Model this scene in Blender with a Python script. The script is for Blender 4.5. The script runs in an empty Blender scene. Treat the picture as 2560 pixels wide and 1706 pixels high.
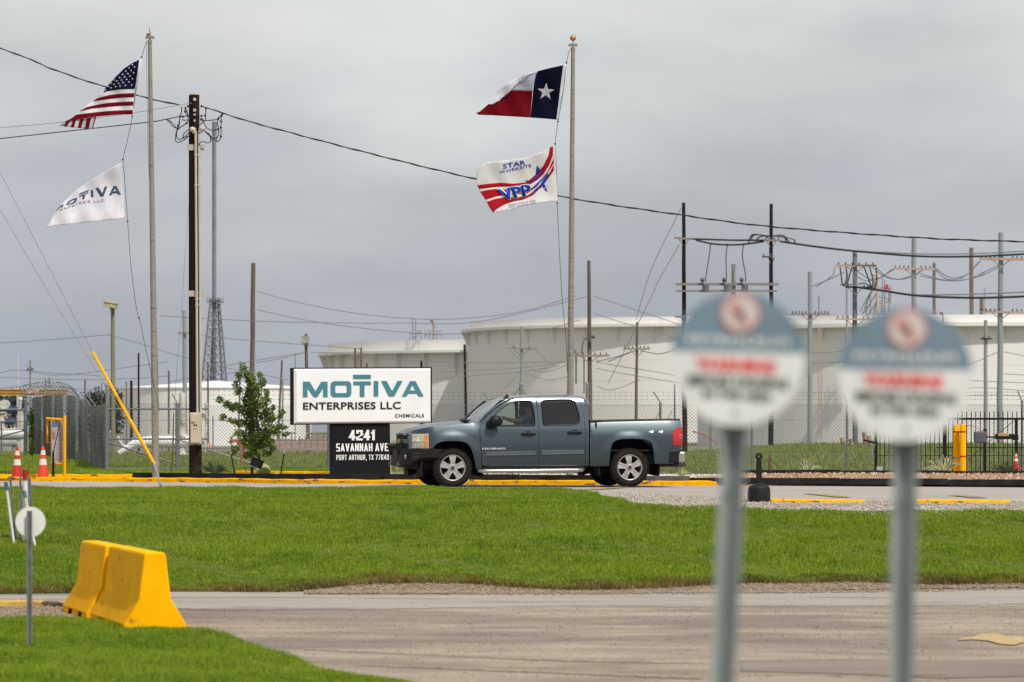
import bpy, bmesh, math, random
import numpy as np
from mathutils import Vector, Matrix, geometry
random.seed(7)
rng = np.random.default_rng(11)
sc = bpy.context.scene
R = math.radians
# ------------------------------------------------------------------ camera, world, sun, exposure
F, HY, CZ = 8680.0, 1075.0, 1.13          # focal length and horizon row in photograph pixels, eye height above the drive
cam = bpy.data.cameras.new('camera'); camo = bpy.data.objects.new('camera', cam); sc.collection.objects.link(camo)
camo.location = (0, 0, CZ); camo.rotation_euler = (R(90), 0, 0)
cam.sensor_width = 36; cam.lens = F / 2560 * 36; cam.shift_y = (HY - 853) / 2560
cam.clip_start = 0.5; cam.clip_end = 5000
cam.dof.use_dof = True; cam.dof.focus_distance = 71.0; cam.dof.aperture_fstop = 3.2
sc.camera = camo
SUN_EL, SUN_AZ = 55.0, (0.58, -0.815)      # direction towards the sun on the ground plane
az = math.atan2(SUN_AZ[0], SUN_AZ[1])     # from +Y clockwise
world = bpy.data.worlds.new('World'); sc.world = world; world.use_nodes = True
nt = world.node_tree; nt.nodes.clear(); N = nt.nodes.new; L = nt.links.new
out = N('ShaderNodeOutputWorld')
sky = N('ShaderNodeTexSky'); sky.sky_type = 'NISHITA'; sky.sun_disc = False
sky.sun_elevation = R(SUN_EL); sky.sun_rotation = az; sky.dust_density = 3.0
bg1 = N('ShaderNodeBackground'); bg1.inputs[1].default_value = 0.1; L(sky.outputs[0], bg1.inputs[0])
tc = N('ShaderNodeTexCoord'); sep = N('ShaderNodeSeparateXYZ'); L(tc.outputs['Generated'], sep.inputs[0])
mp = N('ShaderNodeMapping'); mp.inputs['Scale'].default_value = (7, 7, 19); L(tc.outputs['Generated'], mp.inputs[0])
n1 = N('ShaderNodeTexNoise'); n1.inputs['Scale'].default_value = 1.6; n1.inputs['Detail'].default_value = 5; n1.inputs['Roughness'].default_value = 0.45; L(mp.outputs[0], n1.inputs[0])
ma = N('ShaderNodeMath'); ma.operation = 'MULTIPLY_ADD'; L(n1.outputs[0], ma.inputs[0]); ma.inputs[1].default_value = 0.12; ma.inputs[2].default_value = -0.057
mb = N('ShaderNodeMath'); mb.operation = 'ADD'; L(sep.outputs[2], mb.inputs[0]); L(ma.outputs[0], mb.inputs[1])
cr = N('ShaderNodeValToRGB'); L(mb.outputs[0], cr.inputs[0])
cr.color_ramp.elements[0].position = 0.0; cr.color_ramp.elements[0].color = (0.425, 0.46, 0.53, 1)
cr.color_ramp.elements[1].position = 1.0; cr.color_ramp.elements[1].color = (0.42, 0.45, 0.52, 1)
for p, c in ((0.035, (0.455, 0.485, 0.545)), (0.07, (0.53, 0.555, 0.59)), (0.11, (0.675, 0.685, 0.685)), (0.17, (0.80, 0.80, 0.79)), (0.34, (0.62, 0.64, 0.68))):
    e = cr.color_ramp.elements.new(p); e.color = (*c, 1)
n2 = N('ShaderNodeTexNoise'); n2.inputs['Scale'].default_value = 1.1; n2.inputs['Detail'].default_value = 6; L(mp.outputs[0], n2.inputs[0])
mr = N('ShaderNodeMapRange'); L(n2.outputs[0], mr.inputs[0]); mr.inputs[1].default_value = 0.3; mr.inputs[2].default_value = 0.7; mr.inputs[3].default_value = 0.89; mr.inputs[4].default_value = 1.13
mx = N('ShaderNodeVectorMath'); mx.operation = 'SCALE'; L(cr.outputs[0], mx.inputs[0]); L(mr.outputs[0], mx.inputs['Scale'])
bg2 = N('ShaderNodeBackground'); L(mx.outputs[0], bg2.inputs[0]); bg2.inputs[1].default_value = 1.0
ms = N('ShaderNodeMixShader'); ms.inputs[0].default_value = 0.92; L(bg1.outputs[0], ms.inputs[1]); L(bg2.outputs[0], ms.inputs[2]); L(ms.outputs[0], out.inputs[0])
sl = bpy.data.lights.new('sun', 'SUN'); sl.energy = 3.9; sl.angle = R(1.0); sl.color = (1.0, 0.955, 0.88)
so = bpy.data.objects.new('sun', sl); sc.collection.objects.link(so)
ce = math.cos(R(SUN_EL)); sd = Vector((SUN_AZ[0] * ce, SUN_AZ[1] * ce, math.sin(R(SUN_EL)))).normalized()
so.rotation_euler = sd.to_track_quat('Z', 'Y').to_euler()
sc.view_settings.view_transform = 'Standard'; sc.view_settings.look = 'None'
sc.view_settings.exposure = 0.0; sc.view_settings.gamma = 1.0
sc.cycles.max_bounces = 8; sc.cycles.transparent_max_bounces = 24

# ------------------------------------------------------------------ geometry of the place
def P(px, py, Y): return Vector(((px - 1280) * Y / F, Y, CZ - (py - HY) * Y / F))
def sst(a, b, x):
    t = np.clip((x - a) / (b - a), 0, 1); return t * t * (3 - 2 * t)
def G(X, Y):                                # height of the ground
    X = np.asarray(X, float); Y = np.asarray(Y, float)
    tilt = -0.006 * np.clip(X + 1, 0, 12) * sst(60, 66, Y) * (1 - sst(90, 120, Y))
    Yt = 54.8; zt = -0.07
    a = -1.0 + (zt + 1.0) * np.clip((Y - 46) / (Yt - 46), 0, 1)
    a = a + (0 - zt) * np.clip((Y - Yt) / (67 - Yt), 0, 1) * (Y > Yt)
    r_ = sst(4, 9, X * 100 / np.maximum(Y, 60))
    b = np.interp(Y, [0, 76, 80, 84, 110, 150, 210, 320, 3000], [0, 0, 0.08, 0.10, 0.10, 0.08, -0.1, -0.3, -0.3]) + r_ * np.interp(Y, [0, 88, 110, 150, 210, 320, 3000], [0, 0, 0.22, 0.40, 0.1, 0, 0])
    return a + b + tilt
def g(X, Y): return float(G(X, Y))
def GH(px, row, y0=24.0):                   # where a line of sight meets the ground
    Y = y0
    while Y < 400:
        if CZ - (row - HY) * Y / F <= g((px - 1280) * Y / F, Y): break
        Y += 0.05
    return ((px - 1280) * Y / F, Y)

# ------------------------------------------------------------------ materials
MATS = {}
def mat(name, col, rough=0.6, metal=0.0, col2=None, scale=6.0, bump=0.0, bscale=None, stretch=(1, 1, 1), lo=0.35, hi=0.65, coat=0.0, spec=0.5, trans=0.0, col3=None, scale3=1.0, t3=(0.5, 0.62), detail=5):
    if name in MATS: return MATS[name]
    m = bpy.data.materials.new(name); m.use_nodes = True; MATS[name] = m
    t = m.node_tree; b = t.nodes['Principled BSDF']; n = t.nodes.new; l = t.links.new
    b.inputs['Roughness'].default_value = rough; b.inputs['Metallic'].default_value = metal
    b.inputs['Coat Weight'].default_value = coat; b.inputs['Specular IOR Level'].default_value = spec
    c = n('ShaderNodeTexCoord'); mp = n('ShaderNodeMapping'); mp.inputs['Scale'].default_value = stretch; l(c.outputs['Object'], mp.inputs[0])
    col2 = col2 or tuple(x * 0.86 for x in col)
    nz = n('ShaderNodeTexNoise'); nz.inputs['Scale'].default_value = scale; nz.inputs['Detail'].default_value = detail; l(mp.outputs[0], nz.inputs[0])
    r = n('ShaderNodeMapRange'); r.inputs[1].default_value = lo; r.inputs[2].default_value = hi; l(nz.outputs[0], r.inputs[0])
    mx = n('ShaderNodeMix'); mx.data_type = 'RGBA'; mx.inputs[6].default_value = (*col, 1); mx.inputs[7].default_value = (*col2, 1); l(r.outputs[0], mx.inputs[0])
    res = mx.outputs[2]
    if col3:
        z3 = n('ShaderNodeTexNoise'); z3.inputs['Scale'].default_value = scale3; z3.inputs['Detail'].default_value = 4; l(mp.outputs[0], z3.inputs[0])
        r3 = n('ShaderNodeMapRange'); r3.inputs[1].default_value = t3[0]; r3.inputs[2].default_value = t3[1]; l(z3.outputs[0], r3.inputs[0])
        m3 = n('ShaderNodeMix'); m3.data_type = 'RGBA'; l(r3.outputs[0], m3.inputs[0]); l(res, m3.inputs[6]); m3.inputs[7].default_value = (*col3, 1); res = m3.outputs[2]
    l(res, b.inputs['Base Color'])
    if bump:
        z = n('ShaderNodeTexNoise'); z.inputs['Scale'].default_value = bscale or scale * 4; z.inputs['Detail'].default_value = 3; l(mp.outputs[0], z.inputs[0])
        bn = n('ShaderNodeBump'); bn.inputs['Strength'].default_value = bump; bn.inputs['Distance'].default_value = 0.02; l(z.outputs[0], bn.inputs['Height']); l(bn.outputs[0], b.inputs['Normal'])
    if trans:
        o = t.nodes['Material Output']; tr = n('ShaderNodeBsdfTranslucent'); l(res, tr.inputs[0]); q = n('ShaderNodeMixShader'); q.inputs[0].default_value = trans
        l(b.outputs[0], q.inputs[1]); l(tr.outputs[0], q.inputs[2]); l(q.outputs[0], o.inputs[0])
    return m
def glass(name, tint, refl=0.08, rough=0.02):
    m = bpy.data.materials.new(name); m.use_nodes = True; t = m.node_tree; t.nodes.clear(); n = t.nodes.new; l = t.links.new
    o = n('ShaderNodeOutputMaterial'); tr = n('ShaderNodeBsdfTransparent'); tr.inputs[0].default_value = (*tint, 1)
    gl = n('ShaderNodeBsdfGlossy'); gl.inputs['Roughness'].default_value = rough
    lw = n('ShaderNodeFresnel'); lw.inputs[0].default_value = 1.5
    ad = n('ShaderNodeMath'); ad.operation = 'ADD'; ad.inputs[1].default_value = refl; l(lw.outputs[0], ad.inputs[0])
    mx = n('ShaderNodeMixShader'); l(ad.outputs[0], mx.inputs[0]); l(tr.outputs[0], mx.inputs[1]); l(gl.outputs[0], mx.inputs[2]); l(mx.outputs[0], o.inputs[0])
    MATS[name] = m; return m
M_yel = mat('yellow_paint', (0.93, 0.42, 0.0), 0.8, col2=(0.86, 0.37, 0.0), scale=3, bump=0.1, bscale=60, spec=0.08)
M_curb = mat('curb_paint', (0.88, 0.43, 0.0), 0.8, spec=0.1, col2=(0.72, 0.32, 0.0), scale=5, bump=0.3, bscale=25, col3=(0.14, 0.10, 0.06), scale3=4.5, t3=(0.58, 0.65), stretch=(1, 1, 3))
M_blk = mat('black_edging', (0.007, 0.007, 0.008), 0.7, col2=(0.02, 0.02, 0.022), scale=4, bump=0.2, spec=0.2)
M_blkmetal = mat('black_metal', (0.008, 0.008, 0.010), 0.5, scale=8, spec=0.25)
M_wht = mat('white_paint', (0.82, 0.82, 0.80), 0.4, col2=(0.74, 0.74, 0.72), scale=3)
M_galv = mat('galvanised_steel', (0.27, 0.285, 0.30), 0.5, 0.3, col2=(0.19, 0.20, 0.215), scale=9)
M_wire = mat('fence_wire', (0.13, 0.135, 0.13), 0.6, 0.2, scale=2)
M_wire2 = mat('fence_wire_grey', (0.20, 0.21, 0.20), 0.6, 0.3, col2=(0.12, 0.125, 0.115), scale=1.2)
M_steelpole = mat('steel_pole', (0.30, 0.325, 0.33), 0.55, 0.2, col2=(0.26, 0.29, 0.30), scale=1.2, stretch=(1, 1, 0.15))
M_paint_pole = mat('cream_pole', (0.30, 0.27, 0.23), 0.5, 0.15, col2=(0.23, 0.21, 0.17), scale=3, stretch=(1, 1, 6), col3=(0.10, 0.09, 0.08), scale3=1.6, t3=(0.60, 0.74))
M_wood = mat('weathered_wood', (0.17, 0.125, 0.09), 0.85, col2=(0.09, 0.07, 0.055), scale=3, bump=0.4, stretch=(3, 3, 0.3))
M_wooddark = mat('creosote_wood', (0.022, 0.018, 0.015), 0.9, spec=0.15, col2=(0.012, 0.010, 0.009), scale=3, bump=0.4, stretch=(4, 4, 0.4))
M_woodbrown = mat('brown_wood', (0.030, 0.011, 0.008), 0.8, spec=0.2, col2=(0.015, 0.007, 0.005), scale=3, bump=0.4, stretch=(4, 4, 0.4))
M_woodgreen = mat('green_wood', (0.25, 0.24, 0.13), 0.85, col2=(0.17, 0.16, 0.09), scale=3, bump=0.4, stretch=(3, 3, 0.3))
M_arm = mat('tan_crossarm', (0.55, 0.38, 0.26), 0.8, col2=(0.42, 0.28, 0.19), scale=3)
M_grayarm = mat('grey_crossarm', (0.28, 0.24, 0.19), 0.8, col2=(0.2, 0.17, 0.14), scale=3)
M_ins = mat('insulator', (0.13, 0.13, 0.135), 0.5)
M_cable = mat('black_cable', (0.015, 0.015, 0.016), 0.5)
M_thin = mat('grey_wire', (0.20, 0.20, 0.21), 0.6)
M_beige = mat('beige_box_paint', (0.56, 0.48, 0.36), 0.5, col2=(0.50, 0.42, 0.31), scale=3)
M_pvc = mat('grey_conduit', (0.50, 0.46, 0.38), 0.5, scale=2)

# ------------------------------------------------------------------ mesh builder
COL = sc.collection
class MB:
    def __init__(s): s.v = []; s.f = []; s.m = []
    def add(s, vs, fs, mi=0):
        o = len(s.v); s.v += [tuple(v) for v in vs]; s.f += [tuple(i + o for i in f) for f in fs]; s.m += [mi] * len(fs); return s
    def box(s, c, d, rot=None, mi=0):
        c = Vector(c); vs = []
        for x in (-.5, .5):
            for y in (-.5, .5):
                for z in (-.5, .5):
                    p = Vector((x * d[0], y * d[1], z * d[2]))
                    if rot is not None: p = rot @ p
                    vs.append(c + p)
        return s.add(vs, [(0, 1, 3, 2), (4, 6, 7, 5), (0, 4, 5, 1), (2, 3, 7, 6), (0, 2, 6, 4), (1, 5, 7, 3)], mi)
    def cyl(s, a, b, r0, r1=None, n=12, mi=0, caps=True):
        return s.tube([a, b], [r0, r0 if r1 is None else r1], n, mi, caps)
    def tube(s, pts, r, n=8, mi=0, caps=True):
        pts = [Vector(p) for p in pts]; k = len(pts); rs = r if isinstance(r, (list, tuple)) else [r] * k
        vs = []; prev = None
        for i, p in enumerate(pts):
            d = (pts[min(i + 1, k - 1)] - pts[max(i - 1, 0)])
            d = d.normalized() if d.length > 1e-9 else Vector((0, 0, 1))
            if prev is None: u = d.orthogonal().normalized()
            else:
                u = prev - d * prev.dot(d); u = u.normalized() if u.length > 1e-6 else d.orthogonal().normalized()
            prev = u; w = d.cross(u)
            for j in range(n):
                a = 2 * math.pi * j / n; vs.append(p + (u * math.cos(a) + w * math.sin(a)) * rs[i])
        fs = [(i * n + j, i * n + (j + 1) % n, (i + 1) * n + (j + 1) % n, (i + 1) * n + j) for i in range(k - 1) for j in range(n)]
        if caps: fs += [tuple(range(n))[::-1], tuple((k - 1) * n + j for j in range(n))]
        return s.add(vs, fs, mi)
    def lathe(s, c, prof, n=24, mi=0, axis='z', a0=0, a1=360):
        c = Vector(c); full = abs(a1 - a0) >= 360; m = n if full else n + 1; vs = []
        for (r, h) in prof:
            for j in range(m):
                a = R(a0 + (a1 - a0) * j / n)
                x, y = r * math.cos(a), r * math.sin(a)
                vs.append(c + (Vector((x, y, h)) if axis == 'z' else Vector((x, h, y)) if axis == 'y' else Vector((h, x, y))))
        fs = []
        for i in range(len(prof) - 1):
            for j in range(n):
                k = (j + 1) % m; fs.append((i * m + j, i * m + k, (i + 1) * m + k, (i + 1) * m + j))
        return s.add(vs, fs, mi)
    def sphere(s, c, r, n=12, mi=0):
        rx, ry, rz = r if isinstance(r, (tuple, list)) else (r, r, r); k = n // 2
        vs = [(c[0] + rx * math.sin(math.pi * i / k) * math.cos(2 * math.pi * j / n), c[1] + ry * math.sin(math.pi * i / k) * math.sin(2 * math.pi * j / n), c[2] + rz * math.cos(math.pi * i / k)) for i in range(k + 1) for j in range(n)]
        return s.add(vs, [(i * n + j, (i + 1) * n + j, (i + 1) * n + (j + 1) % n, i * n + (j + 1) % n) for i in range(k) for j in range(n)], mi)
    def prism(s, poly, f3, t, mi=0, holes=()):      # poly in 2d, f3 maps (a, b, depth) to 3d, from depth 0 to t
        loops = [list(poly)] + [list(h) for h in holes]
        tris = geometry.tessellate_polygon([[Vector((a, b, 0)) for a, b in lp] for lp in loops])
        flat = [q for lp in loops for q in lp]; n = len(flat)
        vs = [f3(a, b, 0) for a, b in flat] + [f3(a, b, t) for a, b in flat]
        fs = [tuple(q) for q in tris] + [tuple(i + n for i in q[::-1]) for q in tris]; o = 0
        for lp in loops:
            k = len(lp); fs += [(o + i, o + (i + 1) % k, n + o + (i + 1) % k, n + o + i) for i in range(k)]; o += k
        return s.add(vs, fs, mi)
    def build(s, name, mats, parent=None, smooth=None, bevel=0, solid=0, fixn=True, **tags):
        me = bpy.data.meshes.new(name); me.from_pydata(s.v, [], s.f); me.update()
        for m in (mats if isinstance(mats, (list, tuple)) else [mats]): me.materials.append(m)
        if any(s.m): me.polygons.foreach_set('material_index', s.m)
        if fixn:
            bm = bmesh.new(); bm.from_mesh(me); bmesh.ops.recalc_face_normals(bm, faces=bm.faces); bm.to_mesh(me); bm.free()
        if smooth: me.shade_smooth(); me.set_sharp_from_angle(angle=R(smooth))
        return link(name, me, parent, bevel, solid, **tags)
def link(name, me, parent=None, bevel=0, solid=0, **tags):
    o = bpy.data.objects.new(name, me); COL.objects.link(o)
    if parent is not None: o.parent = parent
    if bevel:
        b = o.modifiers.new('bevel', 'BEVEL'); b.width = bevel; b.segments = 2; b.limit_method = 'ANGLE'; b.angle_limit = R(40)
    if solid:
        b = o.modifiers.new('solid', 'SOLIDIFY'); b.thickness = solid
    return tag(o, **tags)
def tag(o, label=None, category=None, group=None, kind=None):
    if label: o['label'] = label
    if category: o['category'] = category
    if group: o['group'] = group
    if kind: o['kind'] = kind
    return o
def empty(name, loc, rz=0, **tags):
    o = bpy.data.objects.new(name, None); o.location = loc; o.rotation_euler = (0, 0, rz); o.empty_display_size = 0.2; COL.objects.link(o); return tag(o, **tags)
def copy_tree(o, parent=None):
    c = o.copy(); COL.objects.link(c)
    if parent is not None: c.parent = parent
    for ch in list(o.children): copy_tree(ch, c)
    return c
def refine(loops, Lmax):
    tris = geometry.tessellate_polygon([[Vector((a, b, 0)) for a, b in lp] for lp in loops])
    flat = [q for lp in loops for q in lp]
    bm = bmesh.new(); vs = [bm.verts.new((a, b, 0)) for a, b in flat]
    for t in tris:
        try: bm.faces.new([vs[i] for i in t])
        except ValueError: pass
    bmesh.ops.beautify_fill(bm, faces=bm.faces[:], edges=bm.edges[:])
    for _ in range(9):
        ed = [e for e in bm.edges if e.calc_length() > Lmax]
        if not ed: break
        bmesh.ops.subdivide_edges(bm, edges=ed, cuts=1); bmesh.ops.triangulate(bm, faces=bm.faces[:])
    bm.verts.index_update()
    v = [(q.co.x, q.co.y) for q in bm.verts]; f = [tuple(q.index for q in fc.verts) for fc in bm.faces]; bm.free(); return v, f
def sheet(name, poly, L, dz, m, skirt=0.0, **tags):
    v, f = refine([poly], L); a = np.array(v); z = G(a[:, 0], a[:, 1]) + dz
    mb = MB(); mb.add([(x, y, zz) for (x, y), zz in zip(v, z)], f)
    if skirt:
        q = []
        for i in range(len(poly)):
            p0, p1 = Vector(poly[i]), Vector(poly[(i + 1) % len(poly)]); k = max(1, int((p1 - p0).length / 0.3)); q += [p0.lerp(p1, j / k) for j in range(k)]
        n = len(q); mb.add([(p.x, p.y, g(p.x, p.y) + dz + .003) for p in q] + [(p.x, p.y, g(p.x, p.y) + dz - skirt) for p in q], [(i, (i + 1) % n, n + (i + 1) % n, n + i) for i in range(n)])
    o = mb.build(name, m, smooth=30, fixn=False, **tags)
    if o.data.polygons[0].normal.z < 0: o.data.flip_normals()
    return o
def crom(pts, k=8):
    pts = [Vector(p) for p in pts]; q = [pts[0] * 2 - pts[1]] + pts + [pts[-1] * 2 - pts[-2]]; res = []
    for i in range(1, len(q) - 2):
        for j in range(k):
            t = j / k; a, b, c, d = q[i - 1:i + 3]
            res.append(0.5 * ((2 * b) + (c - a) * t + (2 * a - 5 * b + 4 * c - d) * t * t + (3 * b - a - 3 * c + d) * t ** 3))
    return res + [pts[-1]]
TXT = {}
def text2d(s, bold=0.0, spacing=1.0):
    key = (s, bold, spacing)
    if key in TXT: return TXT[key]
    cu = bpy.data.curves.new('txt', 'FONT'); cu.body = s; cu.offset = bold; cu.space_character = spacing; cu.resolution_u = 3
    o = bpy.data.objects.new('txt', cu); COL.objects.link(o); bpy.context.view_layer.update()
    me = bpy.data.meshes.new_from_object(o.evaluated_get(bpy.context.evaluated_depsgraph_get()))
    v = np.array([(q.co.x, q.co.y) for q in me.vertices]); f = [tuple(p.vertices) for p in me.polygons]
    bpy.data.objects.remove(o); bpy.data.curves.remove(cu); bpy.data.meshes.remove(me)
    mn = v.min(0); mx_ = v.max(0); v = (v - mn) / (mx_ - mn); TXT[key] = (v, f); return TXT[key]
GL = {'E': [[(1, 1), (0, 1), (0, 0), (1, 0)], [(0, .5), (.92, .5)]], 'N': [[(0, 0), (0, 1)], [(0, 1), (1, 0)], [(1, 0), (1, 1)]], 'T': [[(0, 1), (1, 1)], [(.5, 1), (.5, 0)]],
      'R': [[(0, 0), (0, 1), (1, 1), (1, .46), (0, .46)], [(.6, .46), (1, 0)]], 'P': [[(0, 0), (0, 1), (1, 1), (1, .44), (0, .44)]], 'I': [[(.5, 0), (.5, 1)]], 'S': [[(1, 1), (0, 1), (0, .5), (1, .5), (1, 0), (0, 0)]],
      'L': [[(0, 1), (0, 0), (1, 0)]], 'C': [[(1, .72), (1, 1), (0, 1), (0, 0), (1, 0), (1, .28)]], 'H': [[(0, 0), (0, 1)], [(1, 0), (1, 1)], [(0, .5), (1, .5)]], 'M': [[(0, 0), (0, 1)], [(0, 1), (.5, .3), (1, 1)], [(1, 1), (1, 0)]],
      'A': [[(0, 0), (.5, 1), (1, 0)], [(.22, .26), (.78, .26)]], 'V': [[(0, 1), (.5, 0), (1, 1)]], 'O': [[(0, 0), (0, 1), (1, 1), (1, 0), (0, 0)]], 'D': [[(0, 0), (0, 1), (.8, 1), (1, .8), (1, .2), (.8, 0), (0, 0)]], 'U': [[(0, 1), (0, 0), (1, 0), (1, 1)]],
      'X': [[(0, 0), (1, 1)], [(0, 1), (1, 0)]], '4': [[(.72, 0), (.72, 1)], [(.72, 1), (0, .28), (1, .28)]], '2': [[(0, .8), (0, 1), (1, 1), (1, .55), (0, .2), (0, 0), (1, 0)]], '1': [[(.1, .8), (.65, 1), (.65, 0)]],
      '7': [[(0, 1), (1, 1), (.4, 0)]], '6': [[(1, .85), (1, 1), (0, 1), (0, 0), (1, 0), (1, .52), (0, .52)]], '0': [[(0, 0), (0, 1), (1, 1), (1, 0), (0, 0)]], ',': [[(.5, 0), (.2, -.2)]], 'K': [[(0, 0), (0, 1)], [(1, 1), (.1, .45), (1, 0)]], 'W': [[(0, 1), (.25, 0), (.5, .8), (.75, 0), (1, 1)]]}
def stroke_text(mb, s, c4, f3, mi, tv, th, gap, ext=0.0):
    c4 = [Vector(c) for c in c4]; W = (c4[1] - c4[0]).length; H = (c4[3] - c4[0]).length; rel = {'I': 0.0, ' ': .45, ',': .12, 'M': 1.25, '1': .5, 'W': 1.3, 'A': 1.12, 'V': 1.12}
    tot = sum(rel.get(c, 1.0) for c in s); fixed = sum(0 if c == ' ' else tv for c in s) + gap * (len(s) - 1); u = (W - fixed) / tot; x = 0.0; k = 0
    def mp(a, b, e): A = c4[0].lerp(c4[1], a / W); B = c4[3].lerp(c4[2], a / W); q = B.lerp(A, b / H); return f3(q.x, q.y) + Vector((0, -e, 0))
    for ch in s:
        w = u * rel.get(ch, 1.0)
        for pl in GL.get(ch, []):
            pts = [(x + tv / 2 + px * w, th / 2 + py * (H - th)) for px, py in pl]
            for i in range(len(pts) - 1):
                (ax_, ay), (bx_, by) = pts[i], pts[i + 1]; dx, dy = bx_ - ax_, by - ay; L = math.hypot(dx, dy)
                if L < 1e-6: continue
                k += 1; e = ext + (k % 7) * 0.0004
                if abs(dy) > abs(dx) * .5:      # steep stroke: constant horizontal width, cut level
                    ey = th / 2 * (1 if dy > 0 else -1); sx = dx / dy
                    y0, y1 = ay - ey, by + ey; lo, hi = (0 if ch != ',' else -9), H; y0, y1 = min(max(y0, lo), hi), min(max(y1, lo), hi); x0, x1 = ax_ + (y0 - ay) * sx, ax_ + (y1 - ay) * sx
                    q = [(x0 - tv / 2, y0), (x0 + tv / 2, y0), (x1 + tv / 2, y1), (x1 - tv / 2, y1)]
                else:
                    ex = tv / 2 * (1 if dx > 0 else -1) if abs(dy) < 1e-6 else 0; q = [(ax_ - ex, ay - th / 2), (bx_ + ex, by - th / 2), (bx_ + ex, by + th / 2), (ax_ - ex, ay + th / 2)]
                mb.add([mp(a, b, e) for a, b in q], [(0, 1, 2, 3)], mi)
        x += w + (0 if ch == ' ' else tv) + gap
def text_quad(mb, s, c4, f3, mi=0, bold=0.0, spacing=1.0):   # c4: TL, TR, BR, BL in 2d; f3 maps 2d to 3d
    v, f = text2d(s, bold, spacing); vs = []
    for u, w in v:
        a = [c4[0][i] * (1 - u) + c4[1][i] * u for i in (0, 1)]; b = [c4[3][i] * (1 - u) + c4[2][i] * u for i in (0, 1)]
        vs.append(f3(a[0] * w + b[0] * (1 - w), a[1] * w + b[1] * (1 - w)))
    mb.add(vs, f, mi)
class PL:                                   # an upright plane turned by ang about z, authored through photograph pixels
    def __init__(s, px0, Y0, ang):
        s.a = R(ang); s.c = math.cos(s.a); s.s = math.sin(s.a); s.Y0 = Y0; s.X0 = (px0 - 1280) * Y0 / F
    def l(s, px, py, d=0.0):
        k = (px - 1280) / F; t = (k * (s.Y0 + d * s.c) - (s.X0 - d * s.s)) / (s.c - k * s.s)
        Y = s.Y0 + t * s.s + d * s.c; return Vector((t, d, CZ - (py - HY) * Y / F))
    def root(s, name, **tags): return empty(name, (s.X0, s.Y0, 0), s.a, **tags)
def inpoly(x, y, poly):
    c = np.zeros(len(x), bool); n = len(poly)
    for i in range(n):
        x1, y1 = poly[i]; x2, y2 = poly[(i + 1) % n]
        if y1 == y2: continue
        k = ((y1 > y) != (y2 > y)) & (x < (x2 - x1) * (y - y1) / (y2 - y1) + x1); c ^= k
    return c
def npmesh(name, V, Fc, m, **tags):
    me = bpy.data.meshes.new(name); me.vertices.add(len(V)); me.vertices.foreach_set('co', V.astype(np.float32).ravel())
    k = Fc.shape[1]; me.loops.add(Fc.size); me.loops.foreach_set('vertex_index', Fc.astype(np.int32).ravel())
    me.polygons.add(len(Fc)); me.polygons.foreach_set('loop_start', np.arange(0, Fc.size, k, dtype=np.int32)); me.update(calc_edges=True); me.validate()
    me.materials.append(m); return link(name, me, **tags)
def blades(name, poly, n, h0, h1, w, m, dz=0.0, lean=0.45, dens=None, zoff=None, **tags):
    a = np.array(poly); mn, mxx = a.min(0), a.max(0)
    x = rng.uniform(mn[0], mxx[0], n * 3); y = rng.uniform(mn[1], mxx[1], n * 3); k = inpoly(x, y, poly); x, y = x[k][:n], y[k][:n]
    if dens is not None: k = rng.uniform(0, 1, len(x)) < dens(x, y); x, y = x[k], y[k]
    n = len(x); z = (G(x, y) if zoff is None else zoff(x, y)) + dz; h = rng.uniform(h0, h1, n); a = rng.uniform(0, 2 * math.pi, n); b = rng.uniform(0, 2 * math.pi, n)
    h = h * (0.8 + 0.25 * np.sin(x * 1.7 + np.sin(y * 1.3) * 2) + 0.2 * np.sin(x * 5.1 + y * 3.3))
    w = w * rng.uniform(0.7, 1.3, n); dx, dy = np.cos(a) * w, np.sin(a) * w; lx, ly = np.cos(b) * h * lean * rng.uniform(0, 1, n), np.sin(b) * h * lean * rng.uniform(0, 1, n)
    V = np.empty((n, 5, 3)); V[:, 0] = np.c_[x - dx, y - dy, z]; V[:, 1] = np.c_[x + dx, y + dy, z]
    V[:, 2] = np.c_[x + dx * .8 + lx * .35, y + dy * .8 + ly * .35, z + h * .55]; V[:, 3] = np.c_[x - dx * .8 + lx * .35, y - dy * .8 + ly * .35, z + h * .55]
    V[:, 4] = np.c_[x + lx, y + ly, z + h * .95]
    o = (np.arange(n) * 5)[:, None]
    T = np.concatenate([o + [0, 1, 2], o + [0, 2, 3], o + [3, 2, 4]])
    return npmesh(name, V.reshape(-1, 3), T, m, **tags)
# ------------------------------------------------------------------ ground, roads, lawns, kerbs
M_gr = mat('dry_ground', (0.20, 0.17, 0.12), 0.95, col2=(0.12, 0.13, 0.06), scale=0.4, bump=0.5, bscale=6)
M_soil = mat('thatch_soil', (0.075, 0.115, 0.018), 0.95, spec=0.1, col2=(0.12, 0.13, 0.035), scale=2.5, bump=0.5, bscale=20)
M_conc = mat('drive_concrete', (0.40, 0.352, 0.307), 0.9, spec=0.2, col2=(0.335, 0.295, 0.257), scale=0.9, bump=0.15, bscale=30, stretch=(0.45, 1.6, 1), col3=(0.23, 0.20, 0.17), scale3=1.3, t3=(0.56, 0.72))
M_road = mat('worn_road', (0.355, 0.30, 0.225), 0.95, spec=0.15, col2=(0.225, 0.185, 0.148), scale=2.2, bump=0.6, bscale=22, stretch=(0.35, 0.7, 1), lo=0.33, hi=0.70, col3=(0.185, 0.15, 0.125), scale3=0.55, t3=(0.47, 0.70), detail=14)
M_road2 = mat('smooth_pavement', (0.36, 0.315, 0.272), 0.9, spec=0.2, col2=(0.305, 0.265, 0.228), scale=0.8, bump=0.1, bscale=30, stretch=(0.3, 1.2, 1), col3=(0.20, 0.175, 0.15), scale3=1.6, t3=(0.57, 0.7))
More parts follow.
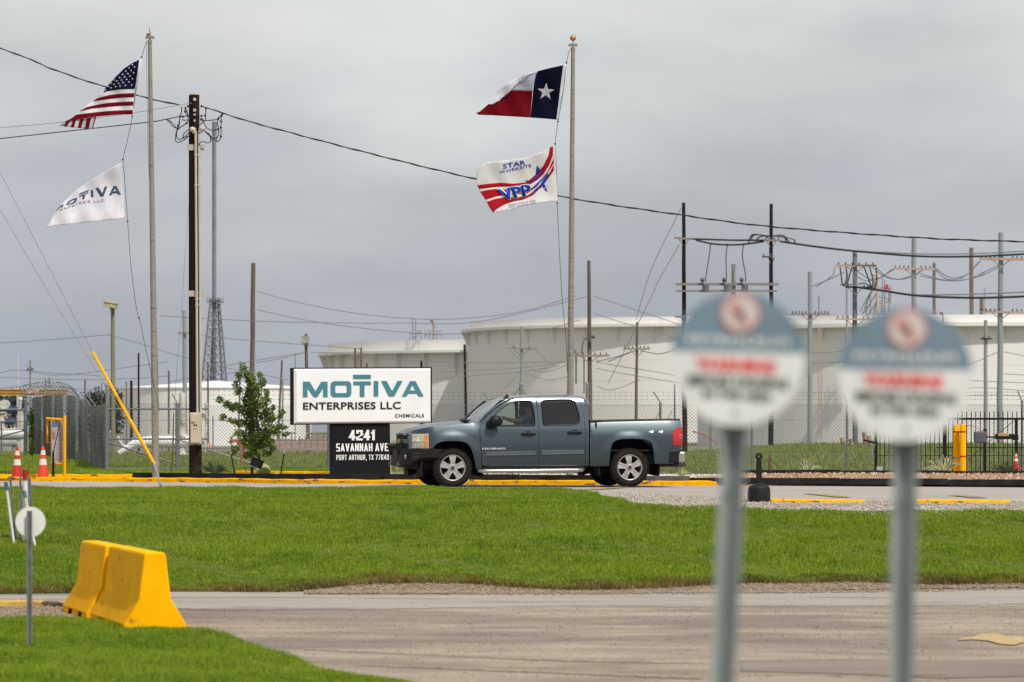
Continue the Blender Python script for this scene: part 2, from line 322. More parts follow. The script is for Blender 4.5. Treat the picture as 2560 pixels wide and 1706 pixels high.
M_dirt = mat('tan_grit', (0.36, 0.285, 0.21), 0.95, spec=0.1, col2=(0.235, 0.18, 0.125), scale=14, bump=0.8, bscale=40)
M_peb = mat('pale_pebbles', (0.52, 0.47, 0.40), 0.95, spec=0.15, col2=(0.30, 0.26, 0.21), scale=16, bump=1.0, bscale=45)
M_rock = mat('tan_rocks', (0.40, 0.245, 0.15), 0.95, spec=0.1, col2=(0.24, 0.13, 0.075), scale=11, bump=0.5, col3=(0.55, 0.47, 0.38), scale3=9, t3=(0.56, 0.6))
def grassmat(name, a, b, c, tr=0.35):
    return mat(name, a, 0.6, col2=b, scale=0.7, lo=0.40, hi=0.60, stretch=(0.55, 1.1, 0.1), col3=c, scale3=8.0, t3=(0.45, 0.7), trans=tr, spec=0.25)
M_g1 = grassmat('lawn_grass', (0.23, 0.325, 0.016), (0.135, 0.24, 0.013), (0.32, 0.38, 0.036))
M_g2 = grassmat('field_grass', (0.23, 0.285, 0.06), (0.15, 0.20, 0.04), (0.37, 0.38, 0.12))
M_g3 = grassmat('brown_fringe', (0.17, 0.115, 0.035), (0.09, 0.08, 0.02), (0.27, 0.20, 0.07), 0.2)

# the one ground sheet, finer where the terrain bends
xs = np.r_[-900, -500, -250, -120, -60, -40, -30, np.arange(-24, 24.1, 0.75), 30, 40, 60, 120, 250, 500, 900]
ys = np.r_[-60, 0, 10, 20, 24, 28, 32, 36, 40, 43, np.arange(45, 90.1, 0.5), np.arange(92, 215, 3), 240, 280, 320, 400, 600, 1000, 2500]
XX, YY = np.meshgrid(xs, ys); ZZ = G(XX, YY) - 0.09 * (YY < 84.5)
idx = np.arange(XX.size).reshape(XX.shape)
Fq = np.stack([idx[:-1, :-1], idx[:-1, 1:], idx[1:, 1:], idx[1:, :-1]], -1).reshape(-1, 4)
npmesh('ground', np.c_[XX.ravel(), YY.ravel(), ZZ.ravel()], Fq, M_gr, kind='structure')

edge_px = [(-60, 1484), (0, 1481), (200, 1479), (420, 1476), (560, 1476), (700, 1477), (800, 1470), (880, 1461), (960, 1457), (1080, 1455), (1180, 1458), (1280, 1466), (1420, 1474), (1520, 1472), (1640, 1468), (1760, 1462), (1880, 1455), (2000, 1457), (2120, 1452), (2260, 1456), (2330, 1459), (2560, 1457), (2640, 1456)]
def crest(px):     # near lawn edge is the level band before the slope
    return px
near_edge = []
for px, row in edge_px:
    near_edge.append(GH(px, row, 30))
far_edge = [(12.0, 54.0)] + [((px - 1280) * Y / F, Y) for px, Y in ((2560, 54.0), (2200, 54.0), (1900, 54.2), (1700, 54.6), (1590, 55.3), (1540, 57.5), (1500, 60.5), (1470, 63.0), (1430, 65.0), (1380, 65.9), (1200, 66.0), (900, 66.0), (500, 66.0), (100, 66.1), (-80, 66.2))]
lawn_poly = near_edge + [(near_edge[-1][0] + 1.5, near_edge[-1][1])] + far_edge
lawn_poly[len(near_edge)] = (12.0, near_edge[-1][1])
sheet('drive', [(-16, 64.0), (-0.5, 64.0), (1.2, 60), (1.7, 52.5), (16, 52.5), (16, 80), (-16, 80)], 0.8, -0.012, M_conc, kind='structure')
sheet('lawn', lawn_poly, 0.8, 0.015, M_soil, skirt=0.07, kind='structure')
sheet('road', [(-22, 22), (16, 22), (16, 50.5), (-22, 50.5)], 1.2, -0.03, M_road, kind='structure')
def rowband(a, b, Z=None):
    if Z is None: return [GH(px, r, 24) for px, r in a] + [GH(px, r, 24) for px, r in b[::-1]]
    pts = [((px - 1280) * (CZ - Z) / (r - HY), (CZ - Z) * F / (r - HY)) for px, r in a] + [((px - 1280) * (CZ - Z) / (r - HY), (CZ - Z) * F / (r - HY)) for px, r in b[::-1]]
    return pts
_rj = random.Random(2)
sheet('smooth_road_lane', rowband([(px, 1476 - px * .002) for px in range(-60, 2660, 60)], [(px, float(np.interp(px, [-60, 400, 620, 1400, 1800, 2620], [1494, 1516, 1520, 1511, 1512, 1505])) + _rj.uniform(-1.2, 1.2) + 1.2 * math.sin(px * .009)) for px in range(-60, 2660, 22)]), 1.0, -0.027, M_road2, kind='structure')
sheet('grit_shoulder', rowband([(760, 1472), (880, 1459), (980, 1454), (1100, 1453), (1260, 1463), (1420, 1470), (1640, 1464), (1880, 1452), (2120, 1450), (2400, 1455), (2620, 1453)], [(760, 1481), (900, 1481), (1100, 1482), (1300, 1480), (1500, 1481), (1800, 1479), (2100, 1472), (2400, 1468), (2620, 1465)]), 0.6, -0.015, M_dirt, kind='structure')
M_patch = mat('dark_patch', (0.25, 0.205, 0.165), 0.95, spec=0.15, col2=(0.195, 0.155, 0.125), scale=1.2, stretch=(0.3, 1, 1), bump=0.15, bscale=30)
M_crack = mat('crack_seal', (0.05, 0.043, 0.037), 0.95, spec=0.1, col2=(0.09, 0.075, 0.06), scale=12)
for lab, pts, wd in (('long dark crack along the edge of the pale lane at left', [(440, 1519), (560, 1523), (700, 1525), (860, 1523), (960, 1521), (1090, 1519)], .022), ('long dark crack under the brown patch at the right', [(1880, 1684), (2000, 1682), (2120, 1685), (2250, 1686), (2360, 1684)], .016), ('thin dark crack meandering across the worn road in the middle', [(1240, 1583), (1330, 1588), (1460, 1590), (1600, 1597), (1720, 1592)], .010), ('short dark crack near the right edge of the road', [(1980, 1560), (2080, 1566), (2200, 1563), (2330, 1568)], .009)):
    q = [GH(a_, b_, 24) for a_, b_ in pts]; q = [(p.x + _rj.uniform(-.1, .1), p.y + _rj.uniform(-.06, .06)) for p in crom([(x, y, 0) for x, y in q], 6)]
    sheet('road_crack', [(x, y + wd * (1 if 0 < i < len(q) - 1 else .2)) for i, (x, y) in enumerate(q)] + [(x, y - wd * (1 if 0 < i < len(q) - 1 else .2)) for i, (x, y) in reversed(list(enumerate(q)))], 0.7, -0.017, M_crack, label=lab, category='road crack')
sheet('road_patch', rowband([(1850, 1645), (2100, 1641), (2350, 1646), (2640, 1640)], [(1850, 1672), (2100, 1678), (2350, 1690), (2640, 1682)]), 1.0, -0.024, M_patch, kind='structure')
M_fade = mat('faded_yellow_marking', (0.50, 0.32, 0.13), 0.9, col2=(0.20, 0.165, 0.125), scale=7, lo=0.38, hi=0.56)
for i, (a, b) in enumerate([(((2395, 1594), (2430, 1588), (2455, 1581), (2490, 1580), (2515, 1586), (2560, 1588)), ((2395, 1596), (2430, 1595), (2470, 1598), (2500, 1606), (2535, 1608), (2560, 1601))),
                            (((760, 1617), (1100, 1632), (1400, 1645), (1790, 1652)), ((760, 1618.2), (1100, 1633.4), (1400, 1646.6), (1790, 1653.4))),
                            (((900, 1656), (1300, 1672), (1760, 1690)), ((900, 1657.2), (1300, 1673.6), (1760, 1691.4)))]):
    sheet('painted_marking', rowband(a, b), 0.7, -0.018, mat('yellow_arrow_paint', (0.52, 0.37, 0.18), 0.9, spec=0.1, col2=(0.40, 0.30, 0.17), scale=8) if i == 0 else M_fade, label=['faded yellow arrow mark on the worn road at far right', 'long faint yellow line on the road, the farther of two', 'long faint yellow line on the road, the nearer of two'][i], category='road marking')
# drive markings near the parking spaces
for i, (a, b) in enumerate((((2025, 1234), (2110, 1243)), ((2385, 1238), (2450, 1245)), ((1480, 1224), (1560, 1218)))):
    A, B = GH(*a, 52), GH(*b, 52); dx = (B[0] - A[0]) * 0 + 0.35
    sheet('painted_marking', [(A[0] - .15, A[1]), (A[0] + .15, A[1]), (B[0] + .15, B[1]), (B[0] - .15, B[1])], 0.6, 0.002, M_fade, label=['faded yellow bay line on the drive behind the left wheel stop', 'faded yellow bay line on the drive behind the right wheel stop', 'faded yellow bay line on the drive below the truck bed'][i], category='road marking')
# gravel strip between lawn and drive on the right
gp = [GH(px, r, 52) for px, r in ((1420, 1226), (1500, 1231), (1620, 1235), (1760, 1243), (1900, 1250), (2150, 1254), (2560, 1255))]
grav = gp + [(12, gp[-1][1]), (12, 53.5), (5, 53.6), (2.2, 54.4), (1.7, 56.5), (1.4, 61), (1.1, 64.5)]
sheet('gravel_strip', grav, 0.5, 0.008, M_peb, kind='structure')
def pebbles(name, poly, n, s0, s1, m, dz=0.0, zf=None, **tags):
    a = np.array(poly); mn, mxx = a.min(0), a.max(0); x = rng.uniform(mn[0], mxx[0], n * 3); y = rng.uniform(mn[1], mxx[1], n * 3); k = inpoly(x, y, poly); x, y = x[k][:n], y[k][:n]; n = len(x)
    z = (G(x, y) if zf is None else zf(x, y)) + dz; s = rng.uniform(s0, s1, n); an = rng.uniform(0, 6.28, n)
    base = np.array([(1, 0, 0), (0, 1, 0), (-1, 0, 0), (0, -1, 0), (0, 0, 0.8), (0, 0, -.5)]) ; V = np.empty((n, 6, 3))
    for i, (bx, by, bz) in enumerate(base):
        q = rng.uniform(0.6, 1.25, n) * s; V[:, i, 0] = x + (bx * np.cos(an) - by * np.sin(an)) * q; V[:, i, 1] = y + (bx * np.sin(an) + by * np.cos(an)) * q; V[:, i, 2] = z + bz * q
    T = np.array([(0, 1, 4), (1, 2, 4), (2, 3, 4), (3, 0, 4), (1, 0, 5), (2, 1, 5), (3, 2, 5), (0, 3, 5)]); o = (np.arange(n) * 6)[:, None, None]
    return npmesh(name, V.reshape(-1, 3), (o + T[None]).reshape(-1, 3), m, **tags)
pebbles('pale_gravel', grav, 9000, 0.012, 0.03, M_peb, 0.012, label='loose pale gravel along the lawn beside the wheel stops', category='gravel', kind='stuff')
pebbles('road_grit', rowband([(760, 1472), (880, 1459), (1100, 1453), (1420, 1470), (1880, 1452), (2620, 1453)], [(760, 1483), (1400, 1484), (2100, 1480), (2620, 1470)]), 6000, 0.008, 0.022, M_dirt, -0.01, label='loose tan grit along the edge of the near road', category='gravel', kind='stuff')
pebbles('road_grit', rowband([(0, 1512), (165, 1514), (320, 1566), (440, 1580)], [(0, 1546), (200, 1550), (330, 1572), (440, 1590)]), 3500, 0.008, 0.025, M_dirt, -0.02, label='loose grit scattered round the foot of the yellow barriers', category='gravel', kind='stuff')

pebbles('road_grit', [(-9, 27.5), (9, 27.5), (9, 45.5), (-9, 45.5)], 26000, 0.003, 0.0085, mat('road_stone', (0.36, 0.31, 0.25), 0.95, spec=0.1, col2=(0.10, 0.085, 0.07), scale=3, lo=.45, hi=.55), -0.028, label='fine loose grit strewn over the worn near road', category='gravel', kind='stuff')
# near left lawn and its kerb
nl = rowband([(-80, 1546), (0, 1547), (150, 1548), (220, 1550), (280, 1560), (330, 1568), (430, 1578), (500, 1583), (560, 1592), (620, 1612), (680, 1637), (740, 1655), (800, 1672), (900, 1692), (1010, 1706), (1100, 1730)], [(-80, 1800), (1100, 1800)])
sheet('near_lawn', nl, 0.7, 0.0, M_soil, kind='structure')
def kerb(name, pts, w, h, m, zf=None, skip=0.0, bev=0.02, **tags):      # pts are plan points
    mb = MB(); vs = []; pts = [Vector((p[0], p[1])) for p in crom([(a[0], a[1], 0) for a in pts], 10)]
    for i, p in enumerate(pts):
        d = (pts[min(i + 1, len(pts) - 1)] - pts[max(i - 1, 0)]).normalized(); nrm = Vector((-d.y, d.x)); z = (g(p.x, p.y) if zf is None else zf(p.x, p.y))
        hh = h * (1 + 0.06 * math.sin(i * 1.7) + 0.05 * math.sin(i * 0.63)); j = 0.012 * math.sin(i * 2.3)
        for (o, zz) in ((0, -0.12), (j, hh * .75), (0.02 + j, hh), (w - 0.02, hh), (w, -0.12)): vs.append((p.x + nrm.x * o, p.y + nrm.y * o, z + zz))
    n = len(pts); fs = [(i * 5 + j, i * 5 + j + 1, (i + 1) * 5 + j + 1, (i + 1) * 5 + j) for i in range(n - 1) for j in range(4)] + [(0, 1, 2, 3, 4), tuple((n - 1) * 5 + j for j in range(5))]
    mb.add(vs, fs); return mb.build(name, m, smooth=35, **tags)
K = [(-120, 1202), (180, 1202.5), (400, 1204.5), (560, 1206), (750, 1208.5), (1000, 1209.8), (1300, 1211), (1720, 1212.5), (1900, 1213), (2060, 1213), (2240, 1212)]
kp = []
for px, r in K: kp.append(GH(px, r, 67.2))
kerb('kerb', kp, 0.15, 0.085, M_curb, label='long worn yellow kerb along the back of the drive', category='kerb')
hi = lambda x, y: 0.06 + g(x, y) * 0 - 0.006 * min(max(x + 1, 0), 12)
kerb('kerb', [P(-80, 1200, 78.6).to_2d(), P(120, 1200, 78.6).to_2d(), P(330, 1200, 78.6).to_2d()], 0.16, 0.10, M_yel, lambda x, y: 0.02, label='tall bright yellow kerb behind the two traffic cones', category='kerb')
kerb('kerb', [P(-80, 1180, 84).to_2d(), P(160, 1180, 83).to_2d(), P(330, 1180, 82.5).to_2d(), P(440, 1180, 82.0).to_2d()], 0.13, 0.05, M_curb, lambda x, y: g(x, y) + 0.02, label='thin low yellow kerb in the grass behind the cones', category='kerb')
kerb('kerb', [P(590, 1180, 80.5).to_2d(), P(700, 1180, 79.5).to_2d(), P(800, 1180, 79.2).to_2d(), P(835, 1180, 78).to_2d()], 0.13, 0.07, M_curb, lambda x, y: 0.11, label='short yellow kerb behind the cactus left of the sign base', category='kerb')
a = GH(-60, 1513, 36); b = GH(60, 1512, 36); c = GH(150, 1515, 36); d = GH(185, 1524, 36)
kerb('kerb', [a, b, c, d], 0.2, 0.055, mat('scuffed_kerb', (0.80, 0.48, 0.05), 0.7, col2=(0.40, 0.24, 0.09), scale=4, col3=(0.12, 0.09, 0.06), scale3=2.5, t3=(0.5, 0.6)), lambda x, y: -1.01, label='scuffed yellow kerb ending at the two concrete barriers', category='kerb')
a = GH(478, 1566, 34); b = GH(510, 1574, 34); c = GH(545, 1588, 34)
kerb('kerb', [c, b, a], 0.12, 0.03, M_fade, lambda x, y: -1.02, label='broken stub of faded yellow kerb right of the barriers', category='kerb')
# bed behind the kerb: ground of the bed, edging boards, rocks
bedz = lambda x, y: 0.085 - 0.006 * np.clip(np.asarray(x) + 1, 0, 12)
def bedsheet(name, pts, L, dz, m, **t):
    v, f = refine([pts], L); mb = MB(); mb.add([(x, y, float(bedz(x, y)) + dz) for x, y in v], f); o = mb.build(name, m, **t)
    if o.data.polygons[0].normal.z < 0: o.data.flip_normals()
    return o
kk = [(-2.2 * 4, 76.9)]
bk = [Vector((x, y)) for x, y in kp]
verge = [(p.x, p.y + 0.1) for p in bk] + [(14, 73.6), (14, 75.0), (-16, 75.0 + 4.8), (-16, 78)]
bedsheet('verge', [(-16, 76.4)] + [(p.x, p.y + 0.1) for p in bk[1:]] + [(14, 72.6), (14, 84.2), (-16, 84.2)], 1.2, -0.03, mat('verge_soil', (0.33, 0.28, 0.22), 0.95, col2=(0.2, 0.17, 0.11), scale=8, bump=0.6), kind='structure')
def board(pts, zlo, zhi, label, th=0.045, m=None):
    mb = MB(); q = [Vector((a, b)) for a, b in pts]
    for i in range(len(q) - 1):
        d = (q[i + 1] - q[i]); L = d.length; n = max(1, round(L / 2.4)); an = math.atan2(d.y, d.x)
        for k in range(n):
            c = q[i] + d * ((k + .5) / n); z = float(bedz(c.x, c.y)); mb.box((c.x, c.y, z + (zlo + zhi) / 2 + random.uniform(-.004, .004)), (L / n - 0.006, th, zhi - zlo), Matrix.Rotation(an, 3, 'Z'))
    return mb.build('edging_board', m or M_blk, bevel=0.006, label=label, category='edging')
def XY(px, Y): return ((px - 1280) * Y / F, Y)
board([XY(332, 76.9), XY(700, 74.9), XY(960, 74.3)], -0.06, 0.10, 'black timber edging in front of the tree and cactus bed')
board([XY(957, 74.25), XY(1300, 73.8), XY(1618, 73.4)], -0.06, 0.105, 'black timber edging behind the pickup truck, under the sign')
board([XY(1616, 73.38), XY(1725, 73.3)], -0.06, 0.10, 'short grey weathered edging just right of the rear wheel', m=mat('grey_edging', (0.06, 0.062, 0.066), 0.8, col2=(0.12, 0.115, 0.11), scale=6))
board([XY(1723, 73.3), XY(2100, 73.1), XY(2640, 73.0)], -0.06, 0.075, 'long black front edging of the tan rock strip')
board([XY(1850, 75.6), XY(2100, 76.2), XY(2640, 76.4)], 0.03, 0.215, 'long black rear edging behind the tan rock strip')
_bz = bedz; bedz = lambda x, y: _bz(x, y) + 0.035 * np.clip(np.asarray(y) - 73.2, 0, 3.2)
bedsheet('rock_bed', [XY(1720, 73.4), XY(2640, 73.1), XY(2640, 76.3), XY(2100, 76.1), XY(1850, 75.5), XY(1740, 75.0)], 0.5, 0.02, M_rock, kind='structure')
pebbles('tan_rocks', [XY(1780, 73.5), XY(2640, 73.2), XY(2640, 76.3), XY(2100, 76.1), XY(1850, 75.5)], 5200, 0.025, 0.06, M_rock, 0.03, bedz, label='loose tan river rocks between the two black edgings', category='rocks', kind='stuff')
bedz = _bz
bedsheet('white_gravel_bed', [XY(332, 77.0), XY(700, 75), XY(960, 74.4), XY(1300, 73.9), XY(1720, 73.5), XY(1850, 75.7), XY(2640, 76.6), XY(2640, 80.5), XY(1500, 80.5), XY(1050, 79), XY(700, 79.2), XY(560, 81), XY(332, 81)], 1.0, 0.03, M_peb, kind='structure')
pebbles('white_rocks', [XY(400, 77.0), XY(700, 75.1), XY(960, 74.5), XY(1300, 74.0), XY(1720, 73.7), XY(1850, 75.8), XY(2640, 76.7), XY(2640, 79.5), XY(1500, 79.5), XY(1050, 78), XY(700, 78.5)], 6500, 0.02, 0.05, mat('white_rock', (0.72, 0.68, 0.62), 0.9, col2=(0.45, 0.40, 0.35), scale=9), 0.035, bedz, label='loose white rocks covering the planting bed by the sign', category='rocks', kind='stuff')
# grass
blades('lawn_grass', lawn_poly, 400000, 0.045, 0.085, 0.0065, M_g1, 0.01, label='mown green lawn between the drive and the near road', category='grass', kind='stuff')
blades('lawn_weeds', lawn_poly, 5000, 0.07, 0.125, 0.009, grassmat('weed_leaf', (0.16, 0.26, 0.03), (0.09, 0.17, 0.015), (0.30, 0.36, 0.08)), 0.01, lean=.9, dens=lambda x, y: np.clip(np.sin(x * .9 + np.sin(y * .7) * 2) * np.sin(y * 1.1 + x * .4) * 1.4, 0, 1), label='scattered taller weeds in the mown lawn', category='weeds', kind='stuff')
blades('dry_grass', lawn_poly, 16000, 0.05, 0.085, 0.006, M_g3, 0.01, dens=lambda x, y: np.clip(np.sin(x * .6 + 2 + np.sin(y * .5) * 2) * np.sin(y * .8 - x * .3) * 1.1, 0, .8), label='straw coloured dry blades thinly mixed through the lawn', category='grass', kind='stuff')
blades('near_lawn_grass', nl, 90000, 0.05, 0.085, 0.0045, M_g1, 0.0, label='mown green grass in the near left corner', category='grass', kind='stuff')
fr = [(x, y - .12) for x, y in near_edge] + [(x, y + 0.45) for x, y in near_edge[::-1]]
blades('dry_grass_fringe', fr, 26000, 0.04, 0.10, 0.006, M_g3, 0.0, label='dry brown grass fringe along the lawn edge by the road', category='grass', kind='stuff')
blades('dry_grass_fringe', rowband([(0, 1402), (240, 1402)], [(0, 1414), (240, 1414)], -0.80), 900, 0.03, 0.06, 0.005, M_g3, 0.02, zoff=G, label='dry brown tufts round the feet of the marker poles', category='grass', kind='stuff')
blades('verge_grass', [XY(-60, 79.0), XY(330, 79.0), XY(560, 81.0), XY(700, 80), XY(820, 80), XY(860, 86), XY(330, 86), XY(-60, 88)], 26000, 0.04, 0.09, 0.008, M_g1, 0.05, label='short green grass between the two yellow kerbs', category='grass', kind='stuff')
mound = lambda x, y: G(x, y) + 0.32 * np.exp(-((x + 12.9) / 2.3) ** 2 - ((y - 89) / 3.0) ** 2)
xm, ym = np.meshgrid(np.linspace(-22, -8, 40), np.linspace(84.5, 96, 30)); im = np.arange(xm.size).reshape(xm.shape)
npmesh('grass_mound', np.c_[xm.ravel(), ym.ravel(), (mound(xm, ym) + 0.02 - 0.1 * (np.abs(xm + 15) > 6.8)).ravel()], np.stack([im[:-1, :-1], im[:-1, 1:], im[1:, 1:], im[1:, :-1]], -1).reshape(-1, 4), M_soil, kind='structure')
blades('mound_grass', [(-22, 84.6), (-10.5, 84.6), (-9.5, 90), (-10, 96), (-22, 96)], 24000, 0.05, 0.12, 0.01, M_g1, 0.02, zoff=mound, label='short green grass on the mound behind the cones', category='grass', kind='stuff')
blades('field_grass', [(-22, 85), (26, 84.2), (34, 130), (34, 152), (-34, 152), (-26, 120)], 170000, 0.06, 0.19, 0.016, M_g2, 0.0, label='rough tall grass field behind the chain link fence', category='grass', kind='stuff')

# ------------------------------------------------------------------ storage tanks
M_tank = mat('tank_paint', (0.80, 0.78, 0.735), 0.6, spec=0.2, col2=(0.75, 0.73, 0.685), scale=0.15, stretch=(1, 1, 0.2), col3=(0.58, 0.52, 0.44), scale3=0.5, t3=(0.68, 0.85))
M_tank2 = mat('tank_paint_white', (0.80, 0.79, 0.76), 0.5, col2=(0.74, 0.73, 0.69), scale=0.15, stretch=(1, 1, 0.2), col3=(0.60, 0.55, 0.46), scale3=0.4, t3=(0.68, 0.85))
def tank(label, cx, cy, r, zt, zg, gw, m, nbr, drop, slope=0):
    t = empty('storage_tank', (cx, cy, -0.3), label=label, category='storage tank', group='big pale storage tanks behind the fence'); n = 128
    s = MB(); s.lathe((0, 0, 0), [(r, 0), (r, zt + .3)] + ([(r - 0.6, zt + .3 + slope * .05), (0.1, zt + .3 + slope)] if slope else [(r - 0.25, zt + .3), (r - 0.25, zt - 1.2), (0.1, zt - 1.4)]), n); s.build('shell', m, t, smooth=30)
    q = MB(); z = zg + .3
    for (a, dz) in ((r + .005, 0.0),): q.lathe((0, 0, 0), [(a, z), (a, z + 0.10), (r + gw, z + 0.10), (r + gw, z + 0.22), (r + gw + .06, z + 0.22), (r + gw + .06, z - 0.12), (r + gw, z - 0.12), (r + gw, z), (a, z)], n)
    q.build('wind_girder', m, t, smooth=30)
    for i in range(nbr):
        b = MB()
        a = 2 * math.pi * i / nbr; u = Vector((math.cos(a), math.sin(a), 0)); w = Vector((-math.sin(a), math.cos(a), 0)) * .05
        A, B, C = u * (r + gw - .05) + Vector((0, 0, z - .005)), u * (r + .003) + Vector((0, 0, z - drop)), u * (r + .003) + Vector((0, 0, z - .005))
        b.add([A - w, A + w, B + w, B - w, C - w, C + w], [(0, 1, 2, 3), (0, 3, 4), (1, 5, 2), (0, 4, 5, 1), (3, 2, 5, 4)]); b.build('girder_bracket', m, t)
    sm = MB()
    for k in range(1, 6): sm.lathe((0, 0, 0), [(r + .004, k * 2.35), (r + .012, k * 2.35 + .01), (r + .004, k * 2.35 + .02)], n)
    sm.build('plate_seams', mat('seam_grey', (0.62, 0.60, 0.56), 0.6), t)  # seam rings a little darker and greyer than the shell paint
    return t
tankA = tank('left beige tank, the one rising behind the white sign', 5.5, 461, 30, 12.4, 10.9, 1.15, M_tank, 44, 3.2)
tankB = tank('largest beige tank directly behind the pickup truck', 24.6, 424, 30, 14.0, 13.0, 0.8, M_tank, 44, 1.9)
tankC = tank('bright tank at far right, behind the two round signs', 43.0, 327, 25.5, 11.15, 10.25, 0.8, M_tank2, 48, 1.2)
tD = empty('storage_tank', (P(541, 972, 306).x, 306, -0.3), label='low white tank with a shallow cone roof behind the small tree', category='storage tank', group='big pale storage tanks behind the fence')
s = MB(); s.lathe((0, 0, 0), [(8.4, 0), (8.4, 5.0)], 96); s.build('shell', M_tank2, tD, smooth=30)
s = MB(); s.lathe((0, 0, 0), [(8.5, 5.0), (8.5, 5.12), (0.05, 5.75)], 96); s.build('roof', mat('white_roof', (0.88, 0.88, 0.86), 0.5), tD, smooth=20)
# roof fittings on the beige tank
def frame_thing(name, label, cat, segs, Y, r, m, group=None, extra=None):
    t = MB()
    for s_ in segs:
        t.tube([P(px, py, Y + (q[0] if q else 0)) for px, py, *q in s_], r, 5)
    return t.build(name, m, label=label, category=cat, group=group)
pf = [[(1024, 852), (1024, 834), (1051, 834)], [(1031, 850), (1031, 795)], [(1039, 850), (1039, 797)], [(1031, 808), (1039, 808)], [(1031, 816), (1039, 816)], [(1031, 824), (1039, 824)], [(1040, 828), (1053, 828)], [(1030, 848), (1050, 828)], [(1034, 850), (1054, 830)], [(1053, 850), (1053, 828)], [(1063, 848), (1063, 828), (1105, 828), (1105, 847)], [(1063, 837), (1105, 837)], [(1060, 834), (1080, 852)], [(1075, 848), (1075, 828)], [(1092, 848), (1092, 828)]]
frame_thing('roof_walkway', 'grey stair and railings on the rim of the left beige tank', 'walkway', pf, 436, 0.05, M_thin)
t = MB(); t.tube([P(1084, 850, 437), P(1084, 812, 437)], 0.12, 6); t.tube([P(1084, 818, 437), P(1092, 818, 437)], 0.05, 5); t.sphere(P(1080, 803, 437), (0.28, 0.28, 0.22), 8); t.tube([P(1080, 804, 437), P(1084, 812, 437)], 0.1, 6)
t.build('rim_lamp', M_fade, label='pale orange lamp head on the rim of the left beige tank', category='lamp')
# stair tower seen above the right tank
segs = [[(2156, 788), (2172, 745)], [(2150, 780), (2190, 705)], [(2172, 745), (2184, 722)], [(2184, 790), (2196, 720)], [(2196, 800), (2196, 690)], [(2166, 795), (2166, 755)], [(2176, 785), (2176, 742)], [(2206, 784), (2206, 690)], [(2212, 790), (2212, 700)], [(2190, 728), (2226, 728)], [(2206, 744), (2226, 748)], [(2222, 780), (2222, 722)], [(2226, 760), (2226, 715)], [(2214, 758), (2226, 748)], [(2180, 720), (2212, 720)], [(2186, 695), (2186, 722)], [(2160, 784), (2190, 735)], [(2170, 790), (2200, 740)]]
segs += [[(2188 + i * 1.6, 745 + i * 7), (2204 + i * 1.6, 745 + i * 7)] for i in range(7)]
frame_thing('stair_tower', 'dark steel stair tower above the bright right tank', 'stairs', segs, 301, 0.045, M_thin)
t = MB(); t.tube([P(2194, 790, 300), P(2194, 698, 300)], 0.14, 8); t.tube([P(2186, 688, 300), P(2214, 686, 300)], 0.04, 5); t.sphere(P(2194, 694, 300), 0.2, 8)
for px in (2184, 2212): t.sphere(P(px, 687, 300), 0.16, 8)
t.build('lamp_mast', M_pvc, label='short lamp mast with round lamps above the stair tower', category='lamp')
t = MB(); t.box(P(2216, 718, 300), (0.34, 0.3, 0.28)); t.tube([P(2216, 718, 300), P(2216, 728, 300)], 0.07, 6); t.tube([P(2204, 720, 300), P(2226, 722, 300)], 0.05, 6); t.cyl(P(2218, 716, 300), P(2218, 711, 300), 0.09, n=8)
t.build('red_valve', mat('red_valve_paint', (0.55, 0.05, 0.06), 0.5), label='small red valve actuator beside the stair tower', category='valve')
for px0, lab in ((2047, 'thin upright vent pole with a dark tip on the right tank'), (2355, 'small red cabinet on a pole on the right tank rim')):
    t = MB(); t.tube([P(px0, 790, 299), P(px0, 748, 299)], 0.05, 6)
    if px0 == 2047: t.tube([P(px0, 748, 299), P(px0, 738, 299)], [0.09, 0.03], 6); t.build('vent_pole', M_grayarm, label=lab, category='pole')
    else:
        t = MB(); t.tube([P(2357, 808, 299), P(2357, 786, 299)], 0.05, 6); t.box(P(2353, 784, 299), (0.26, 0.2, 0.2)); t.build('control_cabinet', mat('maroon', (0.2, 0.03, 0.03), 0.5), label=lab, category='cabinet')
t = MB()
for dx in (0, 8): t.tube([P(2046 + dx, 818, 300), P(2046 + dx, 1100, 300)], 0.05, 5)
for k in range(46): t.tube([P(2046, 822 + k * 6, 300), P(2054, 822 + k * 6, 300)], 0.02, 4)
t.build('tank_ladder', mat('rust_ladder', (0.45, 0.33, 0.26), 0.7), label='faint rusty ladder up the side of the right tank', category='ladder')

# ------------------------------------------------------------------ far tree line
def leafcloud(name, clumps, n, s, m, label, cat, group=None, parent=None, fuzz=1.25):
    cl = np.array(clumps, float); w = cl[:, 3] * cl[:, 4] * cl[:, 5]; w = w / w.sum(); k = rng.choice(len(cl), n, p=w)
    d = rng.normal(size=(n, 3)); d /= np.linalg.norm(d, axis=1)[:, None]; r = rng.uniform(0.2, 1.0, n) ** 0.6 * fuzz ** rng.uniform(0, 1, n)
    c = cl[k, :3] + d * cl[k, 3:] * r[:, None]
    a = rng.normal(size=(n, 3)); a /= np.linalg.norm(a, axis=1)[:, None]; b = np.cross(a, rng.normal(size=(n, 3))); b /= np.linalg.norm(b, axis=1)[:, None]
    q = s * rng.uniform(0.6, 1.3, (n, 1)); V = np.stack([c - a * q, c + b * q * .45, c + a * q, c - b * q * .45], 1).reshape(-1, 3)
    return npmesh(name, V, np.arange(4 * n).reshape(-1, 4), m, label=label, category=cat, group=group, parent=parent)
M_fol = mat('far_foliage', (0.045, 0.065, 0.035), 0.8, col2=(0.03, 0.045, 0.025), scale=0.3, trans=0.15)
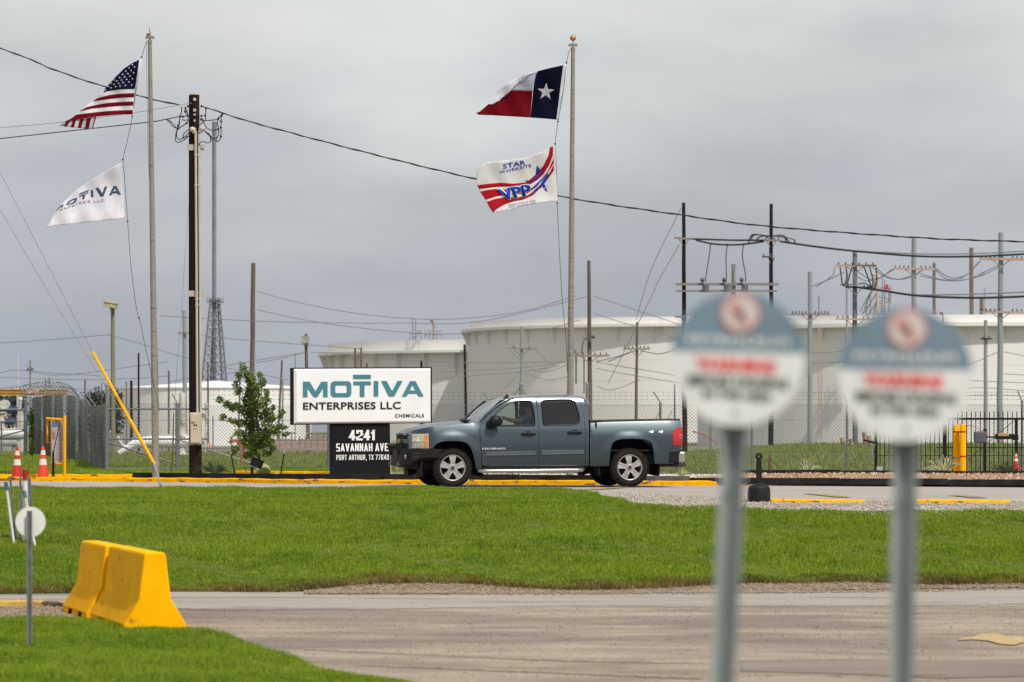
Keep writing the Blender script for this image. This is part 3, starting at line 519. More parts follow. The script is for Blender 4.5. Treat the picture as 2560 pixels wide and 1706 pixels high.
for i, (x0, x1, top, lab) in enumerate(((-20, 62, 990, 'dark tree mass behind the pump yard at far left'), (232, 300, 986, 'dark bushy trees behind the left end of the fence'))):
    t = empty('tree', (*P((x0 + x1) / 2, 1080, 260).to_2d(), 0), label=lab, category='tree'); t['group'] = 'distant trees'
    cl = []
    for px in np.arange(x0, x1, 7): c = P(px, top + 18 + 8 * math.sin(px * .3), 260); cl.append((c.x - t.location.x, c.y - 260 + random.uniform(-2, 2), c.z, .5, .5, .75)); cl.append((c.x - t.location.x, c.y - 260, c.z - 1.2, .5, .5, 1.2))
    leafcloud('crown', cl, 2600, 0.18, M_fol, None, None, parent=t)
    m_ = MB(); m_.tube([(0, 0, -.3), (0.1, 0, 1.8)], [0.14, 0.08], 8); m_.build('trunk', M_wood, t)
# ------------------------------------------------------------------ sign board
T = PL(732.7, 75.5, 18)
def z3(x, y): return (700 + x / 4.9, 900 + y / 4.9)
def zs(pts): return [z3(*p) for p in pts]
M_face = mat('sign_face', (0.84, 0.835, 0.83), 0.4, col2=(0.78, 0.775, 0.77), scale=1.3, stretch=(1, 1, .5))
M_teal = mat('teal_letters', (0.045, 0.20, 0.25), 0.5, col2=(0.05, 0.215, 0.265), scale=2)
M_blt = mat('black_letters', (0.008, 0.008, 0.009), 0.5)
M_cab = mat('sign_cabinet', (0.006, 0.006, 0.007), 0.7, scale=3, spec=0.2)
M_cabside = mat('sign_cabinet_side', (0.05, 0.052, 0.052), 0.6, scale=3)
sg = T.root('monument_sign', label='large white company sign with teal letters on a black pedestal', category='sign')
def SP(d): return lambda a, b, t: T.l(a, b, 0) + Vector((0, d + t, 0))
m = MB(); m.prism(zs([(160, 97), (1863, 90), (1863, 775), (160, 797)]), SP(0), 0.27); m.build('cabinet', M_cab, sg, bevel=0.006)
m = MB(); fr_ = zs([(168, 112), (1845, 105), (1845, 768), (170, 782)]); inn = zs([(195, 135), (1832, 128), (1828, 748), (200, 762)])
o = [T.l(*p) + Vector((0, -0.004, 0)) for p in fr_]; i_ = [T.l(*p) + Vector((0, -0.05, 0)) for p in inn]
m.add(o + i_, [(0, 1, 5, 4), (1, 2, 6, 5), (2, 3, 7, 6), (3, 0, 4, 7), (4, 5, 6, 7), (3, 2, 1, 0)]); face = m.build('face_panel', M_face, sg, smooth=20)
m = MB(); m.prism(zs([(650, 790), (1350, 782), (1357, 1400), (652, 1400)]), SP(0.02), 0.30); m.box(T.l(*z3(1358, 1200)) + Vector((0, 0.02, 0)), (0.01, 0.04, 0.9), mi=1); m.build('pedestal', [M_cab, M_wht], sg, bevel=0.004)
teal = MB(); fd = SP(-0.051)
def L3(poly, holes=(), mb=teal, t=-0.012): mb.prism(zs(poly), fd, t, holes=[zs(h) for h in holes])
L3([(273, 268), (355, 268), (425, 388), (497, 268), (573, 268), (575, 455), (520, 455), (520, 345), (450, 455), (405, 455), (328, 345), (328, 455), (273, 455)])
def rr(x0, y0, x1, y1, r, n=5):
    pts = []
    for cx, cy, a0 in ((x1 - r, y0 + r, -90), (x1 - r, y1 - r, 0), (x0 + r, y1 - r, 90), (x0 + r, y0 + r, 180)):
        pts += [(cx + r * math.cos(R(a0 + 90 * k / n)), cy + r * math.sin(R(a0 + 90 * k / n))) for k in range(n + 1)]
    return pts
L3(rr(612, 262, 865, 455, 48), [rr(668, 310, 810, 408, 20)])
L3([(887, 183), (1104, 183), (1104, 232), (887, 232)]); L3([(890, 265), (1104, 263), (1104, 308), (1025, 308), (1026, 452), (970, 452), (970, 308), (890, 308)])
L3([(1140, 260), (1195, 260), (1195, 447), (1140, 447)]); L3([(1232, 260), (1297, 260), (1365, 385), (1430, 260), (1493, 260), (1390, 447), (1325, 447)])
L3([(1485, 447), (1585, 260), (1650, 260), (1750, 447), (1687, 447), (1670, 412), (1560, 412), (1542, 447)], [[(1580, 375), (1653, 375), (1615, 305)]])
teal.build('teal_lettering', M_teal, face)
def stext(s, box, d, bold, mtl, par, sp=1.0, name='lettering'):
    mb = MB(); x0, y0, x1, y1, x0b, x1b = box; c4 = [z3(x0, y0), z3(x1, y0 - (x1 - x0) * .0075), z3(x1b, y1 - (x1 - x0) * .0075), z3(x0b, y1)]
    text_quad(mb, s, c4, lambda a, b: T.l(a, b) + Vector((0, d, 0)), 0, bold, sp); o = mb.build(name, mtl, par, fixn=False, solid=0.008); return o
def stx(s, x0, y0, x1, y1, d, mtl, par, tv, th, gap, name, sk=.0075):
    mb = MB(); c4 = [z3(x0, y0), z3(x1, y0 - (x1 - x0) * sk), z3(x1, y1 - (x1 - x0) * sk), z3(x0, y1)]
    stroke_text(mb, s, c4, lambda a, b: T.l(a, b) + Vector((0, d, 0)), 0, tv / 4.9, th / 4.9, gap / 4.9); mb.build(name, mtl, par, fixn=False)
stext('ENTERPRISES LLC', (275, 522, 1470, 612, 275, 1470), -0.062, 0.018, M_blt, face, 1.04, name='black_lettering')
stext('CHEMICALS', (1400, 664, 1755, 706, 1400, 1755), -0.062, 0.002, M_blt, face, 1.12, name='black_lettering')
ped = [c for c in sg.children if c.name.startswith('pedestal')][0]
M_whl = mat('white_letters', (0.86, 0.86, 0.85), 0.5)
stx('4241', 845, 861, 1172, 988, 0.012, M_whl, ped, 31, 24, 9, 'white_lettering'); stx('SAVANNAH AVE', 690, 1026, 1330, 1123, 0.012, M_whl, ped, 16, 14, 10, 'white_lettering'); stx('PORT ARTHUR, TX 77640', 692, 1165, 1335, 1228, 0.012, M_whl, ped, 8.5, 8.5, 8, 'white_lettering')

# ------------------------------------------------------------------ flagpoles, halyards and flags
def flagpole(label, base, top, Y, rb, rt, ball, truckpx, half=False):
    B, Tp = P(base[0], base[1], Y), P(top[0], top[1], Y); B.z = 0.0
    t = empty('flagpole', B, label=label, category='flagpole', group='tall flagpoles by the sign')
    m = MB(); D = Tp - B; pts = [D * (k / 24) for k in range(25)]; m.tube(pts, [rb + (rt - rb) * k / 24 for k in range(25)], 20); m.build('pole', M_paint_pole, t, smooth=40)
    m = MB(); s = Y / F
    m.cyl(D + Vector((0, 0, -0.02)), D + Vector((0, 0, 0.06)), rt * 1.15, n=16); m.cyl(D + Vector((0, 0, 0.05)), D + Vector((0, 0, 0.10)), rt * .6, n=12); m.box(D + Vector((0, 0, 0.12)), (0.15, 0.06, 0.05))
    for sx in (-1, 1): m.cyl(D + Vector((sx * 0.075, -.02, 0.11)), D + Vector((sx * 0.075, .02, 0.11)), 0.028, n=12)
    m.build('pulley_head', M_grayarm, t, bevel=0.004)
    m = MB()
    if half:
        c = D + Vector((-0.03, 0, 0.20)); rot = Matrix.Rotation(R(-20), 3, 'Y')
        pr = [(0.002, -0.055), (0.03, -0.05), (0.05, -0.03), (0.06, 0.0), (0.0, 0.004)]; k = len(m.v); m.lathe((0, 0, 0), pr, 16); m.v = [tuple(rot @ Vector(v) + c) for v in m.v]; m.cyl(c + Vector((0.03, 0, 0.0)), c + Vector((0.02, 0, 0.13)), 0.01, n=8)
    else: m.sphere(D + Vector((0, 0, 0.27)), 0.068, 20)
    m.cyl(D + Vector((0, 0, 0.12)), D + Vector((0, 0, 0.22)), 0.012, n=8)
    m.build('gold_ball', mat('copper_gold', (0.62, 0.30, 0.13), 0.35, 0.6), t, smooth=50)
    return t
fp1 = flagpole('left flagpole with a broken gold finial, flying the striped flag', (389.5, 1184), (374.5, 107), 76.4, 0.082, 0.044, True, None, True)
fp2 = flagpole('right flagpole with a round gold ball, rising behind the truck cab', (1424, 1187), (1432.5, 126), 76.2, 0.080, 0.044, True, None)
m = MB(); m.tube([P(1432, 1110, 76.2) + Vector((0, -.1, 0)) - fp2.location, P(1432, 1050, 76.2) + Vector((0, -.1, 0)) - fp2.location], 0.012, 6); m.build('cleat', M_galv, fp2)
def rope(label, pts, Y, r=0.006, knots=()):
    m = MB(); m.tube(crom([P(px, py, Y) for px, py in pts], 8), r, 6)
    for k in knots: m.sphere(P(*k, Y), 0.022, 8)
    return m.build('halyard', M_cable, label=label, category='rope')
rope('halyard rope holding both flags on the left pole', [(366, 103), (362, 118), (356, 140), (344, 200), (331, 290), (320, 345), (308, 399), (311, 440), (315, 500), (319, 552), (327, 660), (341, 770), (352, 812), (366, 880), (384, 960), (396, 1010), (397, 1030)], 76.2, knots=[(354, 143), (330, 292), (307, 399), (319, 553), (347, 795)])
rope('thin second rope hanging straight down the left flagpole', [(366, 103), (367, 180), (371, 400), (383, 640), (390, 800), (395, 940), (397, 1028)], 76.6, 0.004)
rope('halyard rope holding both flags on the right pole', [(1424, 124), (1417, 155), (1408, 230), (1395, 305), (1391, 335), (1388, 360), (1391, 420), (1393, 505), (1397, 600), (1405, 740), (1416, 860), (1418, 930)], 76.0, knots=[(1416, 157), (1395, 304), (1388, 360), (1393, 508)])
def flag(name, label, pieces, Y, mats, amp, extra=(), off=0):
    """pieces: (loops of pixel points, material index, layer)"""
    mb = MB()
    def f3(px, py, lay=0):
        d = amp * (math.sin(px * 0.055 + py * 0.018) + 0.5 * math.sin(px * 0.11 - py * 0.05 + 1)) + 0.06 * math.sin(py * .03)
        return P(px, py, Y + d - lay)
    for loops, mi, lay in pieces:
        v, f = refine(loops, 6.0); mb.add([f3(a, b, lay) for a, b in v], f, mi)
    for s, c4, mi, bold, sp, lay in extra:
        if s == 'never':
            c4_ = [Vector(c) for c in c4]; H_ = (c4_[3] - c4_[0]).length; W_ = (c4_[1] - c4_[0]).length / len(s); t_ = min(H_, W_) * (.24 + bold); stroke_text(mb, s, c4, lambda a, b: f3(a, b, lay), mi, t_, t_, W_ * .12)
        else: text_quad(mb, s, c4, lambda a, b: f3(a, b, lay), mi, bold, sp)
    o = mb.build(name, mats, fixn=False, label=label, category='flag'); me = o.data
    # every piece of cloth faces the camera
    bm = bmesh.new(); bm.from_mesh(me)
    for fc in bm.faces:
        if fc.normal.y > 0: fc.normal_flip()
    bm.to_mesh(me); bm.free(); me.shade_smooth(); me.set_sharp_from_angle(angle=R(60)); o.modifiers.new('solid', 'SOLIDIFY').thickness = 0.0015
    return o
def cloth(n, c): return mat(n, c, 0.8, spec=0.12, trans=0.42, scale=4, col2=tuple(x * .9 for x in c), bump=0.15, bscale=12)
C_w = cloth('cloth_white', (0.90, 0.89, 0.93)); C_r = cloth('cloth_red', (0.24, 0.004, 0.014)); C_b = cloth('cloth_navy', (0.010, 0.013, 0.065)); C_db = cloth('cloth_dark_navy', (0.004, 0.006, 0.026))
C_r2 = cloth('cloth_bright_red', (0.62, 0.015, 0.03)); C_bl = cloth('cloth_blue', (0.02, 0.09, 0.60)); C_wsh = cloth('cloth_white_shaded', (0.62, 0.62, 0.72)); C_lt = cloth('cloth_slate', (0.10, 0.16, 0.27))  # the dull lavender is white cloth with its fold shade put into the colour
q1 = lambda p: [(x / 3.677, 60 + y / 3.677) for x, y in p]
def star(cx, cy, r, rot=0):
    return [(cx + (r if k % 2 == 0 else r * .40) * math.sin(R(36 * k + rot)), cy - (r if k % 2 == 0 else r * .40) * math.cos(R(36 * k + rot))) for k in range(10)]
sil = [(1280, 330), (1230, 352), (1140, 410), (1060, 490), (960, 600), (905, 650), (860, 700), (790, 755), (730, 803), (690, 838), (650, 870), (600, 895), (560, 920), (540, 940)]
pcs = [([q1(sil + [(600, 905), (700, 878), (885, 853), (1100, 833), (1220, 833)])], 0, 0),
       ([q1([(1280, 330), (1230, 352), (1140, 410), (1060, 490), (960, 600), (950, 630), (1000, 618), (1100, 603), (1240, 598)])], 2, 0.004),
       ([q1([(1236, 636), (1100, 643), (1000, 655), (925, 675), (885, 690), (850, 713), (900, 705), (980, 695), (1100, 680), (1232, 675)])], 1, 0.004),
       ([q1([(1228, 714), (1100, 718), (980, 728), (880, 746), (800, 764), (760, 786), (730, 805), (850, 778), (980, 765), (1100, 755), (1224, 751)])], 1, 0.004),
       ([q1([(1221, 793), (1100, 795), (950, 805), (800, 822), (700, 835), (650, 872), (600, 896), (540, 940), (600, 905), (700, 878), (885, 853), (1100, 833), (1220, 833)])], 1, 0.004),
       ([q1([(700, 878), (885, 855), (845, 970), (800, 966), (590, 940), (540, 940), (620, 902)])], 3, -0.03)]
for (a, b, c, d) in ((885, 870, 845, 853), (838, 798, 780, 815), (770, 735, 712, 745), (700, 668, 650, 680), (640, 610, 590, 612)):
    yt = lambda x: 855 + (885 - x) * 0.135
    pcs.append(([q1([(a, yt(a)), (b, yt(b)), (c, 966 if c > 800 else 966 - (800 - c) * .1), (d, 966 if d > 800 else 966 - (800 - d) * .1)])], 1, -0.024))
for sx, sy in [(1217, 378), (1235, 398), (1185, 407), (1205, 430), (1155, 436), (1226, 452), (1175, 459), (1127, 466), (1193, 481), (1145, 488), (1100, 496), (1217, 507), (1163, 512), (1118, 519), (1073, 527), (1185, 536), (1131, 542), (1090, 549), (1047, 558), (1210, 564), (1152, 567), (1103, 573), (1063, 580), (1021, 590), (995, 577), (968, 610), (1022, 547), (1048, 518)]:
    pcs.append(([q1(star(sx, sy, 11))], 0, 0.008))
pcs.append(([q1([(1283, 328), (1310, 318), (1245, 660), (1222, 835), (1215, 833), (1240, 600)])], 0, 0.002))
flag('flag', 'stars and stripes flag with its lower corner folded back', pcs, 76.2, [C_w, C_r, C_b, C_wsh], 0.045)
q2 = lambda p: [(100 + x / 7.84, 400 + y / 7.84) for x, y in p]
pcs = [([q2([(1605, 70), (1500, 100), (1300, 215), (1000, 400), (700, 600), (450, 840), (300, 1040), (250, 1110), (190, 1230), (130, 1335), (300, 1290), (700, 1250), (1200, 1195), (1640, 1150), (1665, 1150), (1625, 500)])], 0, 0)]
for pl in ([[(1350, 700), (1440, 510), (1495, 505), (1585, 680), (1530, 682), (1515, 650), (1415, 660), (1400, 695)], [(1437, 618), (1502, 612), (1470, 556)]], [[(1085, 550), (1145, 542), (1225, 655), (1265, 525), (1320, 518), (1245, 715), (1185, 720)]], [[(990, 600), (1035, 578), (1050, 725), (1000, 735)]],
           [[(770, 660), (965, 580), (950, 610), (772, 690)]], [[(768, 712), (955, 622), (945, 650), (890, 675), (870, 765), (825, 775), (840, 705), (770, 732)]], [[(500, 890), (560, 810), (640, 765), (700, 745), (730, 755), (715, 800), (680, 845), (600, 875)], [(548, 868), (600, 853), (655, 825), (692, 776), (640, 790), (590, 822)]],
           [[(305, 1010), (400, 900), (480, 860), (460, 885), (440, 935), (415, 940), (428, 903), (345, 985)]]):
    pcs.append(([q2(l) for l in pl], 1, 0.006))
ex = [('ISES', q2([(712, 838), (988, 782), (990, 836), (714, 872)]), 2, 0.001, 1.1, 0.006), ('ERPR', q2([(390, 965), (695, 868), (697, 905), (392, 1000)]), 2, 0.001, 1.1, 0.006), ('LLC', q2([(1055, 785), (1262, 762), (1264, 815), (1058, 838)]), 2, 0.001, 1.1, 0.006)]
flag('flag', 'plain white company flag with slate blue lettering on the left pole', pcs, 76.1, [C_w, C_lt, mat('grey_print', (0.25, 0.25, 0.28), 0.7)], 0.03, ex)
q5 = lambda p: [(1160 + x / 3.267, 80 + y / 3.267) for x, y in p]
pcs = [([q5([(810, 272), (700, 296), (605, 320), (590, 345), (575, 400), (565, 470), (555, 580), (540, 700), (650, 708), (755, 717)])], 2, 0),
       ([q5([(560, 482), (470, 480), (380, 478), (330, 520), (290, 560), (232, 590), (200, 590), (130, 650), (98, 663), (120, 678), (240, 682), (370, 690), (540, 700), (553, 580)])], 1, 0),
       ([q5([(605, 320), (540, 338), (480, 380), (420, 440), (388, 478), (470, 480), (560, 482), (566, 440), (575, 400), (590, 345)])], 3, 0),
       ([q5([(605, 320), (540, 330), (460, 360), (380, 405), (300, 455), (278, 478), (278, 510), (245, 560), (230, 598), (262, 575), (295, 545), (315, 540), (345, 515), (388, 478), (420, 440), (480, 380), (545, 342)])], 0, 0.03),
       ([q5(star(668, 492, 74, 3))], 4, 0.006), ([q5([(812, 270), (838, 265), (775, 718), (755, 718)])], 0, 0.002)]
flag('flag', 'navy, white and red single star flag on the right pole', pcs, 76.0, [C_w, cloth('cloth_deep_red', (0.22, 0.003, 0.012)), C_db, C_wsh, cloth('cloth_star', (0.68, 0.68, 0.72))], 0.035)
W = [(728, 935), (745, 935), (763, 1385), (700, 1390), (540, 1410), (390, 1450), (235, 1478), (205, 1430), (180, 1380), (130, 1305), (105, 1250), (103, 1130), (140, 1090), (195, 1065), (340, 1050), (500, 1030), (620, 985)]
pcs = [([q5(W)], 0, 0),
       ([q5([(703, 942), (690, 1010), (650, 1090), (600, 1150), (540, 1205), (500, 1230), (400, 1240), (300, 1232), (200, 1240), (108, 1253), (125, 1283), (250, 1268), (330, 1262), (430, 1268), (540, 1245), (600, 1208), (650, 1160), (695, 1090), (726, 1010), (728, 935)])], 1, 0.004),
       ([q5([(130, 1305), (200, 1290), (280, 1280), (360, 1290), (450, 1300), (520, 1290), (575, 1262), (640, 1200), (690, 1130), (732, 1030), (733, 1072), (700, 1130), (650, 1200), (590, 1268), (520, 1315), (430, 1330), (340, 1330), (260, 1345), (178, 1372)])], 1, 0.004),
       ([q5([(186, 1388), (260, 1362), (340, 1350), (430, 1352), (520, 1335), (590, 1290), (650, 1225), (700, 1150), (733, 1085), (735, 1130), (700, 1180), (640, 1262), (560, 1335), (480, 1372), (400, 1385), (330, 1410), (270, 1445), (238, 1476), (205, 1430)])], 1, 0.004),
       ([q5([(595, 1090), (585, 1165), (605, 1158), (632, 1136)])], 2, 0.008), ([q5([(490, 1213), (525, 1222), (520, 1212)])], 2, 0.008),
       ([q5([(540, 1222), (580, 1190), (632, 1140), (605, 1185), (560, 1225)])], 2, 0.008), ([q5([(570, 1262), (640, 1195), (660, 1168), (650, 1200), (600, 1250), (575, 1272)])], 2, 0.008),
       ([q5([(566, 1300), (620, 1250), (680, 1160), (702, 1158), (660, 1235), (600, 1290), (556, 1338)])], 2, 0.008), ([q5([(640, 1262), (655, 1240), (668, 1262), (652, 1280)])], 2, 0.008), ([q5([(655, 1288), (670, 1266), (682, 1308)])], 2, 0.008)]
ex = [('VPP', q5([(262, 1285), (548, 1236), (556, 1338), (318, 1385)]), 0, 0.085, 1.0, 0.014), ('VPP', q5([(268, 1290), (542, 1242), (548, 1335), (322, 1378)]), 2, 0.04, 1.02, 0.022),
      ('STAR', q5([(318, 1080), (500, 1047), (505, 1083), (320, 1120)]), 2, 0.02, 1.05, 0.006), ('WORKSITE', q5([(285, 1138), (549, 1078), (552, 1103), (290, 1160)]), 2, 0.01, 1.05, 0.006),
      ('Partners in Safety and Health', q5([(362, 1407), (583, 1370), (584, 1388), (363, 1425)]), 3, 0.0, 1.0, 0.006), ('OSHA - Management - Labor', q5([(365, 1427), (585, 1388), (586, 1402), (366, 1441)]), 3, 0.0, 1.0, 0.006)]
flag('flag', 'white safety flag with red waves, blue letters and a blue star', pcs, 75.9, [cloth('cloth_cream', (0.92, 0.915, 0.90)), C_r2, C_bl, mat('blue_print', (0.15, 0.18, 0.45), 0.7)], 0.018, ex)

# ------------------------------------------------------------------ jersey barriers
ax = Vector((-0.27, 0.963)).normalized(); nrm = Vector((ax.y, -ax.x))     # nrm points right
A0 = Vector((P(388, 1566, 37.0).x, 37.0))
M_bar = mat('barrier_paint', (0.95, 0.475, 0.0), 0.8, spec=0.08, col2=(0.88, 0.41, 0.0), scale=2.5, bump=0.12, bscale=18, col3=(0.42, 0.21, 0.03), scale3=6, t3=(0.64, 0.72), detail=8)
def barrier(o2, L, label):
    t = empty('concrete_barrier', (o2.x, o2.y, -1.03), math.atan2(ax.y, ax.x), label=label, category='barrier', group='yellow concrete barriers'); m = MB()
    half = [(0.335, 0.0), (0.335, 0.085), (0.17, 0.36), (0.115, 0.83), (0.098, 0.85)]
    prof = [(w, h) for w, h in half] + [(-w, h) for w, h in half[::-1]]
    slots = [(L * .22, L * .36), (L * .62, L * .76)]; st = [0.0]
    cuts = [0.0, L * .22, L * .36, L * .62, L * .76, L]
    for k in range(5):
        x0, x1 = cuts[k], cuts[k + 1]; up = k in (1, 3)
        pr = [(w, max(h, 0.085) if up and h < .01 else h) for w, h in prof]
        if up: pr = [(w, max(h, .084)) for w, h in prof][1:-1]
        vs = [(x0, w, h) for w, h in pr] + [(x1, w, h) for w, h in pr]; n = len(pr)
        m.add(vs, [(i, (i + 1) % n, n + (i + 1) % n, n + i) for i in range(n)] + [tuple(range(n)), tuple(range(n, 2 * n))[::-1]])
    bm_ = m.build('body', M_bar, t)
    # merge the runs so that no inner faces remain
    bm = bmesh.new(); bm.from_mesh(bm_.data); bmesh.ops.remove_doubles(bm, verts=bm.verts, dist=1e-4)
    inner = [f for f in bm.faces if abs(f.normal.x) > .99 and 0.01 < f.calc_center_median().x < L - .01 and len(f.verts) > 6]
    bmesh.ops.delete(bm, geom=inner, context='FACES'); bmesh.ops.recalc_face_normals(bm, faces=bm.faces); bm.to_mesh(bm_.data); bm.free()
    b = bm_.modifiers.new('bevel', 'BEVEL'); b.width = 0.03; b.segments = 3; b.limit_method = 'ANGLE'
    bm_.data.shade_smooth(); bm_.data.set_sharp_from_angle(angle=R(50))
    m = MB(); m.tube([(L * .5, 0.14, 0.47), (L * .5, 0.15, 0.52)], 0.012, 6); m.build('lifting_mark', mat('scratch', (0.25, 0.13, 0.02), 0.8), t)
    return t
barrier(A0, 2.38, 'nearer of two yellow concrete barriers, its end facing us'); barrier(A0 + ax * 2.45 - nrm * 0.028, 1.85, 'farther of two yellow concrete barriers by the scuffed kerb')

# ------------------------------------------------------------------ traffic cones
M_or = mat('cone_orange', (0.80, 0.055, 0.015), 0.45, col2=(0.70, 0.045, 0.012), scale=4); M_refl = mat('reflective_band', (0.72, 0.68, 0.62), 0.4); M_red = mat('cone_red', (0.55, 0.02, 0.012), 0.45)
def cone(px, row, Y, s, label, mt, group='orange traffic cones'):
    b = P(px, row, Y); t = empty('traffic_cone', b, random.uniform(0, 1), label=label, category='traffic cone', group=group)
    m = MB(); m.lathe((0, 0, 0), [(0.175 * s, 0.02), (0.165 * s, 0.03), (0.135 * s, 0.045 * s), (0.030 * s, 0.74 * s), (0.022 * s, 0.745 * s), (0.0, 0.745 * s)], 28); m.box((0, 0, 0.015), (0.38 * s, 0.38 * s, 0.03)); m.build('body', mt, t, smooth=40)
    for z0, z1 in ((0.56, 0.66), (0.335, 0.47)):
        m = MB(); rz = lambda z: (0.135 - (z - .045) / .695 * .105) * s + 0.0025; z1_ = z1; m.lathe((0, 0, 0), [(rz(z0), z0 * s), (rz(z1_), z1_ * s)], 28); m.build('reflective_band', M_refl, t, smooth=40)
    return t
cone(43, 1200.5, 77.4, 0.985, 'darker red traffic cone left of the other by the yellow kerb', M_red); cone(107.5, 1200.5, 77.2, 1.0, 'bright orange traffic cone next to the yellow pipe frame', M_or)
cone(2370, 1184, 78.6, 0.48, 'small orange cone half hidden behind the agave leaves', M_or); cone(2540, 1172, 79.5, 0.5, 'faded red and silver cone in the grass tuft at far right', M_red)

# ------------------------------------------------------------------ yellow pipe frame with posted notices, delineator
bx = P(135, 1201, 77.6); t = empty('notice_frame', bx, label='yellow pipe frame holding a glazed notice board', category='sign'); pl = lambda px, py, d=0: P(px, py, 77.6) - bx + Vector((0, d, 0))
m = MB(); m.tube([pl(161.5, 1201), pl(161.5, 1040)], 0.034, 14); m.tube([pl(125, 1185, .35), pl(124, 1046, .35)], 0.026, 12); m.tube([pl(161.5, 1050, 0.02), pl(112, 1047, .33)], 0.030, 12); m.tube([pl(161, 1161), pl(123, 1160, .3)], 0.026, 12); m.build('post_frame', M_yel, t, smooth=50)
m = MB(); m.tube([pl(113, 1047, .34), pl(113, 1107, .36), pl(124, 1107, .36)], 0.02, 10); m.build('side_bracket', M_yel, t, smooth=50)
m = MB(); m.box(pl(142, 1105, .16), (0.28, 0.012, 0.94)); pn = m.build('notice_board', mat('board_backing', (0.42, 0.36, 0.36), 0.5, col2=(0.33, 0.29, 0.30), scale=7, stretch=(0.2, 1, 5)), t)
for k, (c, x0, x1, y0, y1) in enumerate([((0.10, 0.17, 0.33), 128, 141, 1053, 1067), ((0.40, 0.40, 0.38), 128, 139, 1071, 1080), ((0.32, 0.22, 0.10), 128, 136, 1082, 1097), ((0.45, 0.32, 0.35), 143, 157, 1053, 1078), ((0.36, 0.27, 0.28), 143, 157, 1082, 1102), ((0.42, 0.33, 0.33), 141, 157, 1108, 1124), ((0.35, 0.30, 0.30), 141, 157, 1130, 1150), ((0.42, 0.40, 0.38), 127, 139, 1108, 1150)]):
    m = MB(); m.box(pl((x0 + x1) / 2, (y0 + y1) / 2, .148), ((x1 - x0) / 112, 0.004, (y1 - y0) / 112)); m.build('notice', mat(f'notice_{k}', c, 0.6, col2=tuple(v * .7 for v in c), scale=22, stretch=(0.3, 1, 4)), pn)
m = MB(); m.tube([P(140, 1186, 77.2), P(150, 1058, 77.0)], 0.009, 8); m.tube([P(132.5, 1200, 77.2), P(133, 1130, 77.2)], [0.024, 0.018], 12); m.tube([P(134, 1128, 77.2), P(150, 1056, 77.2)], 0.008, 8)
bb = P(136, 1200, 77.2); m.v = m.v[16:] ; 
m = MB(); m.tube([(0, 0, .04), (0, 0, .63)], [0.032, 0.022], 14); m.lathe((0, 0, 0), [(0.17, 0.0), (0.16, 0.03), (0.05, 0.07), (0.035, 0.1), (0.0, 0.1)], 20); m.tube([(0.005, 0, .62), (0.15, 0, 1.27)], 0.010, 8)
bb = P(133, 1200, 77.1); m.build('delineator_post', M_blkmetal, smooth=50, label='black flexible post on a round base beside the yellow frame', category='post').location = bb

# ------------------------------------------------------------------ marker poles at left
M_pvcw = mat('white_pvc', (0.74, 0.73, 0.69), 0.4, col2=(0.55, 0.55, 0.50), scale=2, stretch=(3, 3, 0.6)); M_blcap = mat('blue_cap', (0.02, 0.13, 0.20), 0.5); M_rcap = mat('red_cap', (0.32, 0.02, 0.015), 0.5)
def marker(name, label, pts, Y, r, m1, cap=None, caplen=0, cat='marker post'):
    A = P(*pts[0], Y); t = empty(name, A, label=label, category=cat, group='utility marker posts'); D = P(*pts[1], Y + (pts[2] if len(pts) > 2 else 0)) - A
    m = MB(); m.tube([(0, 0, -0.05), D], r, 14); m.build('shaft', m1, t, smooth=50)
    if cap is not None: m = MB(); u = D.normalized(); m.tube([D - u * caplen, D + u * 0.01], r * 1.28, 14); m.build('cap', cap, t, smooth=50)
    return t
marker('marker_post', 'thick white marker post with a red cap behind the disc', [(61.5, 1407), (64, 1176)], 50.6, 0.036, M_pvcw, M_rcap, 0.14)
marker('marker_post', 'leftmost white marker post, leaning, with a dark blue cap', [(42, 1406), (14.5, 1207)], 50.3, 0.021, M_pvcw, M_blcap, 0.11)
marker('marker_post', 'white marker post with a light blue cap leaning right behind the disc', [(97, 1407), (60.5, 1229)], 50.2, 0.021, M_pvcw, mat('blue_cap_light', (0.06, 0.20, 0.30), 0.5), 0.09)
def uchan(label, a, b, Y, w, mt, rot=0.0, name='channel_post'):
    A = P(*a, Y); D = P(*b, Y) - A; L = D.length; prof = [(-.5, .12), (-.33, .12), (-.22, .5), (.22, .5), (.33, .12), (.5, .12), (.5, .0), (.27, .0), (.16, .40), (-.16, .40), (-.27, 0), (-.5, 0)]
    m = MB(); n = len(prof); rt = Matrix.Rotation(rot, 3, 'Z'); o1 = [rt @ Vector((x * w, y * w, 0)) for x, y in prof]; m.add([p + Vector((0, 0, -.1)) for p in o1] + [p + D for p in o1], [(i, (i + 1) % n, n + (i + 1) % n, n + i) for i in range(n)] + [(0, 1, 10, 11), (1, 2, 9, 10), (2, 3, 8, 9), (3, 4, 7, 8), (4, 5, 6, 7), tuple(n + i for i in (0, 1, 10, 11)), tuple(n + i for i in (1, 2, 9, 10)), tuple(n + i for i in (2, 3, 8, 9)), tuple(n + i for i in (3, 4, 7, 8)), tuple(n + i for i in (4, 5, 6, 7))])
    o = m.build(name, mt); o.location = A; return o
tag(uchan('', (44, 1406), (25.5, 1197), 50.8, 0.035, M_galv), 'thin grey channel post leaning beside the leftmost blue-capped post', 'post', 'utility marker posts')
tag(uchan('', (47, 1405), (51, 1192), 50.9, 0.035, M_galv), 'upright dark grey channel post left of the red-capped post', 'post', 'utility marker posts')
tag(uchan('', (88, 1406), (72, 1192), 50.4, 0.05, M_galv), 'grey channel post right of the red-capped post', 'post', 'utility marker posts')
A = P(73.5, 1620, 34.0); t = empty('round_marker_sign', A, label='round white sign seen from behind on a steel post at left', category='sign')
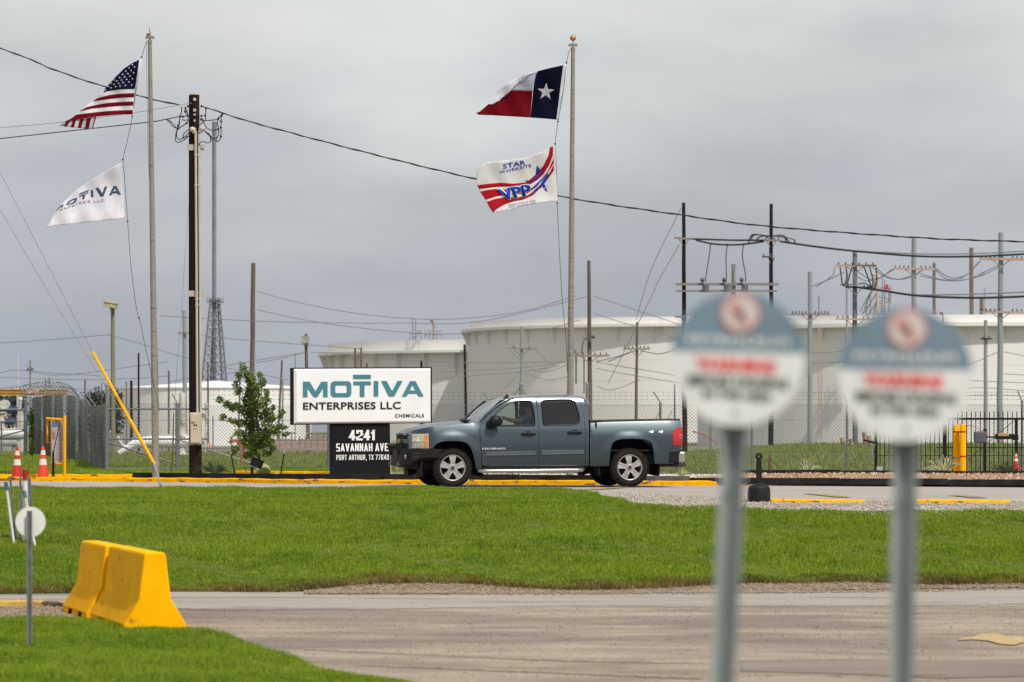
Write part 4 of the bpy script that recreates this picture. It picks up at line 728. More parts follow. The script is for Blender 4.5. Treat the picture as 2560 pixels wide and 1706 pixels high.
o = uchan('', (73.5, 1620), (73.5, 1270), 34.0, 0.053, mat('dull_galvanised', (0.24, 0.25, 0.24), 0.55, 0.3, col2=(0.17, 0.175, 0.17), scale=8)); o.name = 'post'; o.parent = t; o.location = (0, 0, -.03)
m = MB(); c = P(74.5, 1306, 34.0) - A; m.lathe(c, [(0, .045), (.147, .045), (.1485, .048), (.147, .051), (0, .051)], 48, axis='y'); m.build('disc', mat('sign_back', (0.80, 0.79, 0.75), 0.5, scale=2), t, smooth=40)
# ------------------------------------------------------------------ the two near round pipeline signs
M_rb = mat('sign_blue', (0.165, 0.24, 0.30), 0.45); M_rw = mat('sign_white', (0.74, 0.75, 0.72), 0.45); M_rr = mat('sign_red', (0.74, 0.12, 0.11), 0.5); M_rk = mat('sign_black_print', (0.05, 0.055, 0.05), 0.5); M_pk = mat('emblem_pale', (0.60, 0.53, 0.49), 0.5)
def roundsign(label, cpx, cpy, split, base, Y, tilt):
    c = P(cpx, cpy, Y); s = Y / F; r = 168 * s; bp = P(base[0], 2090, Y); gz = g(bp.x, Y); bp = P(base[0], HY + (CZ - gz) * F / Y, Y)
    t = empty('pipeline_marker_sign', bp, label=label, category='sign', group='round pipeline signs near the camera'); C = c - bp
    rt = lambda v: C + Matrix.Rotation(R(tilt), 3, 'Y') @ Vector(v)
    def seg(lo, hi, n=40): # part of the disc between two heights, as fractions of r
        pts = []
        a0, a1 = math.asin(max(-1, lo)), math.asin(min(1, hi))
        for k in range(n + 1): a = a0 + (a1 - a0) * k / n; pts.append((math.cos(a) * r, math.sin(a) * r))
        return pts + [(-x, z) for x, z in pts[::-1]]
    sp = (cpy - split) / 160.0
    m = MB(); m.prism(seg(-1, sp), lambda a, b, d: rt((a, d, b)), 0.003); m.prism(seg(sp, 1), lambda a, b, d: rt((a, d, b)), 0.003, 1); fc = m.build('plate', [M_rw, M_rb], t)
    sp_ = lambda a, b: rt(((a - cpx) * s, -0.002, (cpy - b) * s)); e = MB()
    ec = (cpx + 4, cpy - 114); circ = lambda rad, k=28: [(ec[0] + rad * math.cos(6.2832 * i / k), ec[1] + rad * math.sin(6.2832 * i / k)) for i in range(k)]
    F3 = lambda a, b, d: sp_(a, b) + Vector((0, -d, 0))
    e.prism(circ(50), F3, 0.001, 0); e.prism(circ(43), lambda a, b, d: F3(a, b, d + .0012), 0.001, 1)
    e.prism([(ec[0] - 30, ec[1] - 20), (ec[0] - 5, ec[1] - 32), (ec[0] + 2, ec[1] - 5), (ec[0] - 20, ec[1] + 5)], lambda a, b, d: F3(a, b, d + .0024), 0.001, 0); e.prism([(ec[0] + 6, ec[1] + 8), (ec[0] + 24, ec[1] + 20), (ec[0] + 12, ec[1] + 34), (ec[0], ec[1] + 22)], lambda a, b, d: F3(a, b, d + .0024), 0.001, 0)
    e.prism([(ec[0] - 14, ec[1] - 6), (ec[0] + 8, ec[1] - 10), (ec[0] + 10, ec[1] + 14), (ec[0] - 8, ec[1] + 18)], lambda a, b, d: F3(a, b, d + .0036), 0.001, 2)
    e.build('emblem', [mat('emblem_red', (0.55, 0.21, 0.20), 0.5), M_pk, mat('emblem_brown', (0.25, 0.12, 0.10), 0.5)], fc)
    e = MB(); q = lambda x0, x1, y0, y1, dy=4: [(cpx + x0, cpy + y0), (cpx + x1, cpy + y0 + dy), (cpx + x1, cpy + y1 + dy), (cpx + x0, cpy + y1)]
    text_quad(e, 'PETROLEUM', q(-128, 128, -56, -36), sp_, 2, 0.03, 1.1); text_quad(e, 'WARNING', q(-105, 95, -6, 32, 6), sp_, 0, 0.06, 1.0)
    text_quad(e, 'BEFORE DIGGING', q(-125, 128, 42, 68, 6), sp_, 1, 0.04, 1.0); text_quad(e, 'IN THIS AREA', q(-85, 88, 76, 100, 6), sp_, 1, 0.04, 1.0); e.build('lettering', [M_rr, M_rk, M_rw], fc, fixn=False, solid=0.0005)
    D = C + Vector(((base[1] - cpx) * s, 0, -r * .93)); m = MB(); w = 62 * s; u = D.normalized()
    prof = [(-.5, .0), (-.42, .0), (-.02, .85), (.04, .85), (.46, .0), (.5, .0), (.5, .06), (.49, .06), (.07, .93), (-.05, .93), (-.45, .06), (-.5, .06)]; n = len(prof)
    top = D + u * 0.20; m.add([(x * w, y * w, -.2) for x, y in prof] + [Vector((x * w, y * w, 0)) + top + Vector((0, .02, 0)) for x, y in prof], [(i, (i + 1) % n, n + (i + 1) % n, n + i) for i in range(n)])
    m.build('post', mat('post_galvanised', (0.42, 0.455, 0.455), 0.45, 0.25, col2=(0.36, 0.39, 0.39), scale=2), t)
    m = MB()
    for k, dz in ((0, .02), (1, -.13)): m.cyl(D + Vector((0, -.004, dz)), D + Vector((0, .03, dz)), 0.006, n=8)
    m.build('bolts', M_galv, t); return t
roundsign('left of the two blurred round blue and white pipeline signs', 1844.5, 897.5, 882, (1723, 1838), 8.27, 1.2); roundsign('right of the two blurred round blue and white pipeline signs', 2263, 936.5, 926, (2223, 2266), 8.27, 0.4)
# ------------------------------------------------------------------ near utility pole with conduits and service box
YU = 77.5; B = P(491.5, 1185, YU); up = empty('utility_pole', (B.x, B.y, 0.05), label='thick dark utility pole carrying two cream conduits and a beige box', category='utility pole')
D = P(486.5, 238, YU) - up.location; m = MB(); m.tube([D * (k / 12) for k in range(13)], [0.118 - 0.012 * k / 12 for k in range(13)], 18); m.build('pole', M_woodbrown, up, smooth=40)
m = MB(); D2 = P(478, 239, YU) - up.location; b2 = Vector((-0.09, .06, 0)); m.tube([b2, b2 + (D2 - b2) * .5, D2], [0.085, 0.075, 0.055], 14); m.build('second_pole', M_wooddark, up, smooth=40)
u = lambda px, py, d=0: P(px, py, YU) - up.location + Vector((0, d, 0))
m = MB(); m.cyl(D + Vector((0, 0, 0)), D + Vector((0, 0, 0.02)), 0.112, n=18); m.build('pole_cap', M_pvc, up)
m = MB()
for y, w in ((250, 7), (277, 7), (288, 5), (303, 5)): m.box(u(488, y, -.115), (w * .009, 0.02, w * .009))
m.build('washer_plates', M_pvc, up)
for (tx, ty, bx_, hw) in ((490.5, 332, 495, .028), (499, 332, 503.5, .028)):
    m = MB(); m.tube([u(tx, ty, -.15), u(bx_, 1032, -.15)], hw, 12)
    for r in (386, 461, 745, 760): f = (r - ty) / (1032 - ty); m.cyl(u(tx + (bx_ - tx) * f, r, -.15), u(tx + (bx_ - tx) * f, r + 7, -.15), hw * 1.22, n=12)
    m.build('conduit', M_pvc, up, smooth=40)
for (cx, cy, sgn) in ((483, 326, -1), (507, 324, 1)):
    m = MB(); m.sphere(u(cx, cy, -.16), (0.085, 0.06, 0.062), 12); m.tube([u(cx, cy, -.16), u(cx + 6 * -sgn, cy + 8, -.15)], 0.05, 10); m.build('weather_head', M_beige if sgn < 0 else M_pvc, up, smooth=60)
for row, x0, x1 in ((370, 467, 512), (735, 471, 516), (1040, 473, 516), (1108, 473, 511)):
    m = MB(); m.box(u((x0 + x1) / 2, row, -.09), ((x1 - x0) / 112, 0.05, 0.13 if row < 1000 else .1)); m.build('mounting_bracket', M_pvc if row < 1000 else M_galv, up, bevel=.004)
m = MB(); m.box(u(492, 1071, -.2), (0.255, 0.16, 0.70)); m.box(u(492, 1071, -.29), (0.215, 0.03, 0.64)); sb = m.build('service_box', M_beige, up, bevel=0.006)
m = MB(); m.box(u(487, 1053, -.32), (0.075, 0.03, 0.018)); m.tube([u(486, 1051, -.31), u(486, 1056, -.33)], 0.012, 8); m.sphere(u(490, 1070, -.31), 0.022, 8); m.build('handle', M_pvc, sb)
m = MB(); m.cyl(u(489, 1063, -.305), u(489, 1063, -.315), 0.018, n=10); m.cyl(u(494, 1063, -.305), u(494, 1063, -.315), 0.018, n=10); m.build('gauge_window', M_blkmetal, sb)
m = MB(); m.box(u(490, 1036, -.308), (0.07, .004, .02)); m.build('name_plate', M_wht, sb)
q3 = lambda p: [(400 + x / 8.71, 220 + y / 8.71) for x, y in p]
def loops(name, label, ls, Y, r=0.011, kn=(), mt=M_cable):
    m = MB()
    for l in ls: m.tube(crom([P(a, b, Y) for a, b in q3(l)], 6), r, 6)
    for a, b in q3(kn): m.sphere(P(a, b, Y), 0.03, 8)
    return m.build(name, mt, label=label, category='cable')
loops('service_cable_loops', 'tangle of black service cables on the left of the thick dark pole', [[(465, 410), (475, 480), (440, 640), (395, 830), (350, 980), (340, 1150), (400, 1185), (500, 1150), (590, 1080), (660, 1010)], [(480, 420), (460, 560), (430, 700), (410, 860), (365, 950), (370, 1080), (420, 1125), (500, 1090), (560, 1050), (600, 1010), (660, 950)], [(540, 415), (560, 540), (620, 660)], [(555, 415), (600, 560), (650, 670)], [(400, 885), (480, 840), (570, 770), (655, 690)], [(475, 690), (540, 705), (650, 690)], [(500, 1080), (520, 1000), (600, 930), (660, 880)], [(505, 1090), (550, 1120), (580, 1050)], [(130, 685), (200, 740), (290, 850), (400, 885)], [(160, 690), (240, 740), (330, 840), (370, 885)]], 77.3, kn=[(440, 620), (550, 515), (395, 825), (400, 885), (580, 770), (605, 400), (500, 628)])
loops('service_cable_loops', 'tangle of black service cables on the right of the thick dark pole', [[(905, 400), (990, 440), (995, 560), (990, 690)], [(870, 690), (950, 745), (990, 830), (1060, 900), (1160, 925), (1270, 895)], [(880, 690), (980, 710), (1120, 705), (1260, 680), (1330, 590), (1385, 550)], [(1270, 660), (1250, 760), (1275, 900), (1270, 1030), (1200, 1100), (1140, 1090), (1060, 1000), (980, 945)], [(1380, 552), (1335, 660), (1330, 860), (1325, 1050), (1300, 1140), (1240, 1165), (1160, 1110), (1090, 1050), (985, 950)], [(1375, 552), (1320, 620), (1265, 700)], [(975, 950), (1060, 1030), (1100, 1090), (1090, 1170), (1040, 1200), (940, 1170), (880, 1195), (840, 1250)], [(870, 810), (950, 735), (990, 700)]], 77.3, kn=[(980, 600), (1275, 665), (1330, 730), (1325, 860), (1270, 900), (1325, 1055), (905, 400), (1000, 440), (905, 680), (900, 612)])
def cable(name, label, pts, Y0, Y1, r, mt=M_cable, twist=False, k=10, cat='cable', group=None):
    n = len(pts); m = MB(); c = crom([P(px, py, Y0 + (Y1 - Y0) * i / (n - 1)) for i, (px, py) in enumerate(pts)], k)
    m.tube(c, r, 6)
    if twist:
        q = []; L = 0; fine = []
        for i in range(len(c) - 1):
            for j in range(6): fine.append(c[i].lerp(c[i + 1], j / 6))
        for ph in (0, 2.1):
            q = []; L = 0
            for i, p in enumerate(fine):
                if i: L += (p - fine[i - 1]).length
                q.append(p + Vector((0, math.cos(L * 7 + ph), math.sin(L * 7 + ph))) * r * 1.25)
            m.tube(q, r * .8, 5)
    return m.build(name, mt, label=label, category=cat, group=group)
cable('power_cable', 'thick twisted black cable sloping down to the dark pole from the upper left', [(-40, 104), (0, 120), (98, 158), (130, 173), (261, 217), (375, 247), (449, 263)], 77.4, 77.4, 0.011, twist=True)
cable('power_cable', 'thick twisted black cable sagging from the dark pole across the whole sky', [(516, 270), (558, 283), (640, 309), (925, 384), (1186, 447), (1432, 497), (1697, 537), (1926, 567), (2285, 594), (2470, 602), (2620, 606)], 77.3, 77.3, 0.011, twist=True)
cable('power_cable', 'medium black cable from the left edge to the dark pole, lowest of three', [(-40, 351), (0, 347), (163, 329), (370, 306), (413, 299), (450, 292), (478, 290)], 77.3, 77.3, 0.011)
cable('power_cable', 'thin grey messenger wire from the left edge to the dark pole', [(-40, 323), (0, 320), (152, 306), (330, 283), (449, 263), (480, 258)], 77.3, 77.3, 0.006, M_thin)
# guy wires with yellow guard
cable('guy_wire', 'upper of two grey guy wires crossing the lower left sky', [(-40, 362), (0, 431), (230, 878), (300, 1000)], 75, 71, 0.006, M_thin, k=2)
cable('guy_wire', 'lower of two grey guy wires crossing the lower left sky', [(-40, 460), (0, 523), (100, 696), (180, 828), (268, 972), (388, 1165)], 75, 71, 0.006, M_thin, k=2)
gb = P(405, 1216, 69.6); t = empty('guy_anchor', gb, label='bright yellow guy guard tube running down to a grey anchor rod', category='guy guard')
m = MB(); m.tube([P(232, 882, 72) - gb, P(387, 1162, 70.0) - gb], 0.031, 14); m.build('guard_tube', M_yel, t, smooth=50)
m = MB(); m.tube([P(383, 1155, 70.0) - gb, P(389, 1170, 69.95) - gb], 0.022, 8); m.tube([P(388, 1168, 69.9) - gb, P(395, 1188, 69.8) - gb, P(399, 1206, 69.7) - gb], 0.016, 8); m.tube([P(398, 1200, 69.7) - gb, P(402, 1214, 69.6) - gb], 0.028, 8); m.tube([P(402, 1214, 69.6) - gb, Vector((0.01, 0, -.1))], 0.014, 8); m.build('anchor_rod', M_galv, t, smooth=50)

# ------------------------------------------------------------------ planting bed: tree, lights, cactus, stakes, shrubs
M_leaf = mat('tree_leaf', (0.10, 0.165, 0.014), 0.5, col2=(0.055, 0.10, 0.010), scale=9, col3=(0.18, 0.25, 0.025), scale3=3, trans=0.3)
M_bark = mat('bark', (0.10, 0.085, 0.07), 0.9, col2=(0.06, 0.05, 0.04), scale=12, bump=0.5)
YT = 78.0; tb = P(650, 1185, YT); tb.z = 0.1; tree = empty('young_tree', tb, label='young leafy evergreen tree with open branches left of the sign', category='tree')
tz = lambda x, y: (540 + x / 5.6, 900 + y / 5.6)
trunk = [(605, 1580), (606, 1370), (585, 1100), (575, 850), (545, 600), (500, 350), (430, 200), (385, 110)]
brs = [[(575, 900), (450, 720), (250, 640), (60, 550)], [(580, 960), (400, 900), (230, 850), (90, 800)], [(590, 1050), (450, 1080), (300, 1060)], [(595, 1150), (420, 1250), (280, 1270)], [(570, 820), (620, 560), (640, 350), (630, 200)], [(580, 900), (690, 650), (710, 450)], [(590, 1000), (760, 800), (800, 680)], [(592, 1040), (800, 960), (960, 930)], [(595, 1080), (850, 1060), (1000, 1030)], [(590, 1000), (850, 880), (940, 720)], [(545, 600), (400, 500), (280, 320)], [(520, 450), (350, 330), (300, 210)], [(600, 1200), (720, 1280), (790, 1280)], [(575, 850), (480, 650), (380, 600)]]
m = MB(); tp = [P(*tz(*p), YT) - tb for p in trunk]; m.tube(crom(tp, 4), [0.032 * (1 - .85 * i / (4 * (len(tp) - 1))) for i in range(4 * (len(tp) - 1) + 1)], 8); 
cl = []; rn = random.Random(5)
for b in brs:
    dy = rn.uniform(-.5, .5); q = [P(*tz(*p), YT) - tb + Vector((0, dy * i / (len(b) - 1), 0)) for i, p in enumerate(b)]; qq = crom(q, 5); m.tube(qq, [0.013 * (1 - .75 * i / (len(qq) - 1)) for i in range(len(qq))], 6)
m.build('trunk', M_bark, tree, smooth=50)
blobs = [(385, 105, 42, 45), (310, 230, 42, 50), (440, 210, 60, 55), (500, 300, 60, 80), (625, 220, 34, 50), (640, 310, 48, 60), (265, 340, 40, 50), (325, 440, 50, 60), (480, 430, 70, 80), (590, 380, 50, 50), (705, 460, 36, 50), (700, 580, 60, 60), (640, 640, 55, 50), (430, 560, 70, 70), (540, 620, 70, 90), (60, 560, 40, 45), (130, 610, 50, 40), (210, 660, 60, 50), (300, 660, 70, 60), (400, 700, 80, 80), (500, 780, 80, 90), (90, 805, 50, 42), (230, 850, 50, 35), (300, 880, 60, 45), (410, 880, 80, 60), (520, 950, 90, 80), (640, 780, 70, 70), (740, 730, 60, 60), (800, 670, 30, 40), (720, 880, 70, 60), (800, 820, 50, 50), (940, 730, 34, 40), (900, 800, 30, 30), (930, 940, 55, 32), (830, 980, 80, 60), (980, 1040, 45, 30), (700, 1040, 80, 70), (600, 1080, 90, 80), (450, 1060, 90, 60), (330, 1030, 70, 45), (400, 1160, 80, 70), (540, 1200, 90, 80), (660, 1180, 80, 70), (760, 1150, 60, 50), (780, 1240, 45, 50), (640, 1300, 70, 45), (520, 1310, 70, 40), (430, 1340, 60, 35), (280, 1240, 60, 45), (230, 1300, 40, 35), (210, 1150, 30, 25), (720, 1320, 50, 35), (590, 480, 50, 60)]
s = YT / F
for x, y, rx, ry in blobs: c = P(*tz(x, y), YT) - tb; cl.append((c.x, rn.uniform(-.32, .32), c.z, rx / 5.6 * s * 1.02, 0.22, ry / 5.6 * s * 1.02))
leafcloud('crown', cl, 9000, 0.036, M_leaf, None, None, parent=tree, fuzz=1.55)
# floodlight
fb = P(630, 1186, 76.6); fb.z = .12; t = empty('floodlight', fb, label='black floodlight tilted up on a short post beside the cactus', category='light'); rot = Matrix.Rotation(R(22), 3, 'Y') @ Matrix.Rotation(R(-28), 3, 'Z')
c = P(642, 1158, 76.6) - fb; m = MB(); m.box(c, (0.25, 0.14, 0.185), rot); m.box(c + Vector((0.02, 0, .09)), (0.27, 0.17, 0.02), rot); m.build('housing', M_blkmetal, t, bevel=0.012)
m = MB(); m.box((0, 0, 0.09), (0.065, 0.06, 0.20)); m.build('post', M_blkmetal, t, bevel=.005)
m = MB(); c2 = P(658, 1175, 77.2); m2 = M_bark
n = 22
for k in range(n):
    for j in range(2):
        pass
vs = []; NN = 66
for i in range(13):
    ph = math.pi * (0.02 + .9 * i / 12)
    for j in range(NN): a = 2 * math.pi * j / NN; rr_ = 0.15 * (1 + 0.09 * math.cos(a * 22)); vs.append((rr_ * math.sin(ph) * math.cos(a), rr_ * math.sin(ph) * math.sin(a), .13 + 0.15 * math.cos(ph)))
m.add(vs, [(i * NN + j, (i + 1) * NN + j, (i + 1) * NN + (j + 1) % NN, i * NN + (j + 1) % NN) for i in range(12) for j in range(NN)]); m.sphere((0, 0, .27), (0.05, .05, .02), 10)
M_cact = mat('cactus_skin', (0.27, 0.30, 0.075), 0.6, col2=(0.36, 0.36, 0.13), scale=40)
o = m.build('barrel_cactus', M_cact, smooth=60, label='round yellow green barrel cactus in the white gravel', category='cactus'); o.location = (c2.x, c2.y, 0.1)
for (x0, y0, x1, y1, lab, tip) in ((578, 1136, 587, 1184, 'left black stake leaning left with a bare wood tip by the tree', (574, 1117)), (710, 1134, 702, 1184, 'right black stake leaning right with a split wood tip by the sign', (713, 1110))):
    m = MB(); a, b = P(x1, y1 + 2, 77.3), P(x0, y0, 77.3); m.tube([a, b], 0.014, 8); m.tube([b, P(*tip, 77.3)], [0.013, 0.009], 6, 1); m.build('stake', [M_blk, M_arm], label=lab, category='stake', group='tree stakes')
def tuft(name, label, px, Y, spec, m, cat='plant', z=None, fl=None):
    """spec: list of (dx px, dy px, width m) tips; leaves arch from the base"""
    b = P(px, 1184, Y); b.z = 0.1 if z is None else z; t = empty(name, b, label=label, category=cat); mb = MB(); s = Y / F; rn = random.Random(px)
    for dx, dy, w, *e in spec:
        dep = rn.uniform(-.6, .6) * abs(dx) * s * .8; tip = Vector((dx * s, dep, dy * s)); mid = Vector((tip.x * .45, tip.y * .45, tip.z * .45 + (abs(tip.x) * .28 if dy < abs(dx) * 1.8 else 0)))
        pts = crom([Vector((0, 0, 0)), mid, tip], 5); sd_ = Vector((-tip.z, 0, tip.x)).normalized() if tip.length > 0 else Vector((1, 0, 0)); sd_ = Vector((sd_.x, rn.uniform(-.4, .4), sd_.z)).normalized()
        n = len(pts); vs = []; 
        for i, p in enumerate(pts):
            f = i / (n - 1); ww = w * (0.7 + 1.1 * f) * (1 - f ** 2.2) + .001; q = sd_ * ww
            vs += [p - q, p - q * .62 + Vector((0, -ww * .1, 0)), p + Vector((0, ww * .25, 0)), p + q * .62 + Vector((0, -ww * .1, 0)), p + q]
        for i in range(n - 1):
            for j in range(4): mb.add([vs[i * 5 + j], vs[i * 5 + j + 1], vs[i * 5 + 5 + j + 1], vs[i * 5 + 5 + j]], [(0, 1, 2, 3)], 1 if (j in (0, 3) and len(m) > 1) else 0)
    mb.build('leaves', m, t, fixn=False, solid=0.002); return t
rn = random.Random(3)
M_y1 = mat('yucca_leaf', (0.07, 0.10, 0.03), 0.6, col2=(0.04, 0.06, 0.02), scale=6)
def fan(n, L0, L1, w, amin=8, amax=172):
    r = []
    for i in range(n): a = R(rn.uniform(amin, amax)); l = rn.uniform(L0, L1); r.append((l * math.cos(a), l * math.sin(a) * 1.0, w * rn.uniform(.7, 1.2)))
    return r
tuft('yucca_plant', 'dark green spiky yucca tuft beside the thick dark pole', 537, 77.4, fan(150, 22, 44, 0.0045, 12, 168) + [(-60, 4, .004), (-55, 12, .004), (-58, 18, .004), (-48, 24, .004), (45, 6, .004)], [M_y1])
tuft('yucca_plant', 'wide grassy yucca tuft at the far right edge behind the edging', 2520, 77.0, fan(110, 20, 46, 0.0045, 10, 170) + [(-68, 3, .005), (-60, 6, .005), (-75, 9, .004), (-50, 4, .005)], [M_y1])
M_ag = mat('agave_blue', (0.12, 0.17, 0.14), 0.55, col2=(0.16, 0.20, 0.15), scale=5); M_agy = mat('agave_margin', (0.55, 0.47, 0.17), 0.55, col2=(0.50, 0.44, 0.2), scale=5)
tuft('agave', 'green and yellow striped agave in the middle, behind the edging', 2014, 76.9, [(0, 46, .052), (-11, 50, .05), (9, 44, .05), (20, 40, .042), (-28, 40, .034), (46, 22, .028), (36, 8, .028), (-32, 3, .028), (-22, 8, .03), (30, 2, .028), (-16, 30, .04), (16, 26, .036)], [M_ag, M_agy], 'agave')
tuft('agave', 'larger green and yellow striped agave left of the yellow bollards', 2362, 76.8, [(-6, 58, .058), (5, 52, .055), (14, 50, .05), (-26, 52, .042), (34, 50, .032), (-44, 40, .036), (48, 32, .032), (-58, 16, .032), (-56, 8, .032), (-16, 44, .05), (18, 36, .04), (-40, 2, .03)], [M_ag, M_agy], 'agave')
tuft('agave', 'small yellow agave showing behind the tow hitch', 1704, 75.2, [(0, 26, .014), (-10, 24, .013), (10, 24, .013), (18, 18, .012), (-20, 12, .012), (24, 10, .012), (-26, 5, .012), (28, 3, .012), (5, 28, .013), (-5, 20, .013), (15, 8, .012), (-14, 6, .012)], [M_agy, M_ag], 'agave')
M_coral = mat('coral_flower', (0.50, 0.13, 0.09), 0.7, col2=(0.36, 0.07, 0.05), scale=20)
def flower(label, pts, Y, blob0, rb):
    q = crom([P(a, b, Y) for a, b in pts], 8); m = MB(); m.tube(q, 0.006, 5); rn = random.Random(len(pts) + int(Y))
    for i, p in enumerate(q):
        if i / len(q) >= blob0:
            for _ in range(3): m.sphere(p + Vector((rn.uniform(-1, 1), rn.uniform(-1, 1), rn.uniform(-1, 1))) * rb, rb * .6, 6)
    m.build('flower_stalk', M_coral, label=label, category='flower')
flower('curved coral flower stalk hooking out of the young tree', [(600, 1160), (604, 1140), (606, 1122), (600, 1110), (590, 1102), (580, 1104)], 77.0, .0, 0.022)
flower('thin red flower stalk leaning left behind the left round sign post', [(1793, 1112), (1785, 1102), (1770, 1094), (1755, 1086), (1733, 1078)], 79.0, .3, 0.018)
flower('faint red flower sprig above the yellow bollards', [(2475, 1090), (2445, 1072), (2428, 1064), (2412, 1066), (2402, 1062)], 79.0, .45, 0.010)
m = MB(); m.tube([P(428, 1186, 78.5), P(432, 1120, 78.5), P(434, 1035, 78.5)], [0.02, 0.017, 0.012], 8); m.build('bamboo_cane', M_woodgreen, label='thin green cane leaning against the fence behind the left flagpole', category='stake')
cable('guy_wire', 'thin guy wire from the dark pole down to the green cane', [(475, 480), (465, 600), (455, 760), (444, 900), (434, 1035)], 78.0, 78.5, 0.004, M_thin, k=3)

# ------------------------------------------------------------------ smoking receptacle, wheel stops
a = GH(1897.5, 1257, 52); t = empty('cigarette_receptacle', (a[0], a[1], g(*a)), label='black bottle-shaped cigarette receptacle on the gravel', category='receptacle')
M_plas = mat('black_plastic', (0.010, 0.010, 0.010), 0.6, col2=(0.016, 0.016, 0.016), scale=6, spec=0.25)
m = MB(); m.lathe((0, 0, 0), [(0, 0), (0.186, 0), (0.188, 0.10), (0.185, 0.20), (0.180, 0.235), (0.178, 0.245), (0.150, 0.275), (0.09, 0.30), (0.053, 0.315), (0.05, 0.33)], 32); m.build('base', M_plas, t, smooth=35)
m = MB(); m.lathe((0, 0, 0), [(0.05, .32), (0.046, .60), (0.040, .70)], 20); m.tube([(0.035, -.045, .34), (0.03, -.038, .68)], .006, 6); m.tube([(-0.035, -.045, .34), (-0.03, -.038, .68)], .006, 6); m.build('stem', M_plas, t, smooth=40)
m = MB(); pr = [(0.038 + 0.024 * math.cos(6.2832 * k / 10), 0.038 * math.sin(6.2832 * k / 10)) for k in range(11)]; m.lathe((0, 0, 0.755), pr, 20, axis='y'); m.build('head', M_plas, t, smooth=60)
def wheelstop(x0, x1, row, label):
    A = GH(x0, row, 52); Bp = GH(x1, row, 52); Y = (A[1] + Bp[1]) / 2; A = Vector((P(x0, row, Y).x, Y)); L = P(x1, row, Y).x - A.x; z = g(A.x + L / 2, Y)
    m = MB(); pr = [(-.075, 0), (-.07, .055), (-.045, .075), (.045, .075), (.07, .055), (.075, 0)]; m.add([(0, y, zz) for y, zz in pr] + [(.03, y * .95, zz) for y, zz in pr] + [(L, y, zz * .8) for y, zz in pr], [(i, (i + 1) % 6, 6 + (i + 1) % 6, 6 + i) for i in range(6)] + [(6 + i, 6 + (i + 1) % 6, 12 + (i + 1) % 6, 12 + i) for i in range(6)] + [tuple(range(6)), tuple(range(12, 18))])
    o = m.build('wheel_stop', M_curb, smooth=20, bevel=0.008, label=label, category='wheel stop', group='yellow wheel stops'); o.location = (A.x, Y, z)
wheelstop(1928, 2161, 1259, 'yellow wheel stop next to the cigarette receptacle'); wheelstop(2289, 2523, 1260, 'yellow wheel stop at right behind the right sign post')
# ------------------------------------------------------------------ bollards, gate operator
for px, row, lab in ((2391, 1062, 'left of the two tall yellow bollards'), (2407.3, 1061.5, 'right of the two tall yellow bollards')):
    Y = 79.2 if px < 2400 else 79.0; b = P(px, 1184, Y); b.z = 0.08; t = empty('bollard', b, label=lab, category='bollard', group='tall yellow bollards'); h = P(px, row, Y).z - .08
    m = MB(); m.lathe((0, 0, 0), [(0.072, 0), (0.072, h - .03), (0.06, h - .01), (0.03, h), (0, h)], 24); m.build('sleeve', M_yel, t, smooth=40)
    for rr_ in (1080, 1145 if px < 2400 else 1141.5): z = P(px, rr_, Y).z - .08; m = MB(); m.lathe((0, 0, 0), [(0.0735, z - .02), (0.0735, z + .02)], 24); m.build('red_band', M_red, t, smooth=40)
GBY = 79.5; gb_ = P(2462, 1184, GBY); gb_.z = .08; t = empty('gate_operator', gb_, label='gate operator arm with a grey rounded box and an orange label', category='gate operator'); v = lambda px, py, d=0: P(px, py, GBY) - gb_ + Vector((0, d, 0))
m = MB(); m.box((v(2462, 1130).x, 0, v(2462, 1130).z), (0.068, 0.07, 1.05)); m.build('post', M_blkmetal, t, bevel=.004)
m = MB(); m.box(v(2448, 1093.5, -.1), (0.27, 0.16, 0.275)); o = m.build('grey_box', mat('grey_plastic', (0.085, 0.095, 0.115), 0.5), t); bv = o.modifiers.new('b', 'BEVEL'); bv.width = .04; bv.segments = 4
m = MB(); m.box(v(2452, 1088, -.185), (0.07, .004, .012)); m.build('badge', M_galv, o)
m = MB(); m.tube([v(2463, 1093), v(2546, 1093)], 0.026, 4); m.box(v(2511, 1092, -.02), (0.42, 0.10, 0.125), mi=0); m.box(v(2538, 1094, -.02), (0.13, 0.12, 0.13)); m.build('arm', M_blkmetal, t, bevel=.004)
m = MB(); m.box(v(2508, 1087, -.075), (0.235, 0.006, 0.06)); lb = m.build('warning_label', mat('orange_label', (0.75, 0.42, 0.12), 0.5), t)
m = MB(); text_quad(m, 'WARNING PINCH', [(2497, 1085.5), (2519, 1085.5), (2519, 1088.5), (2497, 1088.5)], lambda a, b: v(a, b, -.082), 0, .01); m.build('label_print', M_blt, lb, fixn=False)
m = MB(); m.box((v(2199, 1172).x, 0, .13 + v(2199, 1172).z * 0 + .02), (.12, .1, .13)); 
m = MB(); m.box((0, 0, .18), (0.125, 0.10, 0.115)); m.tube([(-.03, 0, 0), (-.03, 0, .13)], .014, 8); m.tube([(.03, 0, 0), (.03, 0, .13)], .014, 8)
o = m.build('outlet_box', mat('grey_box_paint', (0.36, 0.37, 0.38), 0.5), bevel=.005, label='small light grey outlet box on two conduits by the picket gate', category='electrical box'); b = P(2199, 1184, 77.5); o.location = (b.x, b.y, .07)

